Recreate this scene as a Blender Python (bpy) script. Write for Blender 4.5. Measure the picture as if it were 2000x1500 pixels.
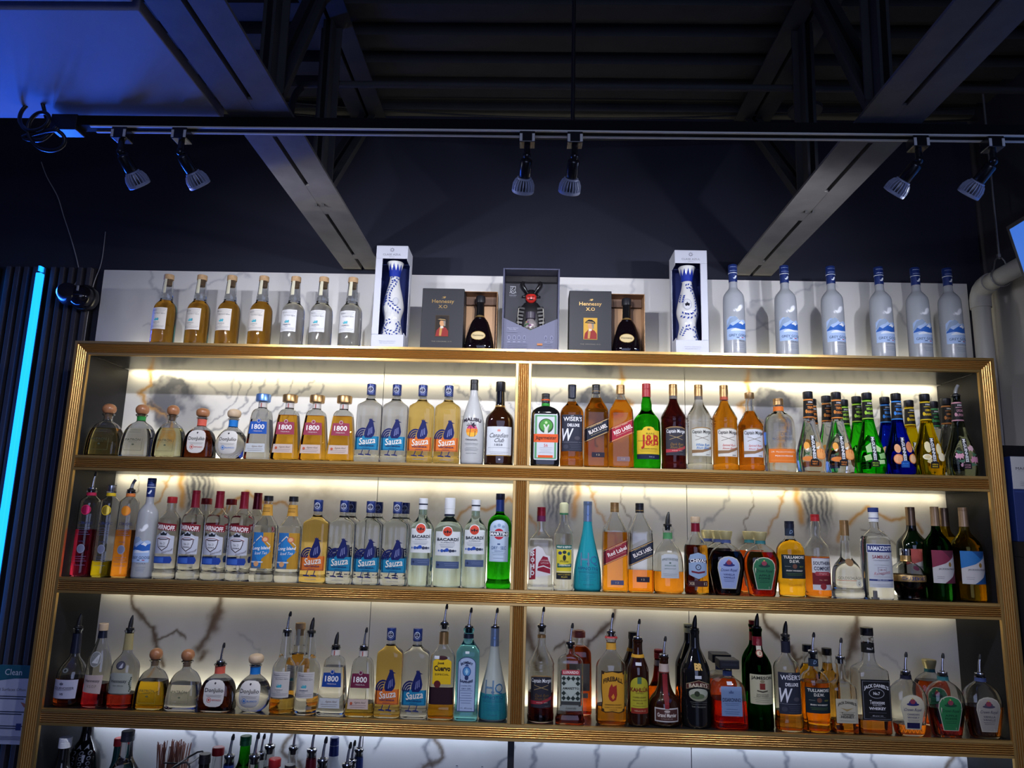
import bpy, bmesh, math, random
import numpy as np
from mathutils import Vector, Matrix
from mathutils.geometry import tessellate_polygon

# ---------------------------------------------------------------- scene, camera, world, light, exposure
for _o in list(bpy.data.objects):
    bpy.data.objects.remove(_o, do_unlink=True)
SC = bpy.context.scene
COL = SC.collection
rnd = random.Random(7)

cam_d = bpy.data.cameras.new('camera')
cam_d.sensor_width = 36.0
cam_d.lens = 1431.17 * 36.0 / 2000.0
cam_d.clip_start = 0.05
cam = bpy.data.objects.new('camera', cam_d)
COL.objects.link(cam)
def _cam_matrix(yaw, pitch, roll, loc):
    cy, sy, cp, sp = math.cos(yaw), math.sin(yaw), math.cos(pitch), math.sin(pitch)
    f = Vector((sy * cp, cy * cp, sp)); r = Vector((cy, -sy, 0.0)); u = r.cross(f)
    cr, sr = math.cos(roll), math.sin(roll)
    r2 = r * cr + u * sr; u2 = u * cr - r * sr
    m = Matrix((r2, u2, -f)).transposed().to_4x4()
    m.translation = Vector(loc)
    return m
cam.matrix_world = _cam_matrix(-0.0293, 0.1837, 0.0258, (0.028, -2.6428, 1.5233))
SC.camera = cam

w = bpy.data.worlds.new('room_ambient'); SC.world = w; w.use_nodes = True
w.node_tree.nodes['Background'].inputs[0].default_value = (0.15, 0.20, 0.50, 1)
w.node_tree.nodes['Background'].inputs[1].default_value = 0.07

SC.view_settings.view_transform = 'Standard'
SC.view_settings.look = 'None'
SC.view_settings.exposure = 0.0
SC.view_settings.gamma = 1.0
SC.view_settings.use_curve_mapping = False
cy = SC.cycles
cy.use_denoising = True
try:
    cy.denoiser = 'OPENIMAGEDENOISE'
    cy.denoising_input_passes = 'RGB_ALBEDO_NORMAL'
except Exception:
    pass
cy.max_bounces = 20; cy.transmission_bounces = 18; cy.glossy_bounces = 5; cy.diffuse_bounces = 3
cy.transparent_max_bounces = 12
cy.caustics_reflective = False; cy.caustics_refractive = True
cy.sample_clamp_indirect = 2.0
cy.blur_glossy = 0.6

P_SPOT = 17.5       # the six track spots, W each
P_DOWN = (0.75, 0.42, 0.20, 1.6)   # LED strip under each board, W per metre, top to bottom
P_UP = (0.5, 1.8, 1.3, 0.8)          # the same strips shining up behind the bottles
P_FILL = 95.0        # added fill for the room's general light, unseen behind the camera
P_BLUE = 4.0        # blue LED strips on the left wall (emission strength scale)

def area_light(name, loc, size_x, size_y, power, color, direction, parent=None, spread=None):
    d = bpy.data.lights.new(name, 'AREA'); d.shape = 'RECTANGLE'
    d.size = size_x; d.size_y = size_y; d.energy = power; d.color = color
    if spread: d.spread = spread
    o = bpy.data.objects.new(name, d); COL.objects.link(o)
    o.location = loc
    o.rotation_euler = Vector(direction).to_track_quat('-Z', 'X').to_euler()
    if parent: o.parent = parent
    return o
area_light('room_lamp', (0.3, -4.9, 3.0), 6.5, 2.6, P_FILL * 1.15, (0.52, 0.60, 1.0), (0, 0.80, -0.6))  # bluish fill panel, added out of view to brighten the bar front

# ---------------------------------------------------------------- materials
def lin(h):
    h = h.lstrip('#')
    c = [int(h[i:i + 2], 16) / 255 for i in (0, 2, 4)]
    return tuple(x / 12.92 if x <= 0.04045 else ((x + 0.055) / 1.055) ** 2.4 for x in c) + (1,)
MATS = {}
def mat(key, color=None, rough=0.5, metal=0.0, spec=0.5, emit=None, estr=0.0, bump=0.0, bscale=200.0, vary=0.0, vscale=8.0, coat=0.0, sss=0.0):
    if key in MATS: return MATS[key]
    m = bpy.data.materials.new(key); m.use_nodes = True
    nt = m.node_tree; b = nt.nodes['Principled BSDF']
    c = lin(color) if isinstance(color, str) else tuple(color) + ((1,) if len(color) == 3 else ())
    b.inputs['Base Color'].default_value = c
    b.inputs['Roughness'].default_value = rough
    b.inputs['Metallic'].default_value = metal
    b.inputs['Specular IOR Level'].default_value = spec
    if coat: b.inputs['Coat Weight'].default_value = coat
    if emit:
        b.inputs['Emission Color'].default_value = lin(emit) if isinstance(emit, str) else tuple(emit) + (1,)
        b.inputs['Emission Strength'].default_value = estr
    if bump or vary:
        tc = nt.nodes.new('ShaderNodeTexCoord')
        n = nt.nodes.new('ShaderNodeTexNoise'); n.inputs['Scale'].default_value = bscale if bump else vscale
        n.inputs['Detail'].default_value = 4
        nt.links.new(tc.outputs['Object'], n.inputs['Vector'])
        if bump:
            bp = nt.nodes.new('ShaderNodeBump'); bp.inputs['Strength'].default_value = bump
            bp.inputs['Distance'].default_value = 0.002
            nt.links.new(n.outputs['Fac'], bp.inputs['Height']); nt.links.new(bp.outputs['Normal'], b.inputs['Normal'])
        if vary:
            n2 = nt.nodes.new('ShaderNodeTexNoise'); n2.inputs['Scale'].default_value = vscale
            n2.inputs['Detail'].default_value = 5
            nt.links.new(tc.outputs['Object'], n2.inputs['Vector'])
            mx = nt.nodes.new('ShaderNodeMix'); mx.data_type = 'RGBA'
            mx.inputs[6].default_value = tuple(x * (1 - vary) for x in c[:3]) + (1,)
            mx.inputs[7].default_value = tuple(min(1, x * (1 + vary)) for x in c[:3]) + (1,)
            nt.links.new(n2.outputs['Fac'], mx.inputs[0]); nt.links.new(mx.outputs[2], b.inputs['Base Color'])
    MATS[key] = m
    return m
def glass(key, color, ior=1.45, rough=0.0):
    if key in MATS: return MATS[key]
    m = bpy.data.materials.new(key); m.use_nodes = True
    nt = m.node_tree; nt.nodes.remove(nt.nodes['Principled BSDF'])
    g = nt.nodes.new('ShaderNodeBsdfGlass')
    g.inputs['Color'].default_value = lin(color) if isinstance(color, str) else tuple(color) + (1,)
    g.inputs['IOR'].default_value = ior; g.inputs['Roughness'].default_value = rough
    nt.links.new(g.outputs[0], nt.nodes['Material Output'].inputs[0])
    MATS[key] = m
    return m
def frosted(key, color, trans=0.5, rough=0.45, trough=0.35):
    if key in MATS: return MATS[key]
    m = bpy.data.materials.new(key); m.use_nodes = True
    nt = m.node_tree; nt.nodes.remove(nt.nodes['Principled BSDF'])
    c = lin(color)
    d = nt.nodes.new('ShaderNodeBsdfDiffuse'); d.inputs[0].default_value = c
    t = nt.nodes.new('ShaderNodeBsdfTranslucent'); t.inputs[0].default_value = c
    g = nt.nodes.new('ShaderNodeBsdfGlass'); g.inputs['Color'].default_value = tuple(x ** 0.5 for x in c[:3]) + (1,)
    g.inputs['Roughness'].default_value = trough; g.inputs['IOR'].default_value = 1.3
    a = nt.nodes.new('ShaderNodeMixShader'); a.inputs[0].default_value = 0.45
    nt.links.new(d.outputs[0], a.inputs[1]); nt.links.new(t.outputs[0], a.inputs[2])
    b = nt.nodes.new('ShaderNodeMixShader'); b.inputs[0].default_value = trans
    nt.links.new(a.outputs[0], b.inputs[1]); nt.links.new(g.outputs[0], b.inputs[2])
    gl = nt.nodes.new('ShaderNodeBsdfGlossy'); gl.inputs['Roughness'].default_value = 0.2
    f = nt.nodes.new('ShaderNodeFresnel'); f.inputs[0].default_value = 1.4
    e = nt.nodes.new('ShaderNodeMixShader')
    nt.links.new(f.outputs[0], e.inputs[0]); nt.links.new(b.outputs[0], e.inputs[1]); nt.links.new(gl.outputs[0], e.inputs[2])
    nt.links.new(e.outputs[0], nt.nodes['Material Output'].inputs[0])
    MATS[key] = m
    return m
NAMED = {}
def M(c):
    """A colour code like #aabbcc (printed paper) or the name of a prepared material."""
    if c in NAMED: return NAMED[c]
    return mat('paper ' + c, c, rough=0.6, spec=0.25)
NAMED.update(
    clear=glass('clear glass', (0.985, 0.99, 0.985)),
    greenish=glass('pale green glass', (0.90, 0.975, 0.94)),
    blueglass=glass('pale blue glass', (0.50, 0.86, 0.97)),
    greenglass=glass('green glass', (0.10, 0.50, 0.06)),
    winegreen=mat('dark green wine glass', (0.002, 0.007, 0.002), rough=0.04, coat=0.4),
    darkglass=mat('near black bottle glass', (0.006, 0.006, 0.007), rough=0.04, coat=0.4),
    brownglass=mat('dark brown bottle glass', (0.022, 0.006, 0.002), rough=0.04, coat=0.4),
    amberglass=glass('amber glass', (0.62, 0.24, 0.03)),
    frost=frosted('frosted clear glass', '#e6ebf4', trans=0.28),
    white_coat=frosted('white coated glass', '#eef0f2', trans=0.04),
    aqua_coat=frosted('aqua coated glass', '#35c3d8', trans=0.25),
    pale_coat=frosted('frosted pale glass', '#e6f0f0', trans=0.3),
    gold=mat('gold foil', (0.72, 0.46, 0.17), rough=0.32, metal=0.9),
    brass=mat('satin bronze cap', (0.46, 0.28, 0.12), rough=0.35, metal=0.85),
    silver=mat('silver metal', (0.70, 0.71, 0.73), rough=0.25, metal=1.0),
    bluemetal=mat('blue anodised cap', (0.18, 0.36, 0.80), rough=0.3, metal=0.7),
    chrome=mat('chrome', (0.75, 0.76, 0.80), rough=0.12, metal=1.0),
    rubber=mat('black rubber', (0.010, 0.010, 0.012), rough=0.4),
    blackcap=mat('black plastic cap', (0.012, 0.012, 0.016), rough=0.32),
    cork=mat('cork', (0.52, 0.33, 0.17), rough=0.75, vary=0.35, vscale=160.0),
    wood=mat('varnished wooden stopper', (0.40, 0.17, 0.075), rough=0.3, vary=0.3, vscale=60.0),
    palewood=mat('pale wooden stopper', (0.62, 0.46, 0.30), rough=0.45, vary=0.2, vscale=60.0),
    redcap=mat('red plastic cap', (0.38, 0.018, 0.022), rough=0.35),
    redfoil=mat('dark red foil cap', (0.22, 0.010, 0.024), rough=0.3, metal=0.35),
    bluefoil=mat('deep blue foil cap', (0.012, 0.032, 0.17), rough=0.35, metal=0.2),
    navyfoil=mat('navy foil cap', (0.007, 0.010, 0.026), rough=0.35, metal=0.1),
    whitecap=mat('white plastic cap', (0.75, 0.77, 0.80), rough=0.4),
)
LIQ = {}
def liquid(hexcol):
    # relative to the glass around it, so that nested surfaces refract as they should
    if hexcol not in LIQ: LIQ[hexcol] = glass('liquid ' + hexcol, tuple(x ** 0.5 for x in lin(hexcol)[:3]), ior=0.94)
    return LIQ[hexcol]

# ---------------------------------------------------------------- object helpers
def tag(o, label=None, cat=None, group=None, kind=None):
    if label: o['label'] = label
    if cat: o['category'] = cat
    if group: o['group'] = group
    if kind: o['kind'] = kind
    return o
def empty(name, loc=(0, 0, 0), rz=0.0):
    o = bpy.data.objects.new(name, None); COL.objects.link(o)
    o.location = loc; o.rotation_euler = (0, 0, rz); o.empty_display_size = 0.05
    return o
def link(name, me, parent=None):
    o = bpy.data.objects.new(name, me); COL.objects.link(o)
    if parent: o.parent = parent
    return o
def finish(bm, name, mats, smooth=None):
    me = bpy.data.meshes.new(name)
    bm.normal_update(); bm.to_mesh(me); bm.free()
    for m in (mats if isinstance(mats, (list, tuple)) else [mats]): me.materials.append(m)
    if smooth is not None:
        me.polygons.foreach_set('use_smooth', [True] * len(me.polygons))
        me.set_sharp_from_angle(angle=math.radians(smooth))
    return me
def obj(name, bm, mats, parent=None, smooth=None):
    return link(name, finish(bm, name, mats, smooth), parent)
def box(bm, x0, x1, y0, y1, z0, z1, mi=0, M4=None):
    vs = [bm.verts.new((x, y, z)) for x in (x0, x1) for y in (y0, y1) for z in (z0, z1)]
    if M4 is not None:
        for v in vs: v.co = M4 @ v.co
    for f in ((0, 1, 3, 2), (4, 6, 7, 5), (0, 4, 5, 1), (2, 3, 7, 6), (0, 2, 6, 4), (1, 5, 7, 3)):
        bm.faces.new([vs[i] for i in f]).material_index = mi
    return vs
def bbox(bm, x0, x1, y0, y1, z0, z1, bev=0.002, mi=0):
    """A box with bevelled edges."""
    vs = box(bm, x0, x1, y0, y1, z0, z1, mi)
    es = {e for v in vs for e in v.link_edges}
    r = bmesh.ops.bevel(bm, geom=list(es), offset=bev, segments=2, affect='EDGES', profile=0.5)
    for f in r['faces']: f.material_index = mi
def tube(bm, pts, r, seg=10, mi=0, cap=True):
    """A round bar along points; R a radius or one per point."""
    pts = [Vector(p) for p in pts]
    rs = r if isinstance(r, (list, tuple)) else [r] * len(pts)
    rings = []; up = None
    for i, p in enumerate(pts):
        d = (pts[min(i + 1, len(pts) - 1)] - pts[max(i - 1, 0)]).normalized()
        if up is None:
            up = Vector((0, 0, 1)) if abs(d.z) < 0.9 else Vector((1, 0, 0))
        a = d.cross(up).normalized(); b = a.cross(d).normalized(); up = b
        rings.append([bm.verts.new(p + (a * math.cos(2 * math.pi * k / seg) + b * math.sin(2 * math.pi * k / seg)) * rs[i]) for k in range(seg)])
    for i in range(len(rings) - 1):
        for k in range(seg):
            bm.faces.new((rings[i][k], rings[i][(k + 1) % seg], rings[i + 1][(k + 1) % seg], rings[i + 1][k])).material_index = mi
    if cap:
        bm.faces.new(rings[0][::-1]).material_index = mi
        bm.faces.new(rings[-1]).material_index = mi
def lathe(bm, prof, seg=32, mi=0, close=True, off=(0, 0, 0), M4=None):
    """prof: (z, r) pairs bottom to top, round about z."""
    rings = []
    for z, r in prof:
        ring = []
        for k in range(seg):
            a = 2 * math.pi * k / seg
            c = Vector((r * math.cos(a), r * math.sin(a), z)) + Vector(off)
            ring.append(bm.verts.new(M4 @ c if M4 is not None else c))
        rings.append(ring)
    for i in range(len(rings) - 1):
        for k in range(seg):
            bm.faces.new((rings[i][k], rings[i][(k + 1) % seg], rings[i + 1][(k + 1) % seg], rings[i + 1][k])).material_index = mi
    if close:
        bm.faces.new(rings[0][::-1]).material_index = mi
        bm.faces.new(rings[-1]).material_index = mi
def text_mesh(s, bold=0.0, shear=0.0):
    """Letters as flat polygons, fitted to a box centred on the origin; returns verts and triangles."""
    key = (s, bold, shear)
    if key in text_mesh.cache: return text_mesh.cache[key]
    cu = bpy.data.curves.new('lettering', 'FONT')
    cu.body = s; cu.align_x = 'CENTER'; cu.resolution_u = 2; cu.offset = bold; cu.shear = shear
    o = bpy.data.objects.new('lettering', cu); COL.objects.link(o)
    dg = bpy.context.evaluated_depsgraph_get()
    me = bpy.data.meshes.new_from_object(o.evaluated_get(dg))
    me.calc_loop_triangles()
    vs = np.array([v.co[:2] for v in me.vertices]).reshape(-1, 2)
    ts = [tuple(t.vertices) for t in me.loop_triangles]
    bpy.data.objects.remove(o, do_unlink=True); bpy.data.curves.remove(cu); bpy.data.meshes.remove(me)
    if len(vs):
        lo, hi = vs.min(0), vs.max(0)
        vs = (vs - (lo + hi) / 2) / np.maximum(hi - lo, 1e-6)
    text_mesh.cache[key] = (vs, ts)
    return vs, ts
text_mesh.cache = {}
def flat_text(name, s, parent, m, w, h, loc, rot=(math.pi / 2, 0, 0), **k):
    """Lettering on a flat face; width and height in metres."""
    vs, ts = text_mesh(s, **k)
    me = bpy.data.meshes.new(name)
    me.from_pydata([(x * w, y * h, 0) for x, y in vs], [], ts); me.materials.append(m)
    o = link(name, me, parent); o.location = loc; o.rotation_euler = rot
    return o
# ---------------------------------------------------------------- the room
ZB = [2.1475, 1.7185, 1.2852, 0.846, 0.41]      # top faces of the shelf boards
TH = 0.055; HW = 1.70; PW = 0.060              # board thickness, half width of the frame, post width
WALL = 0.28                                    # face of the marble panels
m_navy = mat('dark navy wall paint', (0.026, 0.028, 0.046), rough=0.8, spec=0.2, vary=0.25, vscale=3.0)
m_paint = mat('dark grey ceiling paint', (0.045, 0.045, 0.048), rough=0.7, spec=0.3, vary=0.25, vscale=12.0)
m_chord = mat('grey paint on joist chord', (0.135, 0.13, 0.13), rough=0.65, spec=0.3, vary=0.3, vscale=14.0)
m_soffit = mat('pale painted soffit', (0.34, 0.33, 0.36), rough=0.7, vary=0.15, vscale=5.0)
m_slat = mat('dark fluted wall slat', (0.060, 0.056, 0.070), rough=0.45, bump=0.2, bscale=90.0)
m_black = mat('black laminate', (0.010, 0.010, 0.012), rough=0.22, spec=0.6)
m_satin = mat('black satin board', (0.012, 0.012, 0.015), rough=0.45, spec=0.12)
m_white = mat('off white wall paint', (0.55, 0.53, 0.52), rough=0.7, vary=0.06, vscale=6.0)
m_steel = mat('black painted steel', (0.012, 0.012, 0.014), rough=0.4)
m_pvc = mat('white pvc pipe', (0.55, 0.54, 0.52), rough=0.45)

bm = bmesh.new(); box(bm, -4.2, 4.2, -5.2, 0.45, -0.1, 0.0)
tag(obj('floor', bm, mat('dark floor', (0.03, 0.03, 0.035), rough=0.4, vary=0.2, vscale=4.0)), kind='structure')

wall = empty('wall_back', (0, 0.30, 0)); tag(wall, kind='structure')
bm = bmesh.new(); box(bm, -4.2, 1.884, 0.0, 0.12, 0, 3.4)
obj('plaster', bm, m_navy, wall)

# marble backing: one print per panel, the middle panel turned over
def vnoise(x, y, seed):
    r = np.random.RandomState(seed); g = r.rand(64, 64)
    xi = np.floor(x).astype(int); yi = np.floor(y).astype(int); fx = x - xi; fy = y - yi
    fx = fx * fx * (3 - 2 * fx); fy = fy * fy * (3 - 2 * fy)
    G = lambda a, b: g[a % 64, b % 64]
    return (G(xi, yi) * (1 - fx) + G(xi + 1, yi) * fx) * (1 - fy) + (G(xi, yi + 1) * (1 - fx) + G(xi + 1, yi + 1) * fx) * fy
def fbm(x, y, seed, octaves=4):
    t = 0; a = 0.5
    for k in range(octaves):
        t = t + a * vnoise(x * 2 ** k, y * 2 ** k, seed + k); a *= 0.5
    return t
PANEL_W, PZ0, PZ1 = 1.217, 0.30, 2.523
def marble_mesh(u0, u1, flip, name):
    st = 0.0045
    nu = int((u1 - u0) / st) + 1; nz = int((PZ1 - PZ0) / st) + 1
    us = np.linspace(u0, u1, nu); zs = np.linspace(PZ0, PZ1, nz)
    U, Z = np.meshgrid(us, zs)
    X = (PANEL_W - U) if flip else U
    wx = X + 0.055 * (fbm(X * 7, Z * 7, 3) - 0.47) * 2 + 0.02 * (fbm(X * 30, Z * 30, 9) - 0.47) * 2
    wz = Z + 0.055 * (fbm(X * 7 + 9, Z * 7 + 4, 5) - 0.47) * 2 + 0.02 * (fbm(X * 30 + 3, Z * 30 + 8, 11) - 0.47) * 2
    col = np.empty(X.shape + (3,)); col[:] = (0.80, 0.79, 0.785)
    cloud = fbm(X * 3.2 + 1, Z * 3.2 + 2, 21)
    col *= (1 - 0.16 * np.clip((cloud - 0.42) * 4, 0, 1))[..., None]
    def blend(mask, c):
        nonlocal col
        mask = np.clip(mask, 0, 1)[..., None]
        col = col * (1 - mask) + np.array(c) * mask
    def line(pts, wd, c, s=1.0, warp=1.0):
        best = np.full(X.shape, 9.0)
        ax = X + (wx - X) * warp; az = Z + (wz - Z) * warp
        for (a, b), (c2, d) in zip(pts, pts[1:]):
            dx, dz = c2 - a, d - b; L = dx * dx + dz * dz
            t = np.clip(((ax - a) * dx + (az - b) * dz) / L, 0, 1)
            best = np.minimum(best, np.hypot(ax - a - t * dx, az - b - t * dz))
        blend(s * np.exp(-(best / wd) ** 2), c)
    GREY, DARK, GOLD, BROWN = (0.36, 0.37, 0.42), (0.10, 0.105, 0.13), (0.62, 0.34, 0.10), (0.16, 0.11, 0.075)
    # faint veins at the top
    for k, (a, b) in enumerate([((0.15, 2.55), (0.40, 2.28)), ((0.30, 2.42), (0.62, 2.50)), ((0.75, 2.56), (0.95, 2.30)), ((0.2, 2.3), (0.36, 2.36))]):
        line([a, b], 0.006, GREY, 0.5)
    # ink cloud of the upper bay, with a gold rim
    q = np.exp(-(((wx - 0.40) / 0.125) ** 2 + ((wz - 1.92) / 0.125) ** 2))
    q = q + 0.9 * np.exp(-(((wx - 0.33) / 0.06) ** 2 + ((wz - 2.00) / 0.07) ** 2))
    tx = fbm(X * 16, Z * 16, 31)
    blend(np.clip((q - 0.40) * 3.5, 0, 1) * (0.50 + 0.9 * np.clip((tx - 0.40) * 3.5, 0, 1)), (0.07, 0.075, 0.10))
    blend(np.clip((q - 0.25) * 2, 0, 1) * 0.35, GREY)
    line([(0.24, 2.10), (0.275, 2.03), (0.21, 1.985), (0.29, 1.95), (0.34, 1.90), (0.36, 1.82), (0.40, 1.78)], 0.011, GOLD, 0.95)
    line([(0.27, 1.97), (0.33, 1.92), (0.345, 1.83)], 0.006, DARK, 0.9)
    for k in range(7):
        x0 = 0.46 + 0.055 * k
        line([(x0, 1.80 + 0.02 * (k % 3)), (x0 + 0.12, 1.96), (x0 + 0.17, 2.06)], 0.0035 + 0.001 * (k % 2), (0.26, 0.27, 0.32), 0.8)
    line([(0.50, 2.05), (0.56, 2.0), (0.60, 2.08)], 0.006, GREY, 0.7)
    # hair swirl of the middle bay with gold branches
    sw = np.exp(-(((X - 0.50) / 0.085) ** 2 + ((Z - 1.60) / 0.13) ** 2))
    strand = 0.5 + 0.5 * np.sin((wx * 1.0 + 0.35 * (Z - 1.45) ** 2) * 210 + 8 * fbm(X * 5, Z * 5, 41))
    blend(np.clip((sw - 0.3) * 2.2, 0, 1) * (0.55 + 0.45 * strand), (0.11, 0.115, 0.14))
    blend(np.exp(-(((wx - 0.53) / 0.08) ** 2 + ((wz - 1.435) / 0.05) ** 2)) * (0.3 + fbm(X * 40, Z * 40, 51)), BROWN)
    line([(0.415, 1.69), (0.42, 1.61), (0.43, 1.54)], 0.013, GOLD, 0.95, 0.4)
    line([(0.58, 1.48), (0.63, 1.56), (0.70, 1.62), (0.79, 1.57), (0.86, 1.565), (0.90, 1.52)], 0.007, GOLD, 0.95, 0.5)
    line([(0.66, 1.55), (0.74, 1.53), (0.80, 1.47)], 0.005, BROWN, 0.7)
    line([(0.37, 1.68), (0.34, 1.58), (0.30, 1.52), (0.27, 1.45)], 0.006, GOLD, 0.85)
    line([(0.24, 1.69), (0.25, 1.60), (0.20, 1.53), (0.22, 1.46)], 0.004, BROWN, 0.7)
    line([(0.14, 1.69), (0.10, 1.58), (0.05, 1.50), (0.04, 1.47)], 0.006, GREY, 0.7)
    blend(np.exp(-(((wx - 0.23) / 0.035) ** 2 + ((wz - 1.46) / 0.03) ** 2)) * 0.8, BROWN)
    blend(np.exp(-(((wx - 0.98) / 0.11) ** 2 + ((wz - 1.58) / 0.08) ** 2)) * 0.55 * fbm(X * 25, Z * 25, 61) * 1.6, (0.38, 0.33, 0.28))
    blend(np.exp(-(((wx - 0.5) / 0.30) ** 2 + ((wz - 1.42) / 0.1) ** 2)) * 0.45, GREY)
    # root-like veins of the lower bay
    line([(0.27, 1.235), (0.30, 1.15), (0.37, 1.09), (0.40, 1.03), (0.44, 0.95)], 0.010, BROWN, 0.95, 0.6)
    line([(0.27, 1.235), (0.305, 1.24), (0.33, 1.21)], 0.005, GOLD, 0.9, 0.5)
    line([(0.40, 1.05), (0.46, 1.08), (0.50, 1.055)], 0.005, BROWN, 0.9, 0.6)
    line([(0.55, 1.03), (0.60, 1.07), (0.63, 1.14), (0.645, 1.21)], 0.012, BROWN, 0.9, 0.6)
    line([(0.62, 1.10), (0.64, 1.16)], 0.022, (0.20, 0.13, 0.09), 0.7, 0.6)
    blend(np.exp(-(((wx - 0.56) / 0.025) ** 2 + ((wz - 1.02) / 0.02) ** 2)), BROWN)
    line([(0.42, 0.98), (0.38, 0.90), (0.40, 0.85)], 0.012, GOLD, 0.7)
    line([(0.72, 1.08), (0.80, 1.03), (0.82, 0.93)], 0.005, GREY, 0.5)
    # big petals below
    for pts in ([(0.05, 0.80), (0.18, 0.72), (0.24, 0.60), (0.20, 0.45)], [(0.30, 0.80), (0.36, 0.68), (0.33, 0.55)], [(0.44, 0.78), (0.58, 0.70), (0.60, 0.52)],
                [(0.70, 0.80), (0.66, 0.70), (0.76, 0.60), (0.74, 0.5)], [(0.84, 0.80), (0.98, 0.68), (0.96, 0.5)], [(1.05, 0.78), (1.16, 0.66)]):
        line(pts, 0.007, (0.22, 0.23, 0.28), 0.8, 0.8)
    line([(0.90, 0.80), (0.95, 0.72), (0.92, 0.66), (1.02, 0.60)], 0.009, BROWN, 0.9, 0.8)
    idx = np.arange(nu * nz).reshape(nz, nu)
    co = np.stack([U, np.zeros_like(U), Z], -1).reshape(-1, 3)
    nv = len(co)
    # the front grid, then four more corners behind it for the slab's back and edges
    back = np.array([(u0, 0.018, PZ0), (u1, 0.018, PZ0), (u1, 0.018, PZ1), (u0, 0.018, PZ1)])
    q4 = np.stack([idx[:-1, :-1], idx[:-1, 1:], idx[1:, 1:], idx[1:, :-1]], -1).reshape(-1, 4)
    a, b, c, d = idx[0, 0], idx[0, -1], idx[-1, -1], idx[-1, 0]
    ex = np.array([(a, nv, nv + 1, b), (b, nv + 1, nv + 2, c), (c, nv + 2, nv + 3, d), (d, nv + 3, nv, a), (nv, nv + 3, nv + 2, nv + 1)])
    fs = np.concatenate([q4, ex]); co = np.concatenate([co, back])
    me = bpy.data.meshes.new(name)
    me.vertices.add(len(co)); me.vertices.foreach_set('co', co.ravel())
    me.loops.add(fs.size); me.loops.foreach_set('vertex_index', fs.ravel())
    me.polygons.add(len(fs)); me.polygons.foreach_set('loop_start', np.arange(0, fs.size, 4)); me.polygons.foreach_set('loop_total', np.full(len(fs), 4))
    me.update(calc_edges=True)
    at = me.color_attributes.new('veins', 'FLOAT_COLOR', 'POINT')
    cc = np.ones((len(co), 4)); cc[:nv, :3] = col.reshape(-1, 3); cc[nv:, :3] = 0.6
    at.data.foreach_set('color', cc.ravel())
    return me
m_marble = mat('printed marble panel', (0.8, 0.8, 0.8), rough=0.22, spec=0.4)
_nt = m_marble.node_tree
_at = _nt.nodes.new('ShaderNodeAttribute'); _at.attribute_name = 'veins'
_nt.links.new(_at.outputs['Color'], _nt.nodes['Principled BSDF'].inputs['Base Color'])
for (x0, u0, u1, fl) in ((-0.582 - 1.217, 0.0, 1.217, False), (-0.579, 0.0, 1.217, True), (0.641, 0.0, 1.155, False)):
    o = link('marble_panel', marble_mesh(u0, u1, fl, 'marble_panel'), wall)
    o.data.materials.append(m_marble); o.location = (x0, -0.02, 0)

bm = bmesh.new(); box(bm, 1.884, 2.0, -1.6, 0.42, 0, 3.4)
tag(obj('wall_right', bm, m_white), kind='structure')
bm = bmesh.new(); box(bm, 1.872, 1.8835, -1.6, 0.30, 2.535, 3.4)
tag(obj('trim_1', bm, m_navy, None), kind='structure')

# corrugated roof deck: ribs run along the wall
bm = bmesh.new(); prof = []
y = -5.2; k = 0
while y < 0.42:
    prof += [(y, 3.26), (y + 0.075, 3.26), (y + 0.09, 3.30), (y + 0.150, 3.30)]; y += 0.165
for (ya, za), (yb, zb) in zip(prof, prof[1:]):
    v = [bm.verts.new(p) for p in ((-4.2, ya, za), (4.2, ya, za), (4.2, yb, zb), (-4.2, yb, zb))]
    bm.faces.new(v)
bmesh.ops.remove_doubles(bm, verts=bm.verts[:], dist=1e-5)
r = bmesh.ops.extrude_face_region(bm, geom=bm.faces[:])
bmesh.ops.translate(bm, vec=(0, 0, 0.02), verts=[v for v in r['geom'] if isinstance(v, bmesh.types.BMVert)])
tag(obj('ceiling', bm, m_paint), kind='structure')

# painted soffit over the left of the bar, in two boards with a gap
sof = empty('ceiling_soffit', (0, 0, 2.556)); tag(sof, kind='structure')
for (ya, yb) in ((-1.295, -0.862), (-3.6, -1.318)):
    bm = bmesh.new(); bbox(bm, -4.2, -0.815, ya, yb, 0.0, 0.03, 0.003)
    obj('soffit_board', bm, m_soffit, sof)

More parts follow.
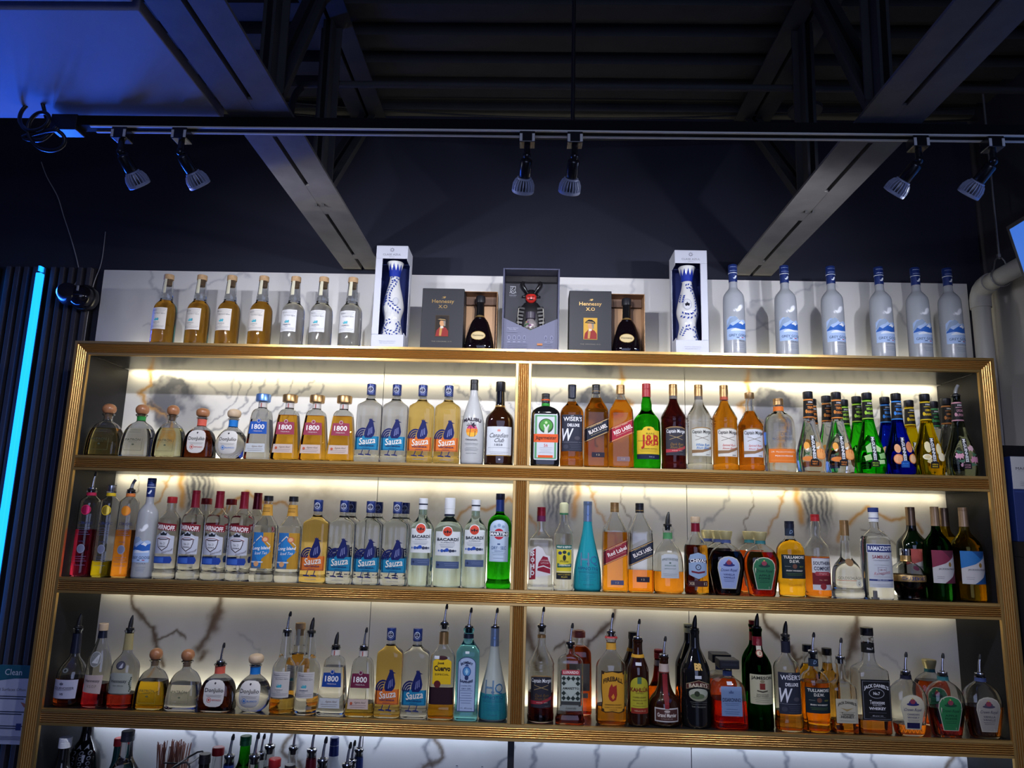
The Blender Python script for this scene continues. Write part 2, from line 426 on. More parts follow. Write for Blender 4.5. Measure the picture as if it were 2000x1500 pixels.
# open-web steel joists: two flat bars below, two above, bent web between
def joist(xc, label):
    t = empty('steel_joist', (xc, -1.5, 2.545)); tag(t, label, 'joist', 'roof joists')
    L0, L1 = -2.4, 1.795
    bm = bmesh.new()
    for s in (-1, 1):
        x0, x1 = (0.007, 0.083) if s > 0 else (-0.083, -0.007)
        box(bm, x0, x1, L0, L1, 0.0, 0.008); 
        box(bm, *((0.007, 0.014) if s > 0 else (-0.014, -0.007)), L0, L1, 0.0079, 0.07)
    y = L0; gaps = [(-0.62, -0.50), (-0.12, 0.03), (0.52, 0.70), (1.00, 1.22), (1.62, 1.66)]
    for a, b in gaps: box(bm, -0.0075, 0.0075, a, b, 0.0005, 0.0085)
    obj('bottom_chord_angles', bm, m_chord, t)
    bm = bmesh.new()
    for s in (-1, 1):
        x0, x1 = (0.007, 0.075) if s > 0 else (-0.075, -0.007)
        box(bm, x0, x1, L0, L1, 0.645, 0.652)
        box(bm, *((0.007, 0.014) if s > 0 else (-0.014, -0.007)), L0, L1, 0.652, 0.712)
    obj('top_chord_angles', bm, m_paint, t)
    nodes = [(-0.56, -0.1), (-0.05, 0.5), (0.62, 1.0), (1.12, 1.76)]
    for (yb, yt) in nodes:
        for ya, yc in ((yb, yt), (yb, yb - 0.02)):
            bm = bmesh.new()
            p, q = Vector((0, ya, 0.01)), Vector((0, yc, 0.70)); d = (q - p)
            Mx = Matrix.Translation(p) @ d.to_track_quat('Z', 'Y').to_matrix().to_4x4()
            for s in (-1, 1):
                box(bm, s * 0.012 - 0.004, s * 0.012 + 0.004, -0.026, 0.026, 0, d.length, M4=Mx)
                box(bm, s * 0.024 - 0.012, s * 0.024 + 0.012, 0.018, 0.025, 0, d.length, M4=Mx)
            obj('web_bar', bm, m_paint, t)
joist(-0.697, 'dark steel roof joist running over the white-capped tequila bottles')
joist(0.922, 'dark steel roof joist running over the frosted vodka bottles')

# fluted slat wall on the left with two blue light strips
sl = empty('wall_left', (0, 0.30, 0)); tag(sl, kind='structure')
bm = bmesh.new(); box(bm, -4.2, -1.835, -0.022, -0.001, 0, 2.53)
obj('slat_backing', bm, mat('black slat backing', (0.010, 0.010, 0.014), rough=0.6), sl)
bm = bmesh.new(); bbox(bm, -0.0095, 0.0095, -0.044, -0.0225, 0.01, 2.525, 0.002)
me_slat = finish(bm, 'slat', m_slat)
x = -1.85; k = 0
while x > -3.0:
    if abs(x + 2.045) > 0.017 and abs(x + 2.25) > 0.017:
        o = link('slat', me_slat, sl); o.location = (x, 0, 0)
    x -= 0.0385; k += 1
m_blue = mat('blue light tube', (0.02, 0.1, 0.3), rough=0.4, emit=(0.006, 0.22, 1.0), estr=3.2)
for x, lab in ((-2.045, 'glowing blue light strip running up the fluted wall beside the cabinet'), (-2.25, 'glowing blue light strip further along the fluted wall')):
    t = empty('light_strip', (x, 0.25, 0.02)); tag(t, lab, 'light strip', 'blue light strips')
    bm = bmesh.new(); bbox(bm, -0.013, 0.013, 0.004, 0.027, 0, 2.50, 0.002)
    obj('channel', bm, m_steel, t)
    bm = bmesh.new(); bbox(bm, -0.0115, 0.0115, -0.022, 0.0035, 0.0, 2.47, 0.004)
    obj('diffuser', bm, m_blue, t)
    bm = bmesh.new()
    for k in range(4): bbox(bm, -0.005, 0.005, -0.020, 0.0035, 2.478 + k * 0.006, 2.4815 + k * 0.006, 0.001)
    obj('lamp_dot', bm, m_blue, t)
    a = area_light('strip_light', (x, 0.232, 1.7), 1.6, 0.02, 0.0, (0.02, 0.12, 1.0), (0, -1, 0))
    a.rotation_euler = (-math.pi / 2, math.pi / 2, 0); a.data.energy = 8.0 * P_BLUE
    a.parent = t; a.location = (0, -0.0245, 1.68)

# ---------------------------------------------------------------- the cabinet
m_gold = mat('ribbed bronze gold moulding', (0.72, 0.45, 0.15), rough=0.32, metal=0.85, vary=0.1, vscale=3.0)
def rib_profile(wd, ribs=5, flat=0.010, deep=0.0065):
    """(t, depth) across the face of a reeded moulding, t from one edge to the other."""
    p = [(0.0, 0.003), (0.001, 0.0), (flat, 0.0), (flat + 0.0005, deep)]
    w = (wd - 2 * flat) / ribs
    for k in range(ribs):
        a = flat + k * w
        for j in range(0, 7):
            s = j / 6
            p.append((a + w * (0.06 + 0.88 * s), deep * (1 - math.sin(math.pi * (0.04 + 0.92 * s)) ** 0.8)))
        p.append((a + w * 0.995, deep))
    p += [(wd - flat, deep), (wd - flat + 0.0005, 0.0), (wd - 0.001, 0.0), (wd, 0.003)]
    return p
def reeded(wd, length, depth, m0=0.0, m1=0.0, ribs=5):
    """A reeded bar along x, its face to -y, t going down -z; m0, m1: mitre, how far each end moves in per unit of t."""
    bm = bmesh.new(); pr = rib_profile(wd, ribs)
    prof = [(t, d) for t, d in pr] + [(wd, depth), (0.0, depth)]
    A = [bm.verts.new((m0 * t, d, -t)) for t, d in prof]
    B = [bm.verts.new((length - m1 * t, d, -t)) for t, d in prof]
    n = len(prof)
    for i in range(n): bm.faces.new((A[i], A[(i + 1) % n], B[(i + 1) % n], B[i]))
    bm.faces.new(A[::-1]); bm.faces.new(B)
    return bm
cab = empty('bar_cabinet', (0, 0.13, 0.0))
tag(cab, 'long black bar shelving cabinet framed in ribbed gold moulding against the marble wall', 'cabinet')
def cpart(name, bm, m, loc, rot=(0, 0, 0), parent=cab, smooth=40):
    o = obj(name, bm, m, parent, smooth); o.location = Vector(loc) - (Vector((0, 0.13, 0)) if parent is cab else Vector()); o.rotation_euler = rot
    return o
BD = 0.248
for i, z in enumerate(ZB):
    top = (i == 0)
    x0, x1 = (-HW, HW) if top else (-HW + PW + 0.0005, HW - PW - 0.0005)
    bm = bmesh.new(); box(bm, x0 + 0.002 if not top else x0 + PW + 0.001, (x1 - 0.002) if not top else x1 - PW - 0.001, 0.012, BD, z - TH + 0.001, z)
    s = cpart('shelf_board', bm, m_black, (0, 0, 0))
    bm = reeded(TH, x1 - x0, 0.0118, PW / TH if top else 0.0, PW / TH if top else 0.0)
    o = obj('shelf_edging', bm, m_gold, s, 40); o.location = (x0, 0, z)
    if top:
        for s0 in (-1, 1):
            bm = bmesh.new(); xa, xb = sorted((s0 * (HW - PW - 0.001), s0 * (HW - 0.002))); box(bm, xa, xb, 0.012, BD, z - TH - 0.0005, z - 0.001)
            cpart('corner_block', bm, m_black, (0, 0, 0))
# side posts, mitred into the top board
for s, rot in ((-1, -1), (1, 1)):
    pr = rib_profile(PW); L = ZB[0] - 0.02
    bm = bmesh.new()
    prof = pr + [(PW, 0.0118), (0.0, 0.0118)]
    A = [bm.verts.new((s * (HW - t), d, 0.02)) for t, d in prof]
    B = [bm.verts.new((s * (HW - t), d, ZB[0] - t * TH / PW)) for t, d in prof]
    n = len(prof)
    for i in range(n): bm.faces.new((A[i], A[(i + 1) % n], B[(i + 1) % n], B[i]))
    bm.faces.new(A); bm.faces.new(B)
    bmesh.ops.recalc_face_normals(bm, faces=bm.faces[:])
    cpart('side_post', bm, m_gold, (0, 0, 0))
    bm = bmesh.new(); xa, xb = sorted((s * (HW - PW), s * (HW - 0.002))); box(bm, xa, xb, 0.012, WALL - 0.001, 0.0, ZB[0] - TH - 0.001)
    cpart('side_panel', bm, m_satin, (0, 0, 0))
for i in range(3):
    zt, zb = ZB[i] - TH - 0.0005, ZB[i + 1] + 0.0005
    bm = reeded(0.058, zt - zb, 0.03)
    o = cpart('divider_post', bm, m_gold, (-0.0365, 0.0, zb), (0, -math.pi / 2, 0))
# LED strips behind the boards
m_led = mat('warm led tape', (0.8, 0.7, 0.5), rough=0.5, emit=(1.0, 0.86, 0.56), estr=4.0)
WARM = (1.0, 0.89, 0.58)
for i, z in enumerate(ZB[:4]):
    for xa, xb in ((-HW + PW + 0.01, -0.02), (0.0, HW - PW - 0.01)):
        xm, L = (xa + xb) / 2, xb - xa
        cold = (i == 3)
        bm = bmesh.new(); box(bm, xa, xb, 0.250, 0.258, z - TH + 0.004, z - TH + 0.008)
        o = cpart('light_strip', bm, m_led, (0, 0, 0))
        a = area_light('strip_light', (xm, 0.254 - 0.13, z - TH - 0.002), L, 0.007, P_DOWN[i] * L, WARM if not cold else (0.66, 0.78, 1.0), (0, 0.35, -1)); a.parent = cab
        a.rotation_euler = (math.radians(20), 0, 0)
        b = area_light('strip_light', (xm, 0.254 - 0.13, z + 0.001), L, 0.007, P_UP[i] * L, (1.0, 0.93, 0.68), (0, 0.2, 1)); b.parent = cab
        b.rotation_euler = (math.radians(180 - 26), 0, 0)
# ---------------------------------------------------------------- bottles: how one is made
def chaikin(p, n=2, q=0.22):
    p = [np.array(v, float) for v in p]
    for _ in range(n):
        o = [p[0]]
        for a, b in zip(p, p[1:]):
            o += [a * (1 - q) + b * q, a * q + b * (1 - q)]
        o.append(p[-1]); p = o
    return p
class Shape:
    """Outline of a bottle: points (z, half width[, n, depth ratio]) in mm; n = 2 round, larger = squarer section."""
    def __init__(s, prof, n=2.0, dr=1.0, neck=None):
        pts = []
        for v in prof:
            z, a = v[:2]
            if len(v) > 2: e, d = v[2], v[3]
            elif neck is not None and z >= neck: e, d = 2.0, 1.0
            else: e, d = n, dr
            pts.append((z, a, e, d))
        s.p = np.array(chaikin(pts)); s.top = pts[-1][0]
    def at(s, z):
        return [float(np.interp(z, s.p[:, 0], s.p[:, k])) for k in (1, 2, 3)]
    def ring(s, a, e, d, seg, inset=0.0):
        a = max(a - inset, 0.3); b = max(a * 0 + (a + inset) * d - inset, 0.3)
        out = []
        for k in range(seg):
            t = 2 * math.pi * (k + 0.5) / seg; c, q = math.cos(t), math.sin(t)
            if e < 2.05: out.append((a * c, b * q))
            else:
                r = (abs(c / 1.0) ** e + abs(q) ** e) ** (-1 / e)
                out.append((a * c * r, b * q * r))
        return out
    def surf(s, x, z, off):
        """A point of the front face at arc position x, height z, pushed out by off (mm)."""
        a, e, d = s.at(min(max(z, s.p[0, 0]), s.top)); b = a * d
        if e < 3.3:      # wrap round the section, as ring() draws it
            t = max(-1.5, min(1.5, x / a)); sn, cs = math.sin(t), math.cos(t)
            r = 1.0 if e < 2.05 else (abs(sn) ** e + abs(cs) ** e) ** (-1 / e)
            return ((a * r + off) * sn, -(b * r + off) * cs, z)
        xx = max(-0.985 * a, min(0.985 * a, x))
        u = abs(xx) / a
        y = -b * max(1 - u ** e, 0.0) ** (1 / e)
        nx = (u ** (e - 1)) / a * (1 if xx >= 0 else -1); ny = -((abs(y) / b) ** (e - 1)) / b
        l = math.hypot(nx, ny) or 1
        return (xx + nx / l * off, y + ny / l * off, z)
MM = 0.001
def shell(bm, S, z0, z1, inset, seg, flip=False, mi=0):
    zs = [z0] + [z for z in S.p[:, 0] if z0 + 0.2 < z < z1 - 0.2] + [z1]
    rings = []
    for z in zs:
        a, e, d = S.at(z)
        rings.append([bm.verts.new((x * MM, y * MM, z * MM)) for x, y in S.ring(a, e, d, seg, inset)])
    def face(v):
        bm.faces.new(v[::-1] if flip else v).material_index = mi
    for i in range(len(rings) - 1):
        for k in range(seg):
            face((rings[i][k], rings[i][(k + 1) % seg], rings[i + 1][(k + 1) % seg], rings[i + 1][k]))
    face(rings[0][::-1]); face(rings[-1])
def outline(L):
    k = L[0]
    if k == 'R':
        _, x0, z0, x1, z1 = L[:5]; r = L[6] if len(L) > 6 else 0
        if not r: return [(x0, z0), (x1, z0), (x1, z1), (x0, z1)]
        o = []
        for cx, cz, a0 in ((x1 - r, z0 + r, -90), (x1 - r, z1 - r, 0), (x0 + r, z1 - r, 90), (x0 + r, z0 + r, 180)):
            o += [(cx + r * math.cos(math.radians(a0 + t)), cz + r * math.sin(math.radians(a0 + t))) for t in (0, 30, 60, 90)]
        return o
    if k == 'A':      # arched top; optional rise and arched bottom
        _, x0, z0, x1, z1 = L[:5]; h = L[6] if len(L) > 6 else (x1 - x0) / 2
        xc, w = (x0 + x1) / 2, (x1 - x0) / 2
        o = [(x0, z0), (x1, z0)]
        return o + [(xc + w * math.cos(math.pi * t / 12), z1 - h + h * math.sin(math.pi * t / 12)) for t in range(13)]
    if k == 'E':
        _, xc, zc, rx, rz = L[:5]
        return [(xc + rx * math.cos(math.pi * t / 12), zc + rz * math.sin(math.pi * t / 12)) for t in range(24)]
    return L[1]
def layer_geo(S, L, off):
    """Vertices (mm) and faces of one printed shape wrapped on the front of the bottle."""
    if L[0] == 'T':
        _, s, xc, zc, w, h, c = L[:7]; o = L[7] if len(L) > 7 else {}
        vs, ts = text_mesh(s, o.get('b', 0.0), o.get('sh', 0.0))
        pts = []
        rot = math.radians(o.get('rot', 0)); cr, sr = math.cos(rot), math.sin(rot)
        for x, y in vs:
            x *= w; y *= h
            if 'arc' in o: y -= x * x / (2 * o['arc'])
            pts.append((xc + x * cr - y * sr, zc + x * sr + y * cr))
        return [S.surf(x, z, off) for x, z in pts], ts
    pts = outline(L)
    bm = bmesh.new()
    f = bm.faces.new([bm.verts.new((x, 0, z)) for x, z in pts])
    bmesh.ops.triangulate(bm, faces=[f])
    xs = [p[0] for p in pts]; zs = [p[1] for p in pts]
    a = S.at(sum(zs) / len(zs))
    step = 4.5 if a[1] < 2.6 else 9.0
    cuts = [((x, 0, 0), (1, 0, 0)) for x in np.arange(min(xs) + step, max(xs) - 0.5, step)]
    cuts += [((0, 0, z), (0, 0, 1)) for z in S.p[:, 0] if min(zs) + 0.5 < z < max(zs) - 0.5]
    for co, no in cuts:
        bmesh.ops.bisect_plane(bm, geom=bm.verts[:] + bm.edges[:] + bm.faces[:], dist=1e-4, plane_co=co, plane_no=no)
    bm.verts.index_update()
    vs = [S.surf(v.co.x, v.co.z, off) for v in bm.verts]
    bm.normal_update()
    fs = []
    for f in bm.faces:
        ids = [v.index for v in f.verts]
        p0, p1, p2 = (Vector(vs[i]) for i in ids[:3])
        if (p1 - p0).cross(p2 - p0).y > 0: ids.reverse()
        fs.append(ids)
    bm.free()
    return vs, fs
def span(L):
    if L[0] == 'T':
        o = L[7] if len(L) > 7 else {}; r = math.radians(o.get('rot', 0)); w, h = L[4], L[5]
        a, b = (abs(w * math.cos(r)) + abs(h * math.sin(r))) / 2, (abs(w * math.sin(r)) + abs(h * math.cos(r))) / 2
        return (L[2] - a, L[3] - b, L[2] + a, L[3] + b)
    p = outline(L); xs = [q[0] for q in p]; zs = [q[1] for q in p]
    return (min(xs), min(zs), max(xs), max(zs))
def clusters(Ls, gap=14.0):
    """Printed shapes that lie together; what stands apart becomes a part of its own."""
    B = [span(L) for L in Ls]; g = list(range(len(Ls)))
    for i in range(len(Ls)):
        for j in range(i):
            a, b = B[i], B[j]
            if math.hypot(max(0, a[0] - b[2], b[0] - a[2]), max(0, a[1] - b[3], b[1] - a[3])) <= gap and g[i] != g[j]:
                o, n = max(g[i], g[j]), min(g[i], g[j]); g = [n if x == o else x for x in g]
    return [[Ls[i] for i in range(len(Ls)) if g[i] == k] for k in sorted(set(g))]
def layers_mesh(name, S, Ls, off0, order=None, flat=False):
    vs, fs, mi, mats = [], [], [], []
    for L in Ls:
        i = 0 if flat else next(n for n, q in enumerate(order or Ls) if q is L)
        c = L[6] if L[0] == 'T' else (L[2] if L[0] == 'P' else L[5])
        m = M(c)
        if m not in mats: mats.append(m)
        v, f = layer_geo(S, L, off0 + 0.06 * i)
        n = len(vs); vs += [tuple(q * MM for q in p) for p in v]
        fs += [tuple(n + k for k in t) for t in f]; mi += [mats.index(m)] * len(f)
    me = bpy.data.meshes.new(name); me.from_pydata(vs, [], fs)
    for m in mats: me.materials.append(m)
    me.polygons.foreach_set('material_index', mi)
    return me
def sleeve(S, z0, z1, off, m, name, seg=40):
    bm = bmesh.new()
    zs = [z0] + [z for z in S.p[:, 0] if z0 + 0.2 < z < z1 - 0.2] + [z1]
    rs = []
    for z in zs:
        a, e, d = S.at(z)
        rs.append([bm.verts.new((x * MM, y * MM, z * MM)) for x, y in S.ring(a, e, d, seg, -off)])
    for i in range(len(rs) - 1):
        for k in range(seg): bm.faces.new((rs[i][k], rs[i][(k + 1) % seg], rs[i + 1][(k + 1) % seg], rs[i + 1][k]))
    for z, r0, up in ((z0, rs[0], False), (z1, rs[-1], True)):
        a, e, d = S.at(z); inn = [bm.verts.new((x * MM, y * MM, z * MM)) for x, y in S.ring(a, e, d, seg, 0.0)]
        for k in range(seg):
            f = (r0[k], r0[(k + 1) % seg], inn[(k + 1) % seg], inn[k]); bm.faces.new(f if up else f[::-1])
    return finish(bm, name, M(m), 40)
def pourer_mesh(kind):
    bm = bmesh.new()
    lathe(bm, [(-0.016, 0.0085), (0, 0.0105), (0.001, 0.0155), (0.006, 0.0155), (0.0075, 0.010), (0.012, 0.007)], 20, 0)
    if kind == 'steel':
        lathe(bm, [(0.0061, 0.0158), (0.0092, 0.0150), (0.0098, 0.012)], 20, 1)
        tube(bm, [(0, 0, 0.011), (0.001, 0, 0.028), (0.003, 0, 0.046), (0.006, 0, 0.056)], [0.0048, 0.0042, 0.0038, 0.0036], 10, 1)
        tube(bm, [(0.0053, 0, 0.052), (0.0062, 0, 0.060), (0.0075, 0, 0.069)], [0.0052, 0.0054, 0.0030], 10, 0)
    elif kind == 'black':
        tube(bm, [(0, 0, 0.010), (0.001, 0, 0.022), (0.003, 0, 0.038), (0.005, 0, 0.050)], [0.0085, 0.0085, 0.0062, 0.0022], 12, 0)
    else:             # clear plastic spout
        tube(bm, [(0, 0, 0.010), (0.001, 0, 0.020), (0.006, 0, 0.034), (0.012, 0, 0.043)], [0.0065, 0.0060, 0.0055, 0.0058], 12, 2)
    return finish(bm, 'pourer', [NAMED['rubber'], NAMED['chrome'], mat('grey plastic spout', (0.25, 0.26, 0.28), rough=0.3)], 40)
POUR = {k: pourer_mesh(k) for k in ('steel', 'black', 'grey')}
KINDS = {}
PROTO = {}
def K(key, name, prof, n=2.0, dr=1.0, neck=None, glass='clear', liq=None, fill=None, caps=(), bands=(), label=(), print_=(), text=(), pour=None, seg=44, desc='', extra=None):
    KINDS[key] = dict(name=name, prof=prof, n=n, dr=dr, neck=neck, glass=glass, liq=liq, fill=fill, caps=caps, bands=bands, label=label, print_=print_, text=text, pour=pour, seg=seg, desc=desc, extra=extra)
def build(key):
    """The first bottle of a kind: an Empty with glass, liquid, cap, label, lettering ... under it."""
    k = KINDS[key]; S = Shape(k['prof'], k['n'], k['dr'], k['neck'])
    root = empty(k['name'])
    opaque = M(k['glass']).node_tree.nodes.get('Principled BSDF') is not None
    bm = bmesh.new(); top = S.top; fill = k['fill'] or top - 12
    shell(bm, S, 0, top, 0.0, k['seg'])
    hollow = not opaque and fill < top - 8
    if hollow: shell(bm, S, max(fill, 4), top - 2.5, 2.6, k['seg'], flip=True)
    obj('glass', bm, M(k['glass']), root, 42)
    if k['liq'] and not opaque:
        bm = bmesh.new(); shell(bm, S, 5.0, fill - 0.4, 2.2, k['seg'])
        obj('liquid', bm, liquid(k['liq']), root, 42)
    for b in k['bands']:
        z0, z1, m = b[:3]
        link(b[3] if len(b) > 3 else 'neck_band', sleeve(S, z0, z1, b[4] if len(b) > 4 else 0.5, m, 'neck_band'), root)
    for c in k['caps']:
        nm, pr, m = c[:3]; bm = bmesh.new()
        if nm == 'box_stopper':
            x, y, z0, z1 = pr; bbox(bm, -x * MM, x * MM, -y * MM, y * MM, z0 * MM, z1 * MM, 0.003)
            obj('stopper', bm, M(m), root)
        else:
            lathe(bm, [(z * MM, r * MM) for z, r in pr], 32)
            obj(nm, bm, M(m), root, 35)
    if k['pour']:
        o = link('pourer', POUR[k['pour']], root); o.location = (0, 0, top * MM)
    lab = None
    for c in clusters(k['label']):
        o = link('label', layers_mesh('label', S, c, 0.4), root); lab = lab or o
    for nm, Ls, off in (('label_print', k['print_'], 0.6), ('lettering', k['text'], 0.65 + 0.06 * len(k['print_']))):
        for c in clusters(Ls): link(nm, layers_mesh(nm, S, c, off, Ls), lab or root)
    if k['extra']: k['extra'](root, S, lab)
    return root
def copy_tree(o, parent=None):
    c = o.copy(); COL.objects.link(c)
    if parent: c.parent = parent
    for ch in o.children: copy_tree(ch, c)
    return c
def cyl(z0, z1, r, bev=1.2):
    return [(z0, r - 0.3), (z0 + 0.5, r), (z1 - bev, r), (z1, r - bev)]
def screw(z0, z1, r):
    p = [(z0, r)]; 
    m = z0 + (z1 - z0) * 0.55
    p += [(m, r), (m + 0.6, r - 0.8), (m + 1.4, r - 0.8), (m + 2, r)]
    for j in range(4):
        z = m + 2 + (z1 - m - 4) * j / 4; p += [(z + 0.6, r), (z + 1.0, r - 0.5), (z + 1.6, r - 0.5), (z + 2, r)]
    return p + [(z1 - 1.2, r), (z1, r - 1.2)]
def lines(x0, x1, zs, c, h=0.9):
    out = []
    for i, z in enumerate(zs):
        d = (x1 - x0) * 0.12 * ((i * 7) % 3)
        out.append(('R', x0 + d / 2, z, x1 - d / 2, z + h, c))
    return out
def star(xc, zc, r, c, n=9, q=0.45, sz=1.0):
    return ('P', [(xc + (r if j % 2 == 0 else r * q) * math.sin(math.pi * j / n), zc + sz * (r if j % 2 == 0 else r * q) * math.cos(math.pi * j / n)) for j in range(2 * n)], c)
BK, WH, RD, GD = '#15161a', '#e9ebee', '#a01820', '#b08a45'
def rooster(c, s=1.0):
    """Body, tail plumes and legs of the printed cockerel."""
    L = [('P', [(-6, 88), (18, 88), (27, 98), (30, 112), (27, 126), (20, 137), (19, 143), (22, 147), (20, 153), (13, 156), (7, 152), (4, 144), (2, 132), (-5, 122), (-10, 108), (-10, 96)], c),
         ('P', [(20, 151), (31, 147), (21, 146)], c), ('P', [(6, 152), (5, 159), (9, 156), (11, 161), (14, 156), (18, 160), (18, 153)], c)]
    for k in range(3): L.append(('P', [(3 + k * 7, 96 + 4 * k), (6 + k * 7, 96 + 4 * k), (9 + k * 5, 122 + 3 * k), (7 + k * 5, 122 + 3 * k)], '#7f86b8'))
    for k in range(4):
        r = 33 - 7.6 * k
        P = [(-15 - r * math.cos(t) * 0.9, 88 + r * math.sin(t) * 1.12) for t in np.linspace(0.05, 2.0 - 0.12 * k, 9)]
        Q = [(-15 - (r - 5.6) * math.cos(t) * 0.9, 88 + (r - 5.6) * math.sin(t) * 1.12) for t in np.linspace(1.8 - 0.12 * k, 0.05, 9)]
        L.append(('P', P + Q, c))
    for x in (-14, 12):
        L += [('P', [(x, 44), (x + 3.4, 44), (x - 1.6, 28), (x - 4.5, 28)], c), ('P', [(x - 15, 25), (x + 8, 23), (x + 8, 26.5), (x - 3, 30), (x - 14, 28.5)], c)]
    return L
def sauza(key, liq, col, word, fill=238, pour=None, name='tequila_bottle', desc='', capm='bluefoil'):
    ink = '#16205c'
    K(key, name, [(0, 44), (4, 48), (22, 49), (26, 47), (36, 47), (205, 48), (214, 44), (226, 26), (236, 17), (250, 15), (289, 15)], n=5, dr=0.72, neck=226, liq=liq, fill=fill,
      caps=[('cap', [(251, 16), (252, 17), (282, 17.2), (291, 17.4), (293, 16.5)], capm)], desc=desc,
      print_=rooster(ink) + [('R', -22, 12, 22, 13.2, '#8d9096'), ('R', -20, 15, 20, 16, '#8d9096')],
      label=[('P', [(-44, 44), (44, 44), (44, 94), (14, 94), (9, 100), (-9, 100), (-14, 94), (-44, 94)], col)],
      text=[('T', 'Sauza', 2, 77, 62, 24, '#e9e4dc', dict(sh=0.2, b=0.012, rot=7)), ('T', '·HACIENDA·', 2, 59, 58, 6.2, ink, dict(b=0.015)), ('T', 'PREMIUM', 0, 50, 26, 3, ink)]
      + [star(0, 96.5, 4, ink, 5)] + lines(-40, 40, [47], ink, 0.7),
      extra=lambda root, S, lab: foil_print(root))
def foil_print(root):
    """The white monogram and dots printed on the blue cap."""
    S2 = Shape([(251, 17), (282, 17.2), (292, 17.4)])
    Ls = [('E', 0, 272, 10.5, 11, '#dfe4f2'), ('E', 0, 272, 8.8, 9.3, '#0c1640'), ('T', 'S', 0, 272, 9, 13, '#dfe4f2', dict(b=0.02))]
    Ls += [('E', 14.5 * math.cos(t), 272 + 15 * math.sin(t), 0.9, 0.9, '#cfd6ea') for t in np.linspace(3.5, 5.9, 8)]
    link('cap_print', layers_mesh('cap_print', S2, Ls, 0.6), root)
sauza('sauza_silver', None, '#1f7fa8', 'x', desc='clear silver tequila bottle with turquoise rooster label and blue cap')
sauza('sauza_gold', '#f6d27a', '#d8722c', 'x', desc='pale gold tequila bottle with orange rooster label and blue cap')

K('casa_gold', 'tequila_bottle', [(0, 38), (4, 42), (8, 43), (140, 43), (158, 38), (174, 25), (182, 22), (196, 21), (262, 17), (268, 17)], liq='#d9a040', fill=176,
  caps=[('stopper', [(262, 18.2), (264, 18.6), (280, 18.6), (282, 17.5)], 'cork'), ('cork_plug', [(238, 14), (263, 15)], 'cork')], bands=[(183, 203, 'clear', 'neck_ring', 1.2)],
  label=[('R', -36, 55, 34, 140, '#d9d3cb', 1)],
  print_=[star(-2, 92, 11, '#4fb3c4', 9, 0.35, 0.9), ('R', -14, 80, 10, 88, '#d9d3cb'), ('P', [(-6, 264), (6, 264), (7, 205), (-7, 205)], '#d7d2b8')] + lines(-30, 30, [133, 127, 121, 67, 62], '#6a6a72', 0.8),
  text=[('T', 'CASAMIGOS', -2, 81, 28, 4, '#3b4a57'), ('T', 'Tequila', -2, 74, 12, 3.4, '#3b4a57', dict(sh=0.3)), ('T', 'Reposado', -14, 128.5, 22, 5, '#55555c', dict(sh=0.4)), ('T', 'Small Batch Agave', 6, 116, 44, 5, '#55555c', dict(sh=0.4))],
  desc='amber tequila bottle with cork stopper, cream paper label and blue agave motif')
K('casa_clear', 'tequila_bottle', KINDS['casa_gold']['prof'], liq=None, fill=176, caps=KINDS['casa_gold']['caps'], bands=KINDS['casa_gold']['bands'],
  label=[('R', -36, 55, 34, 140, '#dddddf', 1)], print_=KINDS['casa_gold']['print_'], text=[('T', 'CASAMIGOS', -2, 81, 32, 4.4, '#2d3f66', dict(b=0.01))] + KINDS['casa_gold']['text'][1:],
  desc='clear tequila bottle with cork stopper, pale paper label and blue agave motif')
def casa_pour(key, base, liq, fill, pour, desc):
    k = KINDS[base]
    K(key, 'tequila_bottle', k['prof'], liq=liq, fill=fill, bands=[(183, 190, 'clear', 'neck_ring', 1.0)], label=[('R', -36, 55, 34, 140, '#c8c4c0', 1)], print_=k['print_'][:2] + k['print_'][3:], text=k['text'], pour=pour, desc=desc)
casa_pour('casa_pour_gold', 'casa_gold', '#d9b45a', 50, 'steel', 'nearly empty pale gold tequila bottle with steel pourer and torn paper label')
casa_pour('casa_pour_clear', 'casa_clear', None, 58, 'black', 'part full clear tequila bottle with black pourer and paper label')

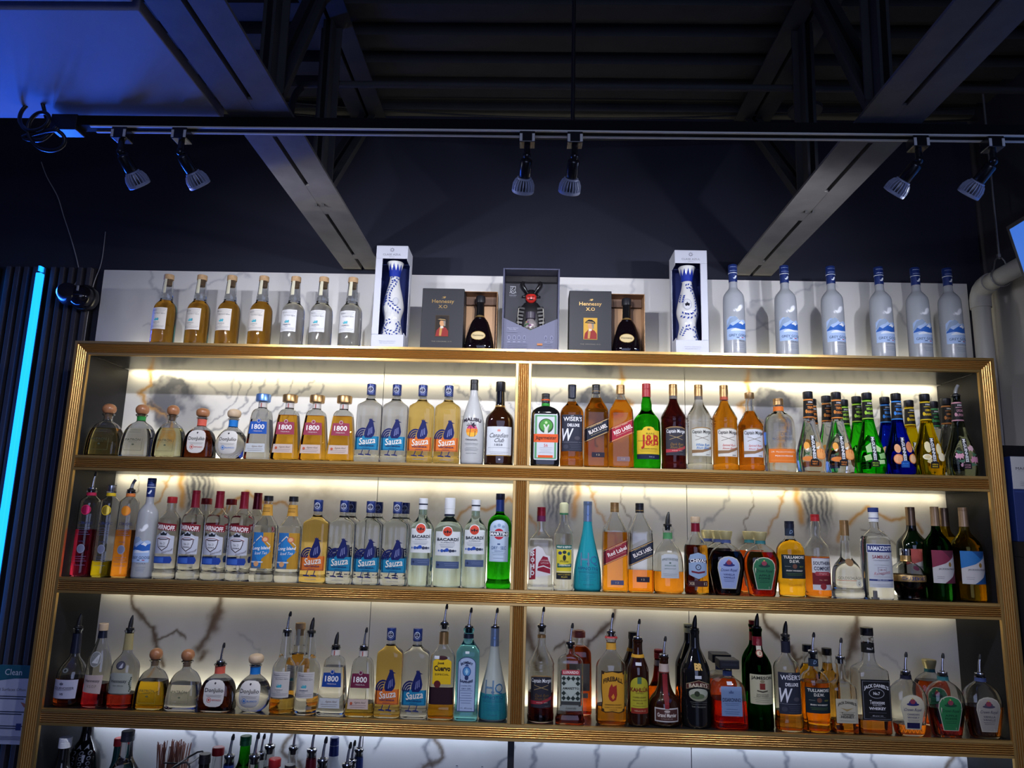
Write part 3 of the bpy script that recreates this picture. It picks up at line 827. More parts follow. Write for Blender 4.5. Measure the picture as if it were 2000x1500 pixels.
K('goose', 'vodka_bottle', [(0, 37), (4, 40), (8, 40.5), (215, 40), (236, 37), (252, 26), (262, 17), (272, 15), (352, 14.5)], glass='frost',
  caps=[('cap', [(288, 16), (325, 16.2), (326, 17), (355, 17), (357, 16)], 'bluefoil')],
  bands=[(322, 324, WH, 'cap_line', 2.4)],
  print_=[('P', [(-40, 55), (40, 55), (40, 128), (26, 134), (10, 128), (-8, 140), (-24, 146), (-40, 132)], '#a9c1e6'),
          ('P', [(-40, 96), (-30, 118), (-16, 108), (-4, 116), (12, 126), (28, 118), (40, 122), (40, 98), (10, 95), (-16, 100)], '#2b62b8'),
          ('P', [(-40, 108), (-26, 138), (-8, 146), (4, 136), (-6, 126), (-22, 120), (-34, 104)], '#8fa3bf'),
          ('P', [(4, 118), (16, 127), (28, 119), (22, 112), (14, 116)], '#e6ecf5'), ('P', [(-24, 92), (-8, 99), (16, 94), (36, 97), (36, 90), (-22, 88)], '#dfe7f2'),
          ('P', [(-10, 176), (2, 172), (6, 184), (14, 190), (7, 178), (12, 172), (26, 182), (12, 166), (0, 162), (-2, 168)], '#f4f6fa'),
          ('P', [(14, 188), (20, 192), (22, 186), (28, 190), (22, 182)], '#f4f6fa'), ('P', [(-14, 168), (-8, 172), (-8, 166), (-4, 168), (-8, 162)], '#f4f6fa'),
          ('R', -4, 62, 6, 64.5, '#1c2d5c'), ('R', 6.5, 62, 14, 64.5, '#e6ecf5'), ('R', 14.5, 62, 24, 64.5, '#b02030')] + lines(-10, 30, [38, 32, 26], '#8fa0bb', 0.9),
  text=[('T', 'GREY GOOSE', 6, 72, 74, 9.5, '#1c2d5c'), ('T', 'VODKA', 12, 51, 34, 5, '#5b6f93')],
  extra=lambda root, S, lab: link('cap_print', layers_mesh('cap_print', Shape([(288, 16), (357, 16.2)]), [('P', [(-4, 304), (2, 302), (4, 310), (9, 314), (6, 306), (11, 309), (5, 299), (-2, 299)], '#e6ecf5'), ('R', -15, 331, 15, 332, '#c6d2ee'), ('R', -15, 346, 15, 347, '#c6d2ee')], 1.1), root),
  desc='frosted vodka bottle with blue cap, snowy mountain print and flying geese')

def patron(key, liq, fill, ribbon, desc):
    K(key, 'tequila_bottle', [(0, 58), (4, 62), (8, 63), (60, 60), (95, 52), (118, 38), (130, 20), (136, 15), (152, 15.5), (156, 22), (159, 22), (161, 17)], n=4.5, dr=0.66, neck=128, glass='clear', liq=liq, fill=fill,
      caps=[('stopper', [(161, 14), (163, 19), (170, 23.5), (178, 25), (187, 23), (194, 17), (198, 8)], 'wood' if key != 'patron_low' else 'palewood'), ('cork_plug', [(140, 12), (160, 13)], 'cork')],
      bands=[(137, 152, ribbon, 'neck_ribbon', 0.8)] if ribbon else [],
      print_=[('R', -34, 22, 34, 23, '#56604f'), ('R', -34, 22, -33, 66, '#56604f'), ('R', 33, 22, 34, 66, '#56604f'), ('R', -22, 90, 22, 91, '#56604f'), ('R', -22, 98, 22, 99, '#56604f'), star(0, 44, 5, '#56604f', 6)],
      text=[('T', 'PATRÓN', -2, 63, 58, 11, '#454c3f', dict(b=0.01)), ('T', 'TEQUILA', -2, 53, 34, 3.4, '#565d50')], desc=desc)
patron('patron_gold', '#e8d488', 104, None, 'squat pale gold tequila decanter with round brown wooden ball stopper')
patron('patron_silver', None, 104, '#2c8a3c', 'squat clear tequila decanter with ball stopper and green neck ribbon')
patron('patron_plain', '#f1f0c8', 110, None, 'squat clear tequila decanter with brown ball stopper and bare neck')
patron('patron_amber', '#e2b628', 92, None, 'squat golden tequila decanter with shiny ball stopper')
patron('patron_clear2', None, 84, None, 'squat clear tequila decanter with dull brown ball stopper')

def julio(key, glass_, liq, fill, rib, ring, pr, n, dr, stop, desc, pour=None, word='REPOSADO'):
    K(key, 'tequila_bottle', pr, n=n, dr=dr, neck=118, glass=glass_, liq=liq, fill=fill,
      caps=[] if pour else [('stopper', [(155, 13), (158, 22), (163, 26), (172, 27.5), (180, 26), (186, 20), (189, 9)], stop)], bands=[(122, 146, rib, 'neck_ribbon', 0.8)],
      label=[('R', -38, 18, 38, 104, '#d5d2cd', 26)],
      print_=[('E', -16, 40, 8.5, 8.5, ring), ('E', -16, 40, 6.6, 6.6, '#d5d2cd'), ('E', -16, 40, 4, 4, ring), ('R', -2, 90, 2, 97, BK), ('R', -4, 93, 4, 95, BK)] + lines(-28, 30, [55, 51], '#6f6a66', 0.8),
      text=[('T', 'DonJulio', 0, 70, 68, 17, '#221d1c', dict(b=0.012)), ('T', word, 12, 40, 34, 5.5, ring, dict(b=0.01))], pour=pour, desc=desc)
_sq = [(0, 60), (4, 64), (8, 65), (70, 61), (96, 50), (110, 34), (119, 19), (124, 17.5), (147, 17.5), (149, 23), (152, 23), (155, 19)]
_rn = [(0, 30), (3, 38), (18, 55), (46, 64), (66, 63), (92, 51), (108, 34), (119, 19), (124, 17.5), (147, 17.5), (149, 22), (152, 22), (155, 19)]
julio('julio_amber', 'clear', '#4e1e05', 104, '#d9604e', '#c4574c', _sq, 4.5, 0.62, 'wood', 'squat dark amber tequila bottle with coral neck band and oval cream label')
julio('julio_clear', 'clear', None, 100, '#1f77c8', '#3d82cf', _rn, 2.4, 0.75, 'palewood', 'rounded clear tequila bottle with blue neck band and oval white label', word='BLANCO')
julio('julio_pour', 'clear', '#4e1e05', 100, '#d9604e', '#c4574c', _sq, 4.5, 0.62, 'wood', 'squat dark amber tequila bottle with steel pourer and coral neck band', pour='steel')

def t1800(key, liq, fill, col, capm, pour, desc):
    K(key, 'tequila_bottle', [(0, 48), (4, 52), (10, 53), (150, 39), (176, 35), (186, 28), (192, 17), (198, 16), (222, 16)], n=7, dr=0.72, neck=190, liq=liq, fill=fill,
      caps=[] if pour else [('cap', [(218, 27), (220, 28.5), (243, 29), (246, 27)], capm)], bands=[(196, 214, '#c9c2bd', 'neck_label', 0.6)] + ([(216, 221, 'clear', 'neck_ring', 3)] if pour else []),
      label=[('P', [(-36, 94), (36, 94), (32, 140), (8, 141), (6, 150), (-6, 150), (-8, 141), (-32, 140)], col), ('P', [(-42, 26), (36, 26), (34, 58), (-40, 58)], '#c6b1a6' if liq else '#bfc3c6')],
      print_=[('E', 0, 143, 7, 7, '#d8cfcf'), ('E', 0, 143, 5.6, 5.6, col), ('E', -28, 44, 5, 5, '#b5563a' if liq else '#b8bcc0'), ('R', -2, 196, 2, 212, '#a0504a')] + lines(-34, 28, [38, 32], '#6d6058', 0.8),
      text=[('T', '1800', 0, 121, 50, 19, '#f0eceb', dict(b=0.02)), ('T', '-TEQUILA-', 0, 104, 38, 4.6, '#e0d8d6'), ('T', 'Agave Azul', 4, 47, 44, 9, '#8a7a70', dict(sh=0.4))], pour=pour, desc=desc)
t1800('t1800_silver', None, 150, '#1d52a8', 'bluemetal', None, 'tapered clear tequila bottle with wide blue metal cap and blue label')
t1800('t1800_gold', '#f0b43c', 168, '#93354c', 'brass', None, 'tapered amber tequila bottle with wide bronze cap and plum label')
t1800('t1800_silver_pour', None, 158, '#16408f', None, 'black', 'tapered clear tequila bottle with black pourer and blue label')
t1800('t1800_gold_pour', '#e6c25e', 44, '#6a1f3e', None, 'steel', 'tapered nearly empty tequila bottle with steel pourer and plum label')

K('malibu', 'liqueur_bottle', [(0, 38), (4, 42), (10, 44), (120, 44), (170, 40), (215, 28), (250, 17), (268, 14.5), (312, 14)], glass='white_coat',
  caps=[('cap', screw(278, 320, 15.5), 'blackcap')],
  print_=[('E', 0, 122, 22, 22, '#e88a2a'), ('P', [(-20, 130), (20, 130), (17, 137), (10, 142), (0, 144), (-10, 142), (-17, 137)], '#c9507a'), ('P', [(-21, 116), (21, 116), (18, 108), (8, 101), (-8, 101), (-18, 108)], '#f0b03a')] +
         [('P', [(-10, 100), (-8, 100), (-2, 140), (-4, 140)], '#2b2034')] + [('P', [(-3 + 22 * math.cos(t) * 0.9, 142 + 14 * math.sin(t)), (-3 + 12 * math.cos(t + 0.16), 145 + 9 * math.sin(t + 0.1)), (-3, 143), (-3 + 12 * math.cos(t - 0.16), 140 + 9 * math.sin(t - 0.1))], '#2b2034') for t in (0.1, 0.8, 1.6, 2.4, 3.1, 5.6, 3.8)] +
         [('P', [(10, 102), (12, 102), (13, 122), (11, 122)], '#2b2034')] + [('P', [(12 + 11 * math.cos(t), 124 + 8 * math.sin(t)), (12 + 6 * math.cos(t + 0.25), 125 + 4 * math.sin(t)), (12, 124)], '#2b2034') for t in (0.2, 1.2, 2.2, 3.1)] +
         lines(-26, 26, [76, 71, 60, 55, 50, 40], '#8d8f98', 1.0),
  text=[('T', 'MALIBU', 0, 165, 70, 13, '#2b2034', dict(b=0.03, arc=110)), ('T', 'ORIGINAL', 0, 89, 44, 6, '#2b2034', dict(b=0.01, arc=-120))],
  desc='white coconut rum bottle with palm tree sunset print and black cap')
K('canadian', 'whisky_bottle', [(0, 50), (4, 54), (12, 55), (165, 54), (185, 47), (205, 27), (218, 18), (232, 16.5), (286, 15), (306, 15)], glass='brownglass', neck=205, n=2.6, dr=0.8,
  caps=[('cap', cyl(276, 314, 18, 2), 'blackcap')], bands=[(216, 223, 'gold', 'neck_band'), (224, 276, 'darkglass', 'neck_foil')],
  label=[('R', -46, 36, 48, 140, '#d2d6dc', 1)], print_=[('R', -46, 33, 48, 35.5, GD), star(0, 126, 7, '#d8938a', 5), ('E', 4, 20, 4, 3, '#c8c8d0')] + lines(-38, 40, [62, 46, 41], '#8d93a0', 0.9),
  text=[('T', 'Canadian', 0, 108, 66, 16, '#1d1d2c', dict(sh=0.45)), ('T', 'Club', 2, 90, 34, 15, '#1d1d2c', dict(sh=0.45)), ('T', '1858', 0, 73, 28, 8, '#4a4c58')],
  desc='dark whisky bottle with pale blue-white label, gold neck band and black cap')
K('jager', 'liqueur_bottle', [(0, 48), (4, 52), (10, 53), (188, 53), (204, 48), (214, 36), (222, 18), (226, 15), (262, 15)], n=6, dr=0.62, neck=220, glass='darkglass',
  caps=[('cap', screw(236, 270, 15.5), 'blackcap')], bands=[(222, 233, '#2f8a34', 'neck_glass', 0.3), (243, 248, '#d35a28', 'cap_band', 1.4)],
  label=[('R', -42, 22, 44, 190, '#c8ccd4', 5), ('R', -38, 26, 40, 186, '#5d9a6d', 3), ('R', -31, 30, 33, 180, '#c8ccd4', 2)],
  print_=[('E', 2, 146, 27, 27, '#2c4a2c'), ('E', 2, 148, 23, 22, '#4c9440'), ('P', [(-5, 118), (9, 118), (7, 136), (14, 150), (10, 152), (3, 140), (-3, 152), (-8, 150), (-3, 136)], '#cdd3c6'), ('E', 2, 158, 5, 5, '#b5d89a'), ('P', [(-42, 86), (46, 86), (46, 116), (-42, 116)], '#dc5b2b'), ('R', -26, 30, 28, 39, '#d9582c')] + lines(-22, 26, [66, 60, 54, 48], '#a6abb5', 0.8),
  text=[('T', 'Jägermeister', 2, 101, 76, 17, '#1d1a18', dict(b=0.015)), ('T', '56', 2, 75, 14, 11, '#cf5048')],
  desc='flat dark herbal liqueur bottle with green-bordered label and orange name band')
K('wiser', 'whisky_bottle', [(0, 40), (4, 43), (30, 43.5), (34, 41.5), (188, 42), (200, 43), (216, 38), (232, 22), (244, 15.5), (258, 14.5), (304, 14.5)], n=2.8, dr=0.85, neck=236, liq='#b8691a', fill=242,
  caps=[('cap', screw(284, 307, 15.8), 'navyfoil')], bands=[(256, 284, 'navyfoil', 'neck_foil', 0.8)],
  label=[('R', -40, 56, 40, 190, '#2a2d3c', 1)], print_=[('R', -38, 88, 38, 89, '#7d7f8c'), ('E', 18, 104, 10, 7, '#464450'), ('E', -22, 72, 9, 8, '#3c3e4c')] + lines(-10, 36, [80, 74, 68, 62], '#5b5e6e', 0.8),
  text=[('T', "WISER'S", 2, 174, 66, 16, '#e8e8ee', dict(b=0.015)), ('T', 'J.P.', 0, 185, 12, 5, '#e8e8ee'), ('T', 'DELUXE', 4, 151, 42, 11, '#e8e8ee', dict(b=0.03)), ('T', 'W', -16, 116, 42, 46, '#dfe0ea', dict(sh=0.25, b=0.02)), ('T', '40% ALC', -8, 22, 44, 7, '#8a3a12')],
  desc='amber whisky bottle with dark navy label bearing a large white W')
def jw(key, col, capm, name, tcol, liq, fill, desc, pour=None, flat='#7d6a72', white=True):
    K(key, 'whisky_bottle', [(0, 41), (4, 44), (9, 45), (208, 44), (222, 38), (246, 24), (266, 16), (278, 14), (300, 13.5)], n=8, dr=0.9, neck=262, liq=liq, fill=fill,
      caps=[('cap', screw(276, 310, 15.5), capm)], bands=[(283, 287, '#c8a05a', 'cap_line', 1.6)],
      label=[('P', [(-44, 88), (44, 128), (44, 182), (-44, 142)], col)],
      print_=[('P', [(-44, 90), (44, 130), (44, 132.5), (-44, 92.5)], '#c9a368'), ('P', [(-44, 137), (44, 177), (44, 179.5), (-44, 139.5)], '#c9a368'), ('R', -18, 36 if not white else 24, 28, 54 if not white else 40, '#272233' if not white else flat)],
      text=[('T', name, 4, 139, 72, 14, '#eee6e2', dict(rot=24.4, b=0.02)), ('T', 'Johnnie Walker', -2, 153, 52, 5.5, tcol, dict(rot=24.4, sh=0.3)), ('T', 'Blended Scotch Whisky', 8, 127, 62, 4, tcol, dict(rot=24.4)), ('T', '12', 5, 45 if not white else 32, 12, 6, '#b8a88c')], desc=desc, pour=pour)
jw('jw_black', '#1d2030', 'blackcap', 'BLACK LABEL', '#c9b894', '#c87a20', 258, 'square amber scotch bottle with slanted black label, full to the shoulder', white=False)
jw('jw_red', '#a32438', 'brass', 'RED LABEL', '#e6c7b4', '#d07f1c', 252, 'square amber scotch bottle with slanted red label, full to the shoulder')
jw('jw_red_half', '#8a2a38', 'brass', 'Red Label', '#d9a8a0', '#ef9a20', 206, 'square scotch bottle with slanted red label and air above the whisky', flat='#4b5074')
jw('jw_black_low', '#23283c', 'blackcap', 'BLACK LABEL', '#a8a288', '#ef8d14', 78, 'square scotch bottle with slanted black label, mostly empty', white=False)
K('jb', 'whisky_bottle', [(0, 47), (4, 50), (10, 51), (165, 51), (185, 46), (208, 27), (222, 19), (240, 20), (254, 17), (264, 15), (312, 14.5)], glass='greenglass', liq=None,
  caps=[('cap', screw(268, 319, 16), 'redcap')],
  label=[('P', [(-46, 52), (46, 52), (46, 138), (24, 139), (18, 148), (8, 152), (-8, 152), (-18, 148), (-24, 139), (-46, 138)], '#d9b62c'), ('R', -46, 34, 46, 51, '#141b3a')],
  print_=[star(0, 142, 6, '#6a5a20', 6)] + lines(-38, 38, [68, 64, 60], '#8a7320', 0.9), text=[('T', 'J&B', 6, 96, 68, 52, '#b02820', dict(b=0.03)), ('T', 'RARE', 6, 126, 30, 6, '#3a3418'), ('T', 'Justerini', -26, 100, 34, 6, '#3a3418', dict(sh=0.3)), ('T', 'BLENDED SCOTCH', 4, 72, 54, 3.4, '#5a4a18'), ('T', '750 ml', 10, 42, 20, 4, '#9aa0c0')],
  desc='green whisky bottle with yellow label, big red initials and red cap')
def captain(key, liq, paper, ink, sub, words, fill, H, desc, cap='brass', wave='#8a6a4a', pour=None, capsmall=False, glass_='clear'):
    d = H - 318
    pr = [(0, 43), (4, 46), (22, 46.5), (25, 44.5), (30, 44.5), (168 + d, 45), (172 + d, 46), (176 + d, 45), (186 + d, 45), (190 + d, 46.2), (196 + d, 45), (214 + d, 36), (238 + d, 22), (254 + d, 15), (270 + d, 14), (314 + d, 14)]
    caps = [] if pour else ([('cap', cyl(H - 22, H, 17), cap)] if capsmall else [('cap', screw(H - 34, H, 15.5), cap)])
    bands = [] if capsmall else [(H - (56 if not pour else 40), H - (44 if not pour else 30), ('#6a6460' if paper != '#d8d4cc' else '#b4543c') if not pour else 'brass', 'neck_band', 0.7)]
    if not pour and not capsmall: bands.append((H - 44, H - 33, cap, 'neck_foil', 1.0))
    sword = '#a08a60' if ink == WH else '#7d766c'
    K(key, 'rum_bottle', pr, neck=236 + d, glass=glass_, liq=liq, fill=fill, bands=bands, caps=caps, pour=pour,
      label=[('A', -38, 50, 40, 152, paper, 5)],
      print_=[('P', [(-38, 146), (-20, 150), (0, 151), (22, 150), (40, 146), (40, 149), (22, 154), (0, 155), (-20, 154), (-38, 149)], '#9a7d52'), ('P', [(-24, 108), (26, 124), (26, 122), (-24, 106)], sword), ('P', [(-24, 124), (26, 108), (26, 106), (-24, 122)], sword),
              ('P', [(-38, 60), (0, 62), (40, 76), (40, 86), (0, 72), (-38, 72)], wave)] + [('R', 14, 54, 30, 56, '#555555')],
      text=[('T', "Captain Morgan", 2, 136, 74, 17, ink, dict(b=0.012, sx=0.8)), ('T', words[0], 4, 90, 50, 10, sub, dict(sh=0.4, b=0.01)), ('T', words[1], 4, 79, 50, 9, sub, dict(sh=0.4, b=0.01))] + ([('T', '40% alc', 4, 67, 40, 3.4, '#e0c0b0')] if ink == WH else []), desc=desc)
captain('cm_dark', '#3a0c0a', '#33323c', WH, '#8a6a3c', ('Dark Rum', 'Rhum Brun'), 262, 318, 'dark rum bottle with black label and bronze cap', wave='#b03844')
captain('cm_white', None, '#cfd0c8', '#2e2c2a', '#3a78b8', ('White Rum', 'Rhum Blanc'), 262, 318, 'clear white rum bottle with cream label and bronze cap')
captain('cm_spiced', '#d8871c', '#d8d4cc', '#2e2c2a', '#c04a48', ('Spiced Rum', 'Rhum Épicé'), 258, 318, 'tall amber spiced rum bottle with cream label and bronze cap')
captain('cm_small', '#c06a14', '#cdd0d8', '#2e2c2a', '#c04a48', ('Spiced Rum', 'Rhum Épicé'), 222, 292, 'short amber spiced rum bottle with bare neck and wide bronze cap', capsmall=True)
captain('cm_pour', '#3a0c0a', '#2c2c36', WH, '#6a5030', ('Dark Rum', 'Rhum Brun'), 96, 313, 'half empty dark rum bottle with steel pourer and black label', wave='#a02c3c', pour='steel')
K('doctor', 'schnapps_bottle', [(0, 51), (4, 54), (10, 55), (178, 55), (200, 47), (212, 34), (220, 20), (226, 17.5), (252, 17.5)], n=2.6, dr=0.7, neck=218,
  caps=[('cap', screw(246, 270, 18), 'brass')], bands=[(223, 240, '#e0762c', 'neck_label', 0.7)], label=[('R', -53, 32, 53, 82, '#dd7424')],
  print_=lines(-44, 46, [40, 85], '#e8a66a', 0.9) + [('R', -34, 128, 34, 129, '#8c93a0'), ('R', -34, 106, 34, 107, '#8c93a0')],
  text=[('T', 'DR.', 6, 136, 26, 12, '#5a6274'), ('T', "McGILLICUDDY'S", 2, 118, 76, 9, '#5a6274', dict(b=0.01)), ('T', "DR. McGILLICUDDY'S", 0, 71, 84, 6, '#f3dcc0'), ('T', 'PEACH·PÊCHE', 2, 57, 62, 6, '#f6ead8', dict(b=0.01)), ('T', 'FIREWATER', 0, 150, 50, 5, '#7a8292', dict(arc=80))],
  desc='clear schnapps bottle with orange band label and ribbed cap')
# McQuinness-style cordials: waisted bottles that swell towards the base
def cordial(key, glass_, liq, neckcol, fruit, words, desc, pour=None, badge=BK):
    fr = {
        'orange': [('E', 24, 66, 20, 20, '#d9803a'), ('E', 24, 66, 17, 17, '#eba35e'), ('E', -20, 48, 20, 9, '#d9803a'), ('E', -22, 94, 9, 15, '#e8a040'), ('E', 16, 96, 9, 13, '#c9a878'), ('P', [(-30, 66), (-14, 74), (-18, 60)], '#40603a'), ('P', [(8, 88), (22, 96), (16, 82)], '#e6e0d0'), ('P', [(-28, 80), (-16, 88), (-20, 76)], '#e6e0d0')],
        'melon': [('P', [(-26, 96), (-8, 112), (-6, 78), (-24, 74)], '#9fc98a'), ('P', [(8, 104), (24, 92), (20, 76), (8, 80)], '#b9d89a'), ('P', [(-34, 62), (-14, 70), (-10, 50), (-30, 44)], '#a9d08a'), ('P', [(14, 70), (36, 76), (38, 56), (18, 52)], '#8fbf78'), ('P', [(10, 48), (32, 50), (34, 36), (14, 34)], '#b9d89a')],
        'curacao': [('E', -20, 92, 10, 16, '#e6a878'), ('E', 20, 98, 11, 20, '#d98a5e'), ('E', -20, 54, 16, 18, '#d9804a'), ('E', -22, 54, 12, 14, '#eaa878'), ('E', 28, 56, 14, 18, '#d9803a'), ('E', 28, 56, 11, 15, '#efc090')],
        'banana': [('E', -16, 100, 10, 20, '#e3d6a8'), ('E', 20, 92, 9, 22, '#e8dcae'), ('E', -22, 64, 14, 10, '#efe6c8'), ('E', -22, 64, 10, 7, '#d8c890'), ('E', 26, 64, 12, 15, '#e8dcb8'), ('E', -8, 48, 16, 8, '#d9c896')],
        'flower': [star(-22, 70, 15, '#d9a0b4', 8), star(28, 58, 17, '#c88aa4', 8), star(16, 98, 13, '#d8b0bc', 7), star(-10, 40, 13, '#c893a8', 8), ('P', [(-30, 92), (-8, 84), (-26, 76)], '#3c6650'), ('P', [(20, 84), (40, 76), (22, 68)], '#3c6650'), ('P', [(-2, 60), (-30, 52), (-14, 44)], '#48705a'), ('P', [(12, 46), (36, 40), (16, 34)], '#48705a')],
        None: [],
    }[fruit]
    K(key, 'liqueur_bottle', [(0, 42), (4, 45), (10, 46), (58, 51), (110, 38), (150, 27), (186, 20), (200, 18.5), (268, 16), (274, 14), (290, 14)], n=3.2, dr=0.75, neck=196, seg=36, glass=glass_, liq=liq, fill=190 if not pour else 176,
      caps=[] if pour else [('cap', cyl(272, 297, 17.5, 2), 'blackcap')], bands=[(202, 266, '#1b1a1c', 'neck_label', 0.5), (199, 203, neckcol, 'neck_trim', 0.6), (263, 268, neckcol, 'neck_trim', 0.6)], pour=pour,
      print_=fr + [('P', [(-8, 42), (8, 42), (8, 134), (-8, 134)], BK), ('P', [(-14, 24), (14, 24), (14, 44), (0, 53), (-14, 44)], badge), ('E', -13, 222, 4, 7, '#d88a3c' if fruit == 'orange' else neckcol), ('R', -12, 247, 12, 249, neckcol)],
      text=[('T', 'McGUINNESS', 0, 90, 84, 10.5, WH, dict(rot=-90, b=0.03)), ('T', '1938', 2, 256, 15, 6, WH, dict(b=0.03)), ('T', words[0], 2, 236, 22, 9, neckcol, dict(b=0.03)), ('T', words[1], 2, 220, 22, 9, neckcol, dict(b=0.03)), ('T', words[0], 0, 38, 20, 5, neckcol, dict(b=0.02)), ('T', words[1], 0, 30, 18, 5, neckcol, dict(b=0.02))], desc=desc)
NAMED['emerald'] = glass('bright green glass', (0.16, 0.80, 0.10)); NAMED['cobalt'] = glass('cobalt blue glass', (0.02, 0.08, 0.62)); NAMED['yellowglass'] = glass('yellow glass', (0.92, 0.78, 0.03)); NAMED['smokeglass'] = glass('smoky glass', (0.62, 0.66, 0.58))
cordial('cd_orange', 'clear', None, '#e08a3c', 'orange', ('TRIPLE', 'SEC'), 'clear orange liqueur bottle with fruit print and orange-trimmed neck')
cordial('cd_melon', 'emerald', None, '#9fd040', 'melon', ('MELON', 'MELON'), 'bright green melon liqueur bottle')
cordial('cd_blue', 'cobalt', None, '#3c8ae0', 'curacao', ('BLUE', 'CURAÇAO'), 'deep blue orange liqueur bottle', badge='#1c50a0')
cordial('cd_banana', 'yellowglass', None, '#e0c020', 'banana', ('CRÈME DE', 'BANANE'), 'yellow banana liqueur bottle')
cordial('cd_flower', 'smokeglass', None, '#c890a0', 'flower', ('LYCHEE', 'LITCHI'), 'clear floral liqueur bottle with pink flower print and grey pourer', pour='grey')
cordial('cd_mint', 'clear', None, '#3c9050', None, ('CRÈME DE', 'MENTHE'), 'clear liqueur bottle with green lettering on its black neck label')
cordial('cd_cacao', 'clear', None, '#b07038', None, ('CRÈME DE', 'CACAO'), 'clear liqueur bottle with brown lettering on its black neck label')

def ciroc(key, tint, liq, fill, disc, band, cap, pour, desc, word='CÎROC'):
    K(key, 'vodka_bottle', [(0, 37), (4, 39), (8, 39.5), (262, 38), (272, 34), (282, 22), (287, 16.5), (307, 16)], liq=liq, fill=fill, glass=tint, neck=282,
      caps=[] if pour else [('cap', cyl(304, 328, 18, 2), cap)], bands=[(288, 299, band, 'neck_band', 0.7), (300, 305, 'clear', 'neck_ring', 2.0)], pour=pour,
      print_=[('E', 2, 236, 18, 18, band), ('E', 2, 236, 15.5, 15.5, disc), ('E', 2, 98, 14, 16, '#8d92a8'), ('E', 2, 98, 11.5, 13.5, '#6f7590')] + lines(-22, 26, [172, 164, 156, 148, 70, 62, 54, 40], '#5a6290', 1.0),
      text=[('T', word, 6, 190, 50, 11, '#26346e', dict(b=0.005)), ('T', 'VODKA', 2, 124, 22, 4, '#3c477c')], desc=desc)
NAMED['redmetal'] = mat('red foil disc', (0.55, 0.02, 0.10), rough=0.25, metal=0.6); NAMED['goldmetal'] = mat('yellow gold foil disc', (0.65, 0.46, 0.06), rough=0.25, metal=0.7); NAMED['orangemetal'] = mat('orange foil disc', (0.85, 0.30, 0.02), rough=0.35, metal=0.3)
ciroc('ci_red', 'clear', '#e0305a', 166, 'redmetal', '#b02048', None, 'steel', 'tall vodka bottle with red base, red disc and steel pourer')
ciroc('ci_yellow', 'clear', '#f4d820', 56, 'goldmetal', '#d8b820', 'silver', None, 'tall vodka bottle with yellow disc and grey cap', word='CÎROC')
ciroc('ci_orange', 'clear', '#ffa030', 168, 'orangemetal', '#d87a3c', None, 'grey', 'tall vodka bottle with orange disc and bent grey pourer')
def smirnoff(key, tall, desc):
    W = 46
    pr = [(0, 40), (3, 45), (8, 48), (24, 48), (30, 45), (34, 44.5), (196, 44.5), (212, 42), (232, 24), (240, 18), (286, 17)] if not tall else [(0, 40), (3, 45), (8, 48), (24, 48), (30, 45), (34, 44.5), (208, 44.5), (226, 40), (244, 22), (252, 15.5), (312, 14.5)]
    K(key, 'vodka_bottle', pr, n=2.0, liq=None, fill=214 if not tall else 228,
      caps=[('cap', cyl(268, 291, 19.5, 2), 'redcap')] if not tall else [('cap', screw(286, 316, 15.8), 'redfoil')], bands=[] if not tall else [(254, 286, 'redfoil', 'neck_foil', 0.9)],
      label=[('P', [(-43, 88), (43, 88), (43, 150), (26, 153), (0, 170), (-26, 153), (-43, 150)], '#c2c6d4'), ('P', [(-46, 174), (46, 167), (48, 192), (-44, 199)], '#7c1826')],
      print_=[('P', [(-25, 128), (-26, 144), (-12, 140), (12, 140), (26, 144), (25, 128), (19, 110), (0, 97), (-19, 110)], '#3a2a34'), ('P', [(-22, 128), (-22.5, 140), (-12, 136.5), (12, 136.5), (22.5, 140), (22, 128), (16.5, 112), (0, 100.5), (-16.5, 112)], '#d6d8e0'),
              ('P', [(-30, 138), (-10, 145), (10, 145), (30, 138), (28, 146), (10, 152), (-10, 152), (-28, 146)], '#d6d8e0'), ('P', [(-30, 138), (-10, 145), (10, 145), (30, 138), (29.6, 139.6), (10, 146.6), (-10, 146.6), (-29.6, 139.6)], '#8a1c2c'),
              ('P', [(-12, 152), (12, 152), (14, 163), (7, 159), (0, 166), (-7, 159), (-14, 163)], '#1c2330'), ('P', [(-44, 54), (36, 54), (42, 66), (36, 78), (-44, 78)], '#1e3f96'), ('R', -40, 57, 10, 75, '#3f68c0')],
      text=[('T', 'SMIRNOFF.', 3, 180.5, 80, 17, '#f0e6e8', dict(b=0.03, rot=-5)), ('T', 'No 21', 0, 124, 20, 8, '#2c2a36'), ('T', 'VODKA', 0, 113, 28, 5, '#2c2a36', dict(b=0.03)), ('T', 'Smirnoff', 20, 97, 44, 8, '#5a4a5c', dict(sh=0.5, rot=16))], desc=desc)
smirnoff('sm_short', False, 'clear vodka bottle with wide red plastic cap and red name band')
smirnoff('sm_tall', True, 'clear vodka bottle with tall dark red foil neck and red name band')
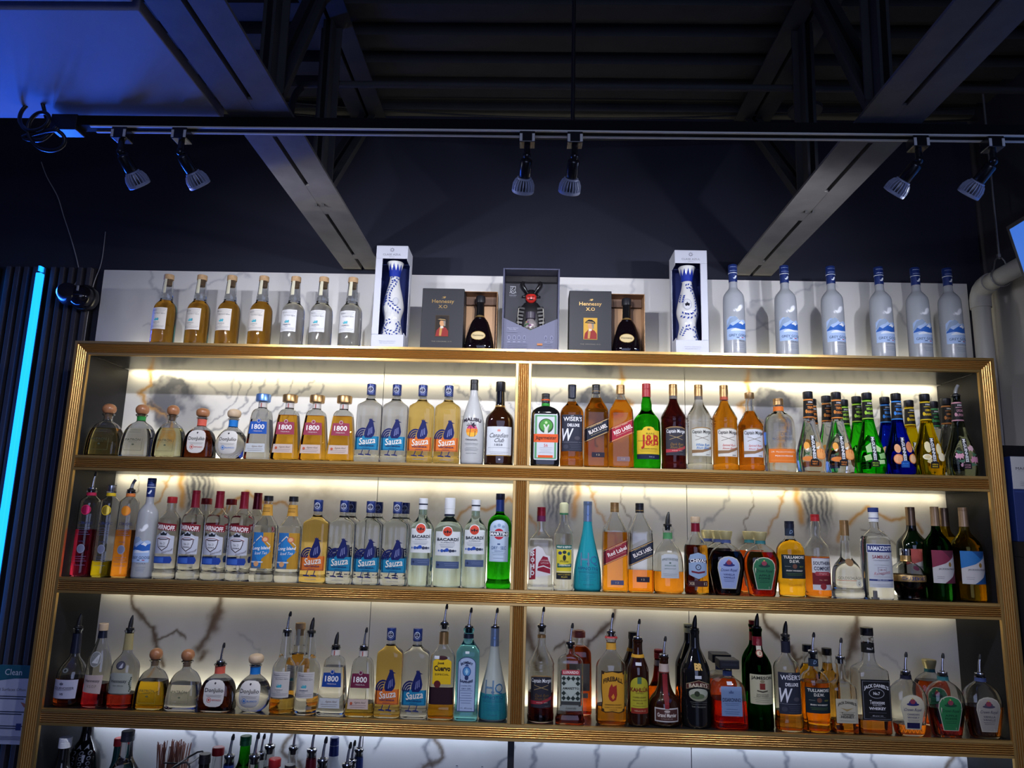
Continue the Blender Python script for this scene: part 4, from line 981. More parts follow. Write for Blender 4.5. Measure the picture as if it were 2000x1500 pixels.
K('longisland', 'liqueur_bottle', [(0, 44), (4, 47), (24, 48), (30, 45), (34, 44), (186, 44), (198, 40), (220, 25), (232, 19), (284, 15), (296, 15)], n=3, dr=0.85, neck=225, fill=196,
  caps=[('cap', screw(284, 303, 17.5), 'blackcap')], bands=[(232, 272, '#c9963c', 'neck_label', 0.7)],
  label=[('R', -42, 46, 44, 172, '#b98a2c', 2)],
  print_=[('R', -34, 46, 4, 172, '#2d6eb0'), ('P', [(-38, 112), (-6, 70), (34, 106), (-4, 152)], '#2a80c4'), ('P', [(-36, 128), (-4, 162), (30, 130), (30, 126), (-4, 157), (-36, 124)], '#d9cfc0'), ('E', 12, 148, 12, 10, '#c86a4a'), ('E', 12, 148, 8, 7, '#e8b48a'), ('P', [(-36, 66), (10, 66), (10, 71), (-36, 71)], '#c9d2da'), ('E', -14, 62, 9, 9, '#d8a070'), ('R', -34, 47, 4, 52, '#5a7088'), ('P', [(-14, 258), (14, 258), (14, 260), (-14, 260)], '#6a4a20'), ('P', [(-14, 246), (14, 246), (14, 248), (-14, 248)], '#6a4a20')],
  text=[('T', 'Long Island', 0, 116, 64, 15, '#eef2f6', dict(sh=0.2, b=0.02, rot=3)), ('T', 'Iced Tea', 0, 100, 44, 10, '#eef2f6', dict(sh=0.4, rot=3)), ('T', 'Long Island', 0, 253, 24, 4, '#5a3c18')],
  desc='clear premixed cocktail bottle with blue and mustard label and black cap')
def bacardi(key, W, H, capstyle, lz, desc):
    a = W / 2
    K(key, 'rum_bottle', [(0, a - 6), (3, a - 1), (8, a), (190, a), (208, a - 3), (232, a * 0.55), (242, 17), (252, 15.5), (H - 6, 14.5)], n=2.4, dr=0.85, neck=240, glass='greenish', fill=250,
      caps=[('cap', [(H - 40, 15.5), (H - 40, 16.2), (H - 24, 16.4), (H - 23, 15.4), (H - 21, 15.4), (H - 20, 16.6), (H - 1.5, 16.6), (H, 15)] if capstyle == 0 else [(H - 58, 19), (H - 40, 19), (H - 39, 20), (H - 2, 20), (H, 18)], 'whitecap')],
      bands=[(H - 24, H - 19, '#1c2436', 'cap_line', 2.0 if capstyle == 0 else 1)] if capstyle == 0 else [(H - 66, H - 58, '#1c2436', 'cap_line', 3.6)],
      label=[('R', -a + 5, lz + 8, a - 3, lz + 92, '#d8dcde', 1), ('E', 0, lz + 92, 19, 19, '#d8dcde')],
      print_=[('E', 0, lz + 92, 16.5, 16.5, '#c2402c'), ('P', [(-13, lz + 95), (-5, lz + 91), (0, lz + 98), (5, lz + 91), (13, lz + 95), (10, lz + 86), (3, lz + 90), (0, lz + 84), (-3, lz + 90), (-10, lz + 86)], '#2a1f22'), ('R', -a + 12, lz - 36, a - 6, lz - 12, '#4a5a80'), star(-a + 22, lz - 24, 6, '#2a3454', 4)] +
             [('E', x, lz + 25 + (3 if x == 0 else 0), r, r * 0.9, c) for x, r, c in ((-30, 4, '#6a84b8'), (-18, 6, '#3a5aa8'), (-8, 5, '#2c4890'), (0, 7, '#2a50b0'), (12, 6, '#3c4660'), (22, 5, '#30384c'), (30, 4, '#6a7488'))] + lines(-28, 28, [lz + 46, lz + 41, lz + 37], '#8a93a0', 0.9) + lines(-8, a - 12, [lz - 20, lz - 26], '#8a98bc', 0.9),
      text=[('T', 'BACARDÍ', 2, lz + 66, a * 1.5, 13, '#1d2430', dict(b=0.02)), ('T', 'SUPERIOR', 2, lz + 54, a * 0.95, 4.4, '#5a6472')], desc=desc)
bacardi('bac_slim', 88, 308, 0, 108, 'clear white rum bottle with round red emblem and white cap, slim')
bacardi('bac_wide', 106, 312, 1, 100, 'wide clear white rum bottle with round red emblem and large white cap')
K('martini', 'vermouth_bottle', [(0, 42), (3, 44), (18, 45), (24, 42), (30, 41), (200, 44), (226, 43), (246, 34), (258, 17), (266, 15), (322, 14.5)], n=2.2, dr=0.95, glass='greenglass', fill=300,
  caps=[('cap', cyl(310, 332, 16.5), 'navyfoil')], bands=[(268, 310, 'bluefoil', 'neck_foil', 0.8)],
  label=[('A', -37, 92, 37, 238, '#a8c0d8', 32), ('A', -34, 95, 34, 234, '#b9cce2', 29)],
  print_=[('E', 0, 188, 19, 19, '#b8283a'), ('E', 0, 219, 6, 6, '#8aa4c4'), ('E', -15, 214, 5, 5, '#8aa4c4'), ('E', 15, 214, 5, 5, '#8aa4c4'), ('R', -38, 179, 38, 198, '#e3e8ee'), ('R', -36, 181, 36, 196, '#14213c'), ('R', -5, 151, 5, 155, '#2a4a80')] + lines(-24, 24, [122, 116, 104], '#8098b8', 0.8),
  text=[('T', 'MARTINI', 0, 188.5, 66, 11.5, '#f2f4f7', dict(b=0.04)), ('T', 'DRY · SEC', 0, 140, 52, 11, '#24508c'), ('T', 'VERMOUTH', 0, 129, 32, 4, '#4a6a98')],
  desc='green vermouth bottle with arched pale blue label beside the centre post')
K('soho', 'liqueur_bottle', [(0, 42), (4, 44), (8, 44.5), (165, 42), (176, 40), (196, 20), (206, 16), (258, 14.5), (278, 14.5)], n=7, dr=0.8, neck=198, fill=176,
  caps=[('cap', screw(256, 287, 15.8), 'redfoil')], bands=[(236, 256, '#5a1c48', 'neck_foil', 1.0)],
  label=[('P', [(-38, 40), (36, 52), (32, 116), (18, 120), (6, 142), (-10, 150), (-38, 138)], '#d2cfd4'), ('P', [(-40, 34), (-18, 36), (-18, 142), (-40, 128)], '#8a1e30'), ('P', [(-12, 66), (34, 56), (34, 88), (24, 112), (8, 116), (-8, 92)], '#8a1c34')],
  print_=[('P', [(-12, 74), (10, 80), (34, 72), (34, 75), (10, 84), (-12, 78)], '#d2cfd4')], text=[('T', 'S', -29, 124, 13, 16, WH, dict(b=0.03)), ('T', 'O', -29, 102, 13, 16, WH, dict(b=0.03)), ('T', 'H', -29, 80, 13, 16, WH, dict(b=0.03)), ('T', 'O', -29, 57, 13, 16, WH, dict(b=0.03)), ('T', 'LYCHEE', 14, 101, 28, 5, '#e0c4c8'), ('T', 'LITCHI', 14, 92, 26, 5, '#e0c4c8')],
  desc='square clear lychee liqueur bottle with dark red side band and red cap')
K('wray', 'rum_bottle', [(0, 33), (4, 36), (8, 36.5), (180, 36), (200, 34), (222, 20), (236, 15.5), (256, 14.5), (300, 14)], neck=230, fill=196,
  caps=[('cap', cyl(268, 306, 16.5, 6), mat('cream cap', (0.66, 0.66, 0.40), rough=0.4).name and 'creamcap')], bands=[(262, 268, '#2c6e48', 'neck_band', 1.2)],
  label=[('R', -28, 38, 30, 140, '#d6c83c', 1), ('R', -30, 142, 32, 156, '#1d6a60')],
  print_=[('E', -14, 128, 7, 6, '#2a3a70'), ('E', 2, 131, 7, 6, '#2a3a3a'), ('E', 18, 126, 6, 6, '#2c6a58'), ('E', 2, 112, 6, 10, '#2a2c28'), ('P', [(-24, 78), (30, 80), (30, 92), (-10, 88), (-24, 94)], '#1d5a58'), ('R', -28, 38, 30, 60, '#22242c'), ('R', -28, 62, 30, 65, '#e6e0c0')], text=[('T', 'WRAY & NEPHEW', 2, 149, 56, 7, '#e9f0e6', dict(b=0.02)), ('T', 'White', 2, 100, 30, 8, '#4a4a20', dict(sh=0.4)), ('T', 'OVERPROOF', 3, 86, 44, 6, '#e6e6d0', dict(b=0.02)), ('T', 'WRAY & NEPHEW', 2, 54, 48, 4, '#d8c040'), ('T', 'RUM', 2, 46, 20, 5, '#d8c040')],
  desc='slim clear overproof rum bottle with yellow and green label and cream cap')
NAMED['creamcap'] = MATS['cream cap']
def hpn(key, glass_, desc, pour=None, tint=None):
    K(key, 'liqueur_bottle', [(0, 46), (4, 50), (10, 51.5), (60, 50), (100, 44), (150, 31), (200, 20), (240, 15), (300, 14.5)], glass=glass_,
      bands=[(240, 268 if not pour else 300, 'bluegrey', 'neck_foil', 0.8)] + ([(268, 306, 'bluegrey', 'cap', 1.2)] if not pour else []) + ([(6, 88, tint, 'lower_liquid', 0.25)] if tint else []),
      caps=[('cap', cyl(298, 312, 16.2), 'bluegrey')] if not pour else [], pour=pour,
      print_=[('R', -40, 66, 40, 67, '#2a5a88'), ('R', -40, 62, 40, 63, '#2a5a88'), ('E', 0, 94, 5, 5, '#2a4a88'), ('E', 0, 268, 5.5, 7, '#2c4a8c'), ('E', 0, 268, 4, 5, '#6a8ac0'), ('R', -36, 24, -34.6, 62, '#3d82a8'), ('R', 34.6, 24, 36, 62, '#3d82a8')] + lines(-28, 28, [54, 48, 42, 36], '#2f7fa8', 0.9),
      text=[('T', 'H', -13, 108, 32, 46, '#5a7a98'), ('T', 'Q', 22, 104, 30, 34, '#2f6a98'), ('T', 'HPNOTIQ', 0, 76, 78, 12, '#2a4a88', dict(b=-0.0)), ('T', 'LIQUEUR', 0, 22, 36, 4, '#3a6a98')], desc=desc)
NAMED['bluegrey'] = mat('blue grey foil', (0.20, 0.28, 0.46), rough=0.3, metal=0.6)
NAMED['aqua_low'] = frosted('aqua liquid through frosted glass', '#3fb6c6', trans=0.25)
hpn('hpn_full', 'aqua_coat', 'slender bright aqua liqueur bottle with blue-grey foil neck')
hpn('hpn_low', 'pale_coat', 'slender frosted liqueur bottle with aqua only in its lower part and steel pourer', 'steel', 'aqua_low')
K('appleton', 'rum_bottle', [(0, 46), (3, 52), (10, 55), (60, 56), (120, 53), (150, 42), (172, 24), (184, 16.5), (208, 16), (216, 18), (222, 18), (226, 15), (232, 15)], n=2.3, dr=0.8, neck=176, liq='#e08a20', fill=74,
  bands=[(186, 208, '#4c8a5a', 'neck_label', 0.7)], pour='black', label=[('P', [(-32, 52), (32, 52), (30, 128), (16, 134), (-16, 134), (-30, 128)], '#b0b6bc')],
  print_=[star(0, 104, 4, '#3c5a48', 6), ('R', -8, 140, 8, 146, '#c9c6c0')] + lines(-26, 26, [66, 60], '#7a8690', 0.8), text=[('T', 'APPLETON ESTATE', 0, 117, 56, 8, '#33473c', dict(arc=120)), ('T', 'SIGNATURE', 0, 95, 38, 4.6, '#4a7a66'), ('T', 'JAMAICA RUM', 0, 84, 40, 4.6, '#5a7a70')],
  desc='squat part full amber rum bottle with pale label, green neck band and black pourer')
K('chivas', 'whisky_bottle', [(0, 39), (4, 42), (10, 43), (150, 42), (166, 40), (186, 28), (198, 18), (216, 15), (250, 14.5)], n=2.2, dr=0.85, liq='#c8881c', fill=168,
  caps=[('cap', cyl(246, 267, 17, 1), 'palewood')], bands=[(214, 244, 'redfoil', 'neck_foil', 0.7)], label=[('P', [(-34, 66), (0, 52), (34, 66), (34, 118), (28, 134), (0, 142), (-28, 134), (-34, 118)], '#8aa0c0'), ('R', -38, 26, 38, 46, '#3a2026')],
  print_=[('P', [(-37, 104), (-34, 116), (0, 122), (34, 116), (37, 104), (32, 106), (0, 112), (-32, 106)], '#2a2036'), ('E', 0, 92, 10, 10, '#2a2c48'), ('E', 0, 92, 7, 7, '#9ab0cc'), ('P', [(-24, 74), (0, 70), (24, 74), (24, 80), (0, 76), (-24, 80)], '#6a2030')], text=[('T', 'CHIVAS', 0, 115, 58, 12, '#e6e8ee', dict(b=0.03, arc=170)), ('T', 'XII', -24, 36, 18, 10, '#b8a890', dict(b=0.02)), ('T', '12', 26, 36, 14, 10, '#b8a890', dict(b=0.02)), ('T', 'X', 0, 92, 8, 8, '#2a2c48')],
  desc='part full scotch bottle with pale blue shield label and maroon neck foil')
def crown(key, liq, fill, lab, desc, band='#3c4a78', cut=False, pour=None, ink='#2c2c6a', words=('VANILLA', 'VANILLE')):
    def facets(root, S, l):
        Ls = []
        for i in range(-4, 5):
            x = i * 12.5
            Ls += [('P', [(x - 1, 10), (x + 1, 10), (x + 13.5, 40), (x + 11.5, 40)], 'clear'), ('P', [(x + 11.5, 10), (x + 13.5, 10), (x + 1, 40), (x - 1, 40)], 'clear')]
        link('cut_glass_pattern', layers_mesh('cut_glass_pattern', S, Ls, 0.12, flat=True), root)
    K(key, 'whisky_bottle', [(0, 42), (4, 46), (40, 52), (90, 61), (124, 61), (150, 50), (164, 36), (174, 20), (180, 16.5), (196, 16.5)], n=3.0, dr=0.6, neck=172, liq=liq, fill=fill,
      caps=[] if pour else [('stopper', [(188, 17), (190, 18), (204, 22), (214, 24), (218, 24), (220, 22)], 'crowncap')], bands=[(178, 190, band, 'neck_band', 1.0)], pour=pour,
      label=[('P', [(-24, 22), (24, 22), (38, 92), (36, 110), (28, 124), (14, 131), (0, 133), (-14, 131), (-28, 124), (-36, 110), (-38, 92)], '#b9b6a4'), ('P', [(-22, 24), (22, 24), (35.5, 92), (33.5, 109), (26, 121.5), (13, 128.5), (0, 130.5), (-13, 128.5), (-26, 121.5), (-33.5, 109), (-35.5, 92)], lab)],
      print_=[('E', 0, 103, 20, 5, ink), ('E', 0, 108, 13, 8, ink), ('E', 0, 112, 9, 8, '#8a3a4c'), ('E', 0, 121, 2.5, 2.5, '#c0a050')] + lines(-18, 18, [52, 47], ink, 0.8) + ([('R', -20, 26, 20, 44, '#1c1a48')] if words[0] == 'CANADIAN' else []),
      text=[('T', 'Crown Royal', 0, 85, 56, 12, ink, dict(sh=0.45)), ('T', words[0], 0, 71, 38, 6.5, ink), ('T', words[1], 0, 61, 38, 6.5, ink)], desc=desc, extra=facets)
NAMED['crowncap'] = mat('gold plastic crown cap', (0.52, 0.45, 0.22), rough=0.35, metal=0.4)
crown('crown_vanilla', '#5a1c08', 150, '#8fa0cc', 'round-shouldered dark whisky bottle with pale blue label and gold stopper')
crown('crown_apple', '#b8480c', 150, '#2c6a4a', 'round-shouldered amber whisky bottle with dark green label and gold stopper', band='#2c6a70', ink='#1c3a34', words=('APPLE', 'POMME'))
crown('crown_back', '#4a1806', 158, '#8fa0cc', 'dark whisky bottle with gold stopper')
crown('crown_cut', '#e07a14', 36, '#c9c2a8', 'cut-glass whisky bottle with cream label and steel pourer, nearly empty', band='#1a1a30', pour='steel', words=('CANADIAN', 'WHISKY'))
crown('crown_apple_pour', '#a83c10', 92, '#2c7a48', 'cut-glass whisky bottle with green label and steel pourer', band='#2c6a70', pour='steel', ink='#1c4a34', words=('APPLE', 'POMME'))
crown('crown_van_pour', '#8a4a14', 100, '#a09a90', 'cut-glass whisky bottle with grey label and steel pourer', pour='steel', ink='#4a4456')
def tullamore(key, liq, fill, desc, pour=None, name='whisky_bottle'):
    K(key, name, [(0, 42), (4, 45), (40, 45.5), (46, 47), (54, 48.5), (148, 49), (166, 47), (184, 36), (194, 20), (202, 16), (218, 15.5), (250, 15)], n=2.3, dr=0.85, liq=liq, fill=fill, neck=194,
      caps=[] if pour else [('cap', screw(236, 260, 17), 'navyfoil')], bands=[(208, 236 if not pour else 232, '#1e2c40', 'neck_label', 0.8)], pour=pour, label=[('R', -46, 62, 46, 144, '#16242c', 1)],
      print_=[('E', 0, 104, 8, 8, '#6a4638')] + lines(-34, -14, [103], '#8a8f88', 0.9) + lines(-30, 30, [79, 74], '#5a7a3c', 0.9),
      text=[('T', 'TULLAMORE', 0, 135, 74, 10, '#d9d6cc', dict(b=0.03)), ('T', 'D.E.W.', 0, 121, 34, 10, '#d9d6cc', dict(b=0.03)), ('T', '1829', 24, 103, 14, 5, '#9aa04a'), ('T', 'IRISH WHISKEY', 0, 89, 58, 5, '#d9d6cc', dict(b=0.02)), ('T', 'D', 0, 222, 11, 12, '#8aa0c0', dict(sh=0.3)), ('T', 'TULLAMORE', 0, 40, 46, 7, '#9a5a10')], desc=desc)
tullamore('tull', '#f0b020', 196, 'golden whiskey bottle with black-green label and dark screw cap')
tullamore('tull_pour', '#f0a820', 158, 'golden whiskey bottle with black-green label and steel pourer', 'steel')
K('soco', 'liqueur_bottle', [(0, 43), (4, 46), (150, 44), (168, 44), (180, 40), (196, 26), (206, 18), (218, 17), (238, 20), (252, 17), (262, 14.5), (280, 14)], liq='#c8701c', fill=140,
  caps=[('cap', screw(262, 286, 16), 'redcap')], label=[('R', -34, 26, 40, 136, '#c4c6cc', 1)], print_=[('R', -34, 30, 40, 84, '#6a1c26'), ('R', -34, 26, 40, 44, '#c4c6cc'), ('E', 3, 38, 11, 11, '#8a2c30'), ('R', -34, 134, 40, 136, '#8a2c38'), ('P', [(-20, 74), (28, 74), (34, 82), (28, 88), (-20, 88), (-26, 82)], '#9a3a44')],
  text=[('T', 'SOUTHERN', 4, 117, 66, 12, '#23283c', dict(b=0.02)), ('T', 'COMFORT', 4, 99, 62, 13, '#23283c', dict(b=0.02)), ('T', 'Original', 4, 81, 30, 7, '#d8a8a8', dict(sh=0.4)), ('T', 'No. 1874', 4, 60, 28, 4, '#d8b090')],
  desc='amber liqueur bottle with white and maroon label and red cap')
K('goldsch', 'schnapps_bottle', [(0, 48), (3, 54), (8, 57), (24, 57), (30, 53), (90, 50), (112, 42), (132, 24), (142, 18), (190, 15), (258, 14.5)], n=2.6, dr=0.7, neck=138, fill=196,
  caps=[('cap', screw(232, 268, 15.6), 'brass')], bands=[(214, 232, 'brass', 'neck_foil', 0.8)], print_=[('E', 2, 122, 14, 13, '#8a6a48'), ('R', -48, 60, 20, 61.5, '#b8563c'), ('E', 28, 52, 12, 12, '#dcdccb'), ('P', [(28, 58), (32, 52), (28, 44), (24, 52)], '#2a2c28')] + lines(-44, 12, [50, 45, 40], '#b09a80', 0.8),
  text=[('T', 'GOLDSCHLÄGER', 0, 70, 86, 11, '#33332c')], desc='long-necked clear cinnamon schnapps bottle with bronze cap and oval seal')
K('ramaz', 'liqueur_bottle', [(0, 48), (4, 52), (10, 53), (195, 52), (214, 46), (232, 24), (240, 15.5), (270, 14.5), (300, 14.5)], n=2.3, dr=0.85, neck=236, fill=214,
  caps=[('cap', [(264, 15.5), (265, 17), (296, 17), (297, 17.8), (313, 17.8), (315, 16.5)], 'whitecap')], bands=[(299, 315, '#2a3a78', 'cap_top', 3.6), (276, 279, '#3a4a88', 'cap_line', 2.9)],
  label=[('R', -46, 40, 46, 184, '#c2c6ce', 1), ('R', -49, 158, 49, 188, '#cfd4dc')], print_=[('R', -47, 160, 47, 186, '#26346e'), ('R', -46, 62, 46, 68, '#2a3a74'), ('P', [(-16, 110), (16, 110), (16, 92), (0, 80), (-16, 92)], '#a8a8b4'), ('R', -12, 88, 12, 107, '#c2c6ce')] + lines(-30, 30, [76, 116], '#8a8f9c', 0.8) + lines(-40, 40, [50, 45], '#9aa0b0', 0.8),
  text=[('T', 'RAMAZZOTTI', 0, 173, 86, 15, '#e8ecf4', dict(b=0.03)), ('T', 'SAMBUCA', 0, 144, 62, 12, '#8a3040', dict(b=0.01)), ('T', 'LIQUORE RAMAZZOTTI', 0, 132, 56, 4, '#5a5f78'), ('T', '1815', 0, 100, 20, 6, '#8a4a54'), ('T', 'Ramazzotti', 0, 90, 60, 10, '#b06a78', dict(sh=0.5, rot=8)), ('T', 'MILANO', 0, 65, 36, 4, '#c9d0e6')],
  desc='broad clear sambuca bottle with white and blue label')
K('chamb', 'liqueur_bottle', [(0, 36), (4, 40), (12, 38), (20, 42), (40, 58), (64, 66), (86, 65), (106, 54), (120, 38), (128, 22), (132, 18), (150, 17), (156, 17)], liq='#2a0a14', fill=74,
  caps=[('cap', cyl(150, 174, 20, 2), 'chrome')], bands=[(130, 150, 'gold', 'neck_band', 2.0), (62, 84, 'gold', 'belt', 0.8)], print_=[('E', 14, 108, 13, 8, '#5a2c40'), ('P', [(-10, 132), (10, 132), (10, 172), (-10, 172)], '#2a4aa0')],
  text=[('T', 'CHAMBORD', 0, 73, 96, 12, '#2c3a70', dict(b=0.04))], desc='round globe-shaped black raspberry liqueur bottle with gold belt and crown cap')
def wine(key, glass_, liq, fill, c1, c2, desc, full=True):
    K(key, 'wine_bottle', [(0, 51), (4, 55), (10, 56), (176, 56), (200, 50), (220, 32), (236, 19), (256, 16), (318, 15)], glass=glass_, liq=liq, fill=fill, bands=[(256, 296, 'winecap', 'neck_foil', 0.7)],
      caps=[('cap', screw(294, 324, 16.5), 'winecap')],
      label=[('P', [(-50, 60), (-10, 60), (50, 60), (50, 172), (-50, 172)], '#b9b6b8')] if full else [],
      print_=[('P', [(-50, 172), (50, 172), (40, 150), (0, 128), (-50, 112)], c1), ('P', [(-10, 172), (50, 172), (46, 158), (20, 146)], c2), ('P', [(50, 60), (-8, 60), (30, 84), (50, 108)], c2), ('E', 18, 124, 6.5, 8, '#8a6a30')] + lines(-36, -8, [82, 76], '#6a6a70', 0.9),
      text=[('T', 'JACKSON-TRIGGS', 8, 108, 72, 8, '#3a3c44', dict(b=0.005))], desc=desc)
NAMED['winecap'] = mat('bronze wine screw cap', (0.34, 0.23, 0.14), rough=0.35, metal=0.7)
NAMED['wineglass'] = glass('olive yellow wine glass', (0.80, 0.70, 0.22)); NAMED['greenwine'] = glass('deep green wine glass', (0.05, 0.16, 0.05))
wine('wine_red', 'winegreen', None, None, '#b0524c', '#c06a5c', 'dark red wine bottle with coral and white label, behind the globe-shaped bottle')
wine('wine_rose', 'greenwine', None, 280, '#7a2c44', '#5a2438', 'green wine bottle with wine-red and white label')
wine('wine_white', 'wineglass', '#f0d848', 218, '#2a6aa8', '#1c4a80', 'olive yellow white wine bottle with blue and white label')

K('courv', 'cognac_bottle', [(0, 42), (3, 50), (8, 54), (60, 54), (96, 54), (118, 50), (142, 34), (158, 20), (170, 17), (246, 14), (250, 18), (256, 18), (258, 16)], liq='#9a3c14', fill=92, bands=[(172, 240, 'navyfoil', 'neck_foil', 0.8)], pour='black', n=2.2, dr=0.85,
  label=[('P', [(-52, 28), (44, 28), (48, 90), (-50, 90)], '#b4b4c8')], print_=[star(-10, 76, 8, '#5a5a70', 6), ('E', -4, 120, 13, 10, '#3a3c3c'), ('E', -4, 120, 10, 7, '#7a7e7c'), ('E', -4, 120, 5, 4, '#2a2c2c'), ('R', -30, 55, 26, 56, '#5a5a70')], text=[('T', 'COURVOISIER', -3, 62, 78, 9, '#34344a', dict(b=0.01)), ('T', 'VS', -6, 43, 14, 7, '#34344a', dict(b=0.03))],
  desc='cognac bottle with pale lilac label and long dark neck, beside the cabinet side panel')
K('vsop', 'cognac_bottle', [(0, 44), (4, 49), (12, 50), (60, 48), (110, 48), (150, 44), (186, 32), (214, 20), (226, 17), (250, 15), (256, 15)], liq='#c22028', fill=78, n=2.4, dr=0.75, bands=[(228, 254, 'navyfoil', 'neck_foil', 0.9)], caps=[('cap', cyl(254, 278, 18, 1.5), 'palewood')],
  label=[('P', [(-40, 52), (34, 46), (38, 108), (-36, 108)], '#bcaaa4')], print_=[('E', 0, 160, 22, 26, '#a8a8a4'), ('E', 0, 160, 19, 23, '#7c7f7c'), ('P', [(-12, 148), (10, 176), (14, 174), (0, 160), (12, 146)], '#c6c8c8')], text=[('T', 'Hennessy', 0, 88, 56, 13, '#262230', dict(b=0.005)), ('T', 'V.S.O.P', 0, 71, 36, 9, '#7a6a62')], desc='tapered cognac bottle with red spirit, pinkish label and pale stopper')
K('vs', 'cognac_bottle', [(0, 44), (3, 52), (8, 54), (130, 53), (150, 46), (168, 28), (180, 19), (196, 17), (246, 15), (252, 19), (256, 19), (258, 16)], liq='#a83020', fill=46, n=2.3, dr=0.8, bands=[(190, 246, '#a09468', 'neck_foil', 0.8)], pour='black',
  label=[('P', [(-48, 50), (44, 50), (50, 60), (48, 112), (30, 118), (-28, 118), (-50, 110)], '#a3a79c')], print_=[('E', 0, 142, 18, 14, '#2c2c38'), ('E', 0, 142, 15, 11.5, '#4a4a58'), ('P', [(-6, 134), (6, 150), (8, 147), (0, 140), (8, 134)], '#b8b8c0')] + [('E', -42 + 3 * math.sin(i), 58 + i * 5.5, 3, 2.2, '#3a4432') for i in range(9)] + [('E', 42 + 3 * math.sin(i), 58 + i * 5.5, 3, 2.2, '#3a4432') for i in range(9)],
  text=[('T', 'Hennessy', 0, 90, 60, 14, '#2c2e34', dict(b=0.005)), ('T', 'VERY SPECIAL', 0, 76, 42, 4.4, '#4a4c4a')], desc='nearly empty cognac bottle with grey wreath label and grey neck foil')
K('cuervo', 'tequila_bottle', [(0, 42), (4, 46), (34, 47), (40, 45), (190, 45), (208, 42), (228, 25), (240, 18), (246, 16), (300, 15.5), (304, 19), (308, 19), (310, 16)], n=5, dr=0.75, neck=236, liq='#e0a024', fill=66, bands=[(244, 284, 'brass', 'neck_foil', 0.9)], pour='steel',
  label=[('R', -43, 50, 43, 106, '#2a1520', 1), ('A', -32, 116, 34, 200, '#e0b81c', 12)], print_=[('E', 0, 202, 20, 7, '#3a1a20'), ('E', -14, 116, 12, 12, '#5a1c22'), ('R', -28, 198, -10, 208, '#c9ccd4')], text=[('T', 'José', -4, 184, 24, 10, '#2a2018', dict(b=0.03)), ('T', 'Cuervo', 2, 168, 58, 18, '#2a2018', dict(b=0.035)), ('T', 'ESPECIAL', 2, 148, 50, 6, '#3a3018')],
  desc='square nearly empty gold tequila bottle with yellow label above dark brown label')
K('bombay', 'gin_bottle', [(0, 38), (4, 41), (20, 42), (26, 40), (210, 42), (226, 40), (250, 22), (262, 17), (286, 16.5), (290, 20), (298, 20), (300, 17)], n=6, dr=0.85, neck=256, glass='blueglass', fill=296, bands=[(266, 280, 'navyfoil', 'neck_band', 2.0)], pour='steel',
  label=[('A', -32, 30, 32, 208, '#3a4878', 22), ('A', -29.5, 32.5, 29.5, 205.5, '#a9bcdc', 20)], print_=[('E', 0, 160, 15, 17, '#2c5a98'), ('E', 0, 160, 12, 13.5, '#5a96cc'), ('P', [(0, 171), (6, 160), (0, 149), (-6, 160)], '#a9d4ee'), ('E', 0, 140, 7, 8, '#2a3a68'), ('P', [(-8, 178), (8, 178), (0, 186)], '#3a4a7a'), ('R', -7, 218, 7, 226, '#c9d4dc')] + lines(-22, 22, [98, 90, 82, 74, 66, 58], '#5a6c98', 0.9),
  text=[('T', 'BOMBAY', 0, 190, 42, 9, '#1c2448', dict(b=0.03, arc=34)), ('T', 'SAPPHIRE', 0, 126, 46, 8, '#1c2448', dict(b=0.03, arc=-44)), ('T', 'London Dry', 0, 114, 38, 6, '#3a4a78', dict(sh=0.3)), ('T', 'DRY GIN', 0, 105, 32, 5, '#2c3a68'), ('T', '1.14 L   40% alc./vol.', 0, 42, 46, 4.5, '#3a4a70')],
  desc='pale blue square gin bottle with tall arched label and steel pourer')
K('luxardo', 'liqueur_bottle', [(0, 46), (3, 50), (16, 51), (24, 46), (60, 44), (190, 44), (204, 43), (214, 34), (222, 18), (228, 15), (246, 15), (250, 19), (256, 19), (258, 16)], n=6, dr=0.62, neck=220, liq='#b0602c', fill=32, pour='steel',
  label=[('R', -34, 58, 36, 172, '#3a3c3c', 1), ('R', -36, 44, 40, 62, '#8a8f8a')], print_=[('R', -31, 74, 33, 158, '#b0bab0')] + [('P', [(x - 8, z), (x, z + 8), (x + 8, z), (x, z - 8)], '#28332f') for x in (-23, -7, 9, 25) for z in (84, 100, 132, 148)] + [('P', [(-30, 116), (1, 148), (32, 116), (1, 84)], '#b3bdb4'), ('R', -30, 160, 32, 176, '#b84a54')],
  text=[('T', 'LUXARDO', 1, 168, 52, 9, '#f0dcd8', dict(b=0.03)), ('T', 'AMARETTO', 1, 116, 56, 8, '#23241f', dict(b=0.03)), ('T', 'Luxardo', 2, 53, 36, 7, '#3a3c3a', dict(sh=0.5))], desc='clear amaretto bottle with grey geometric label and steel pourer')
K('amaro', 'liqueur_bottle', [(0, 42), (4, 46), (12, 47), (205, 45), (220, 41), (236, 22), (244, 17), (262, 16), (272, 16)], n=6, dr=0.8, neck=238, liq='#d0561a', fill=232, caps=[('stopper', cyl(262, 286, 24, 5), mat('wine red stopper', (0.30, 0.06, 0.05), rough=0.4) and 'redstop')], label=[('R', -36, 84, 38, 176, '#4a4440', 1), ('R', -30, 60, 32, 76, '#6a6660')], text=[('T', 'AMARO', 0, 130, 56, 12, '#d0c8b8', dict(rot=90))], desc='bright orange-amber aperitif bottle with wide red stopper behind the geometric-labelled bottle')
NAMED['redstop'] = MATS['wine red stopper']
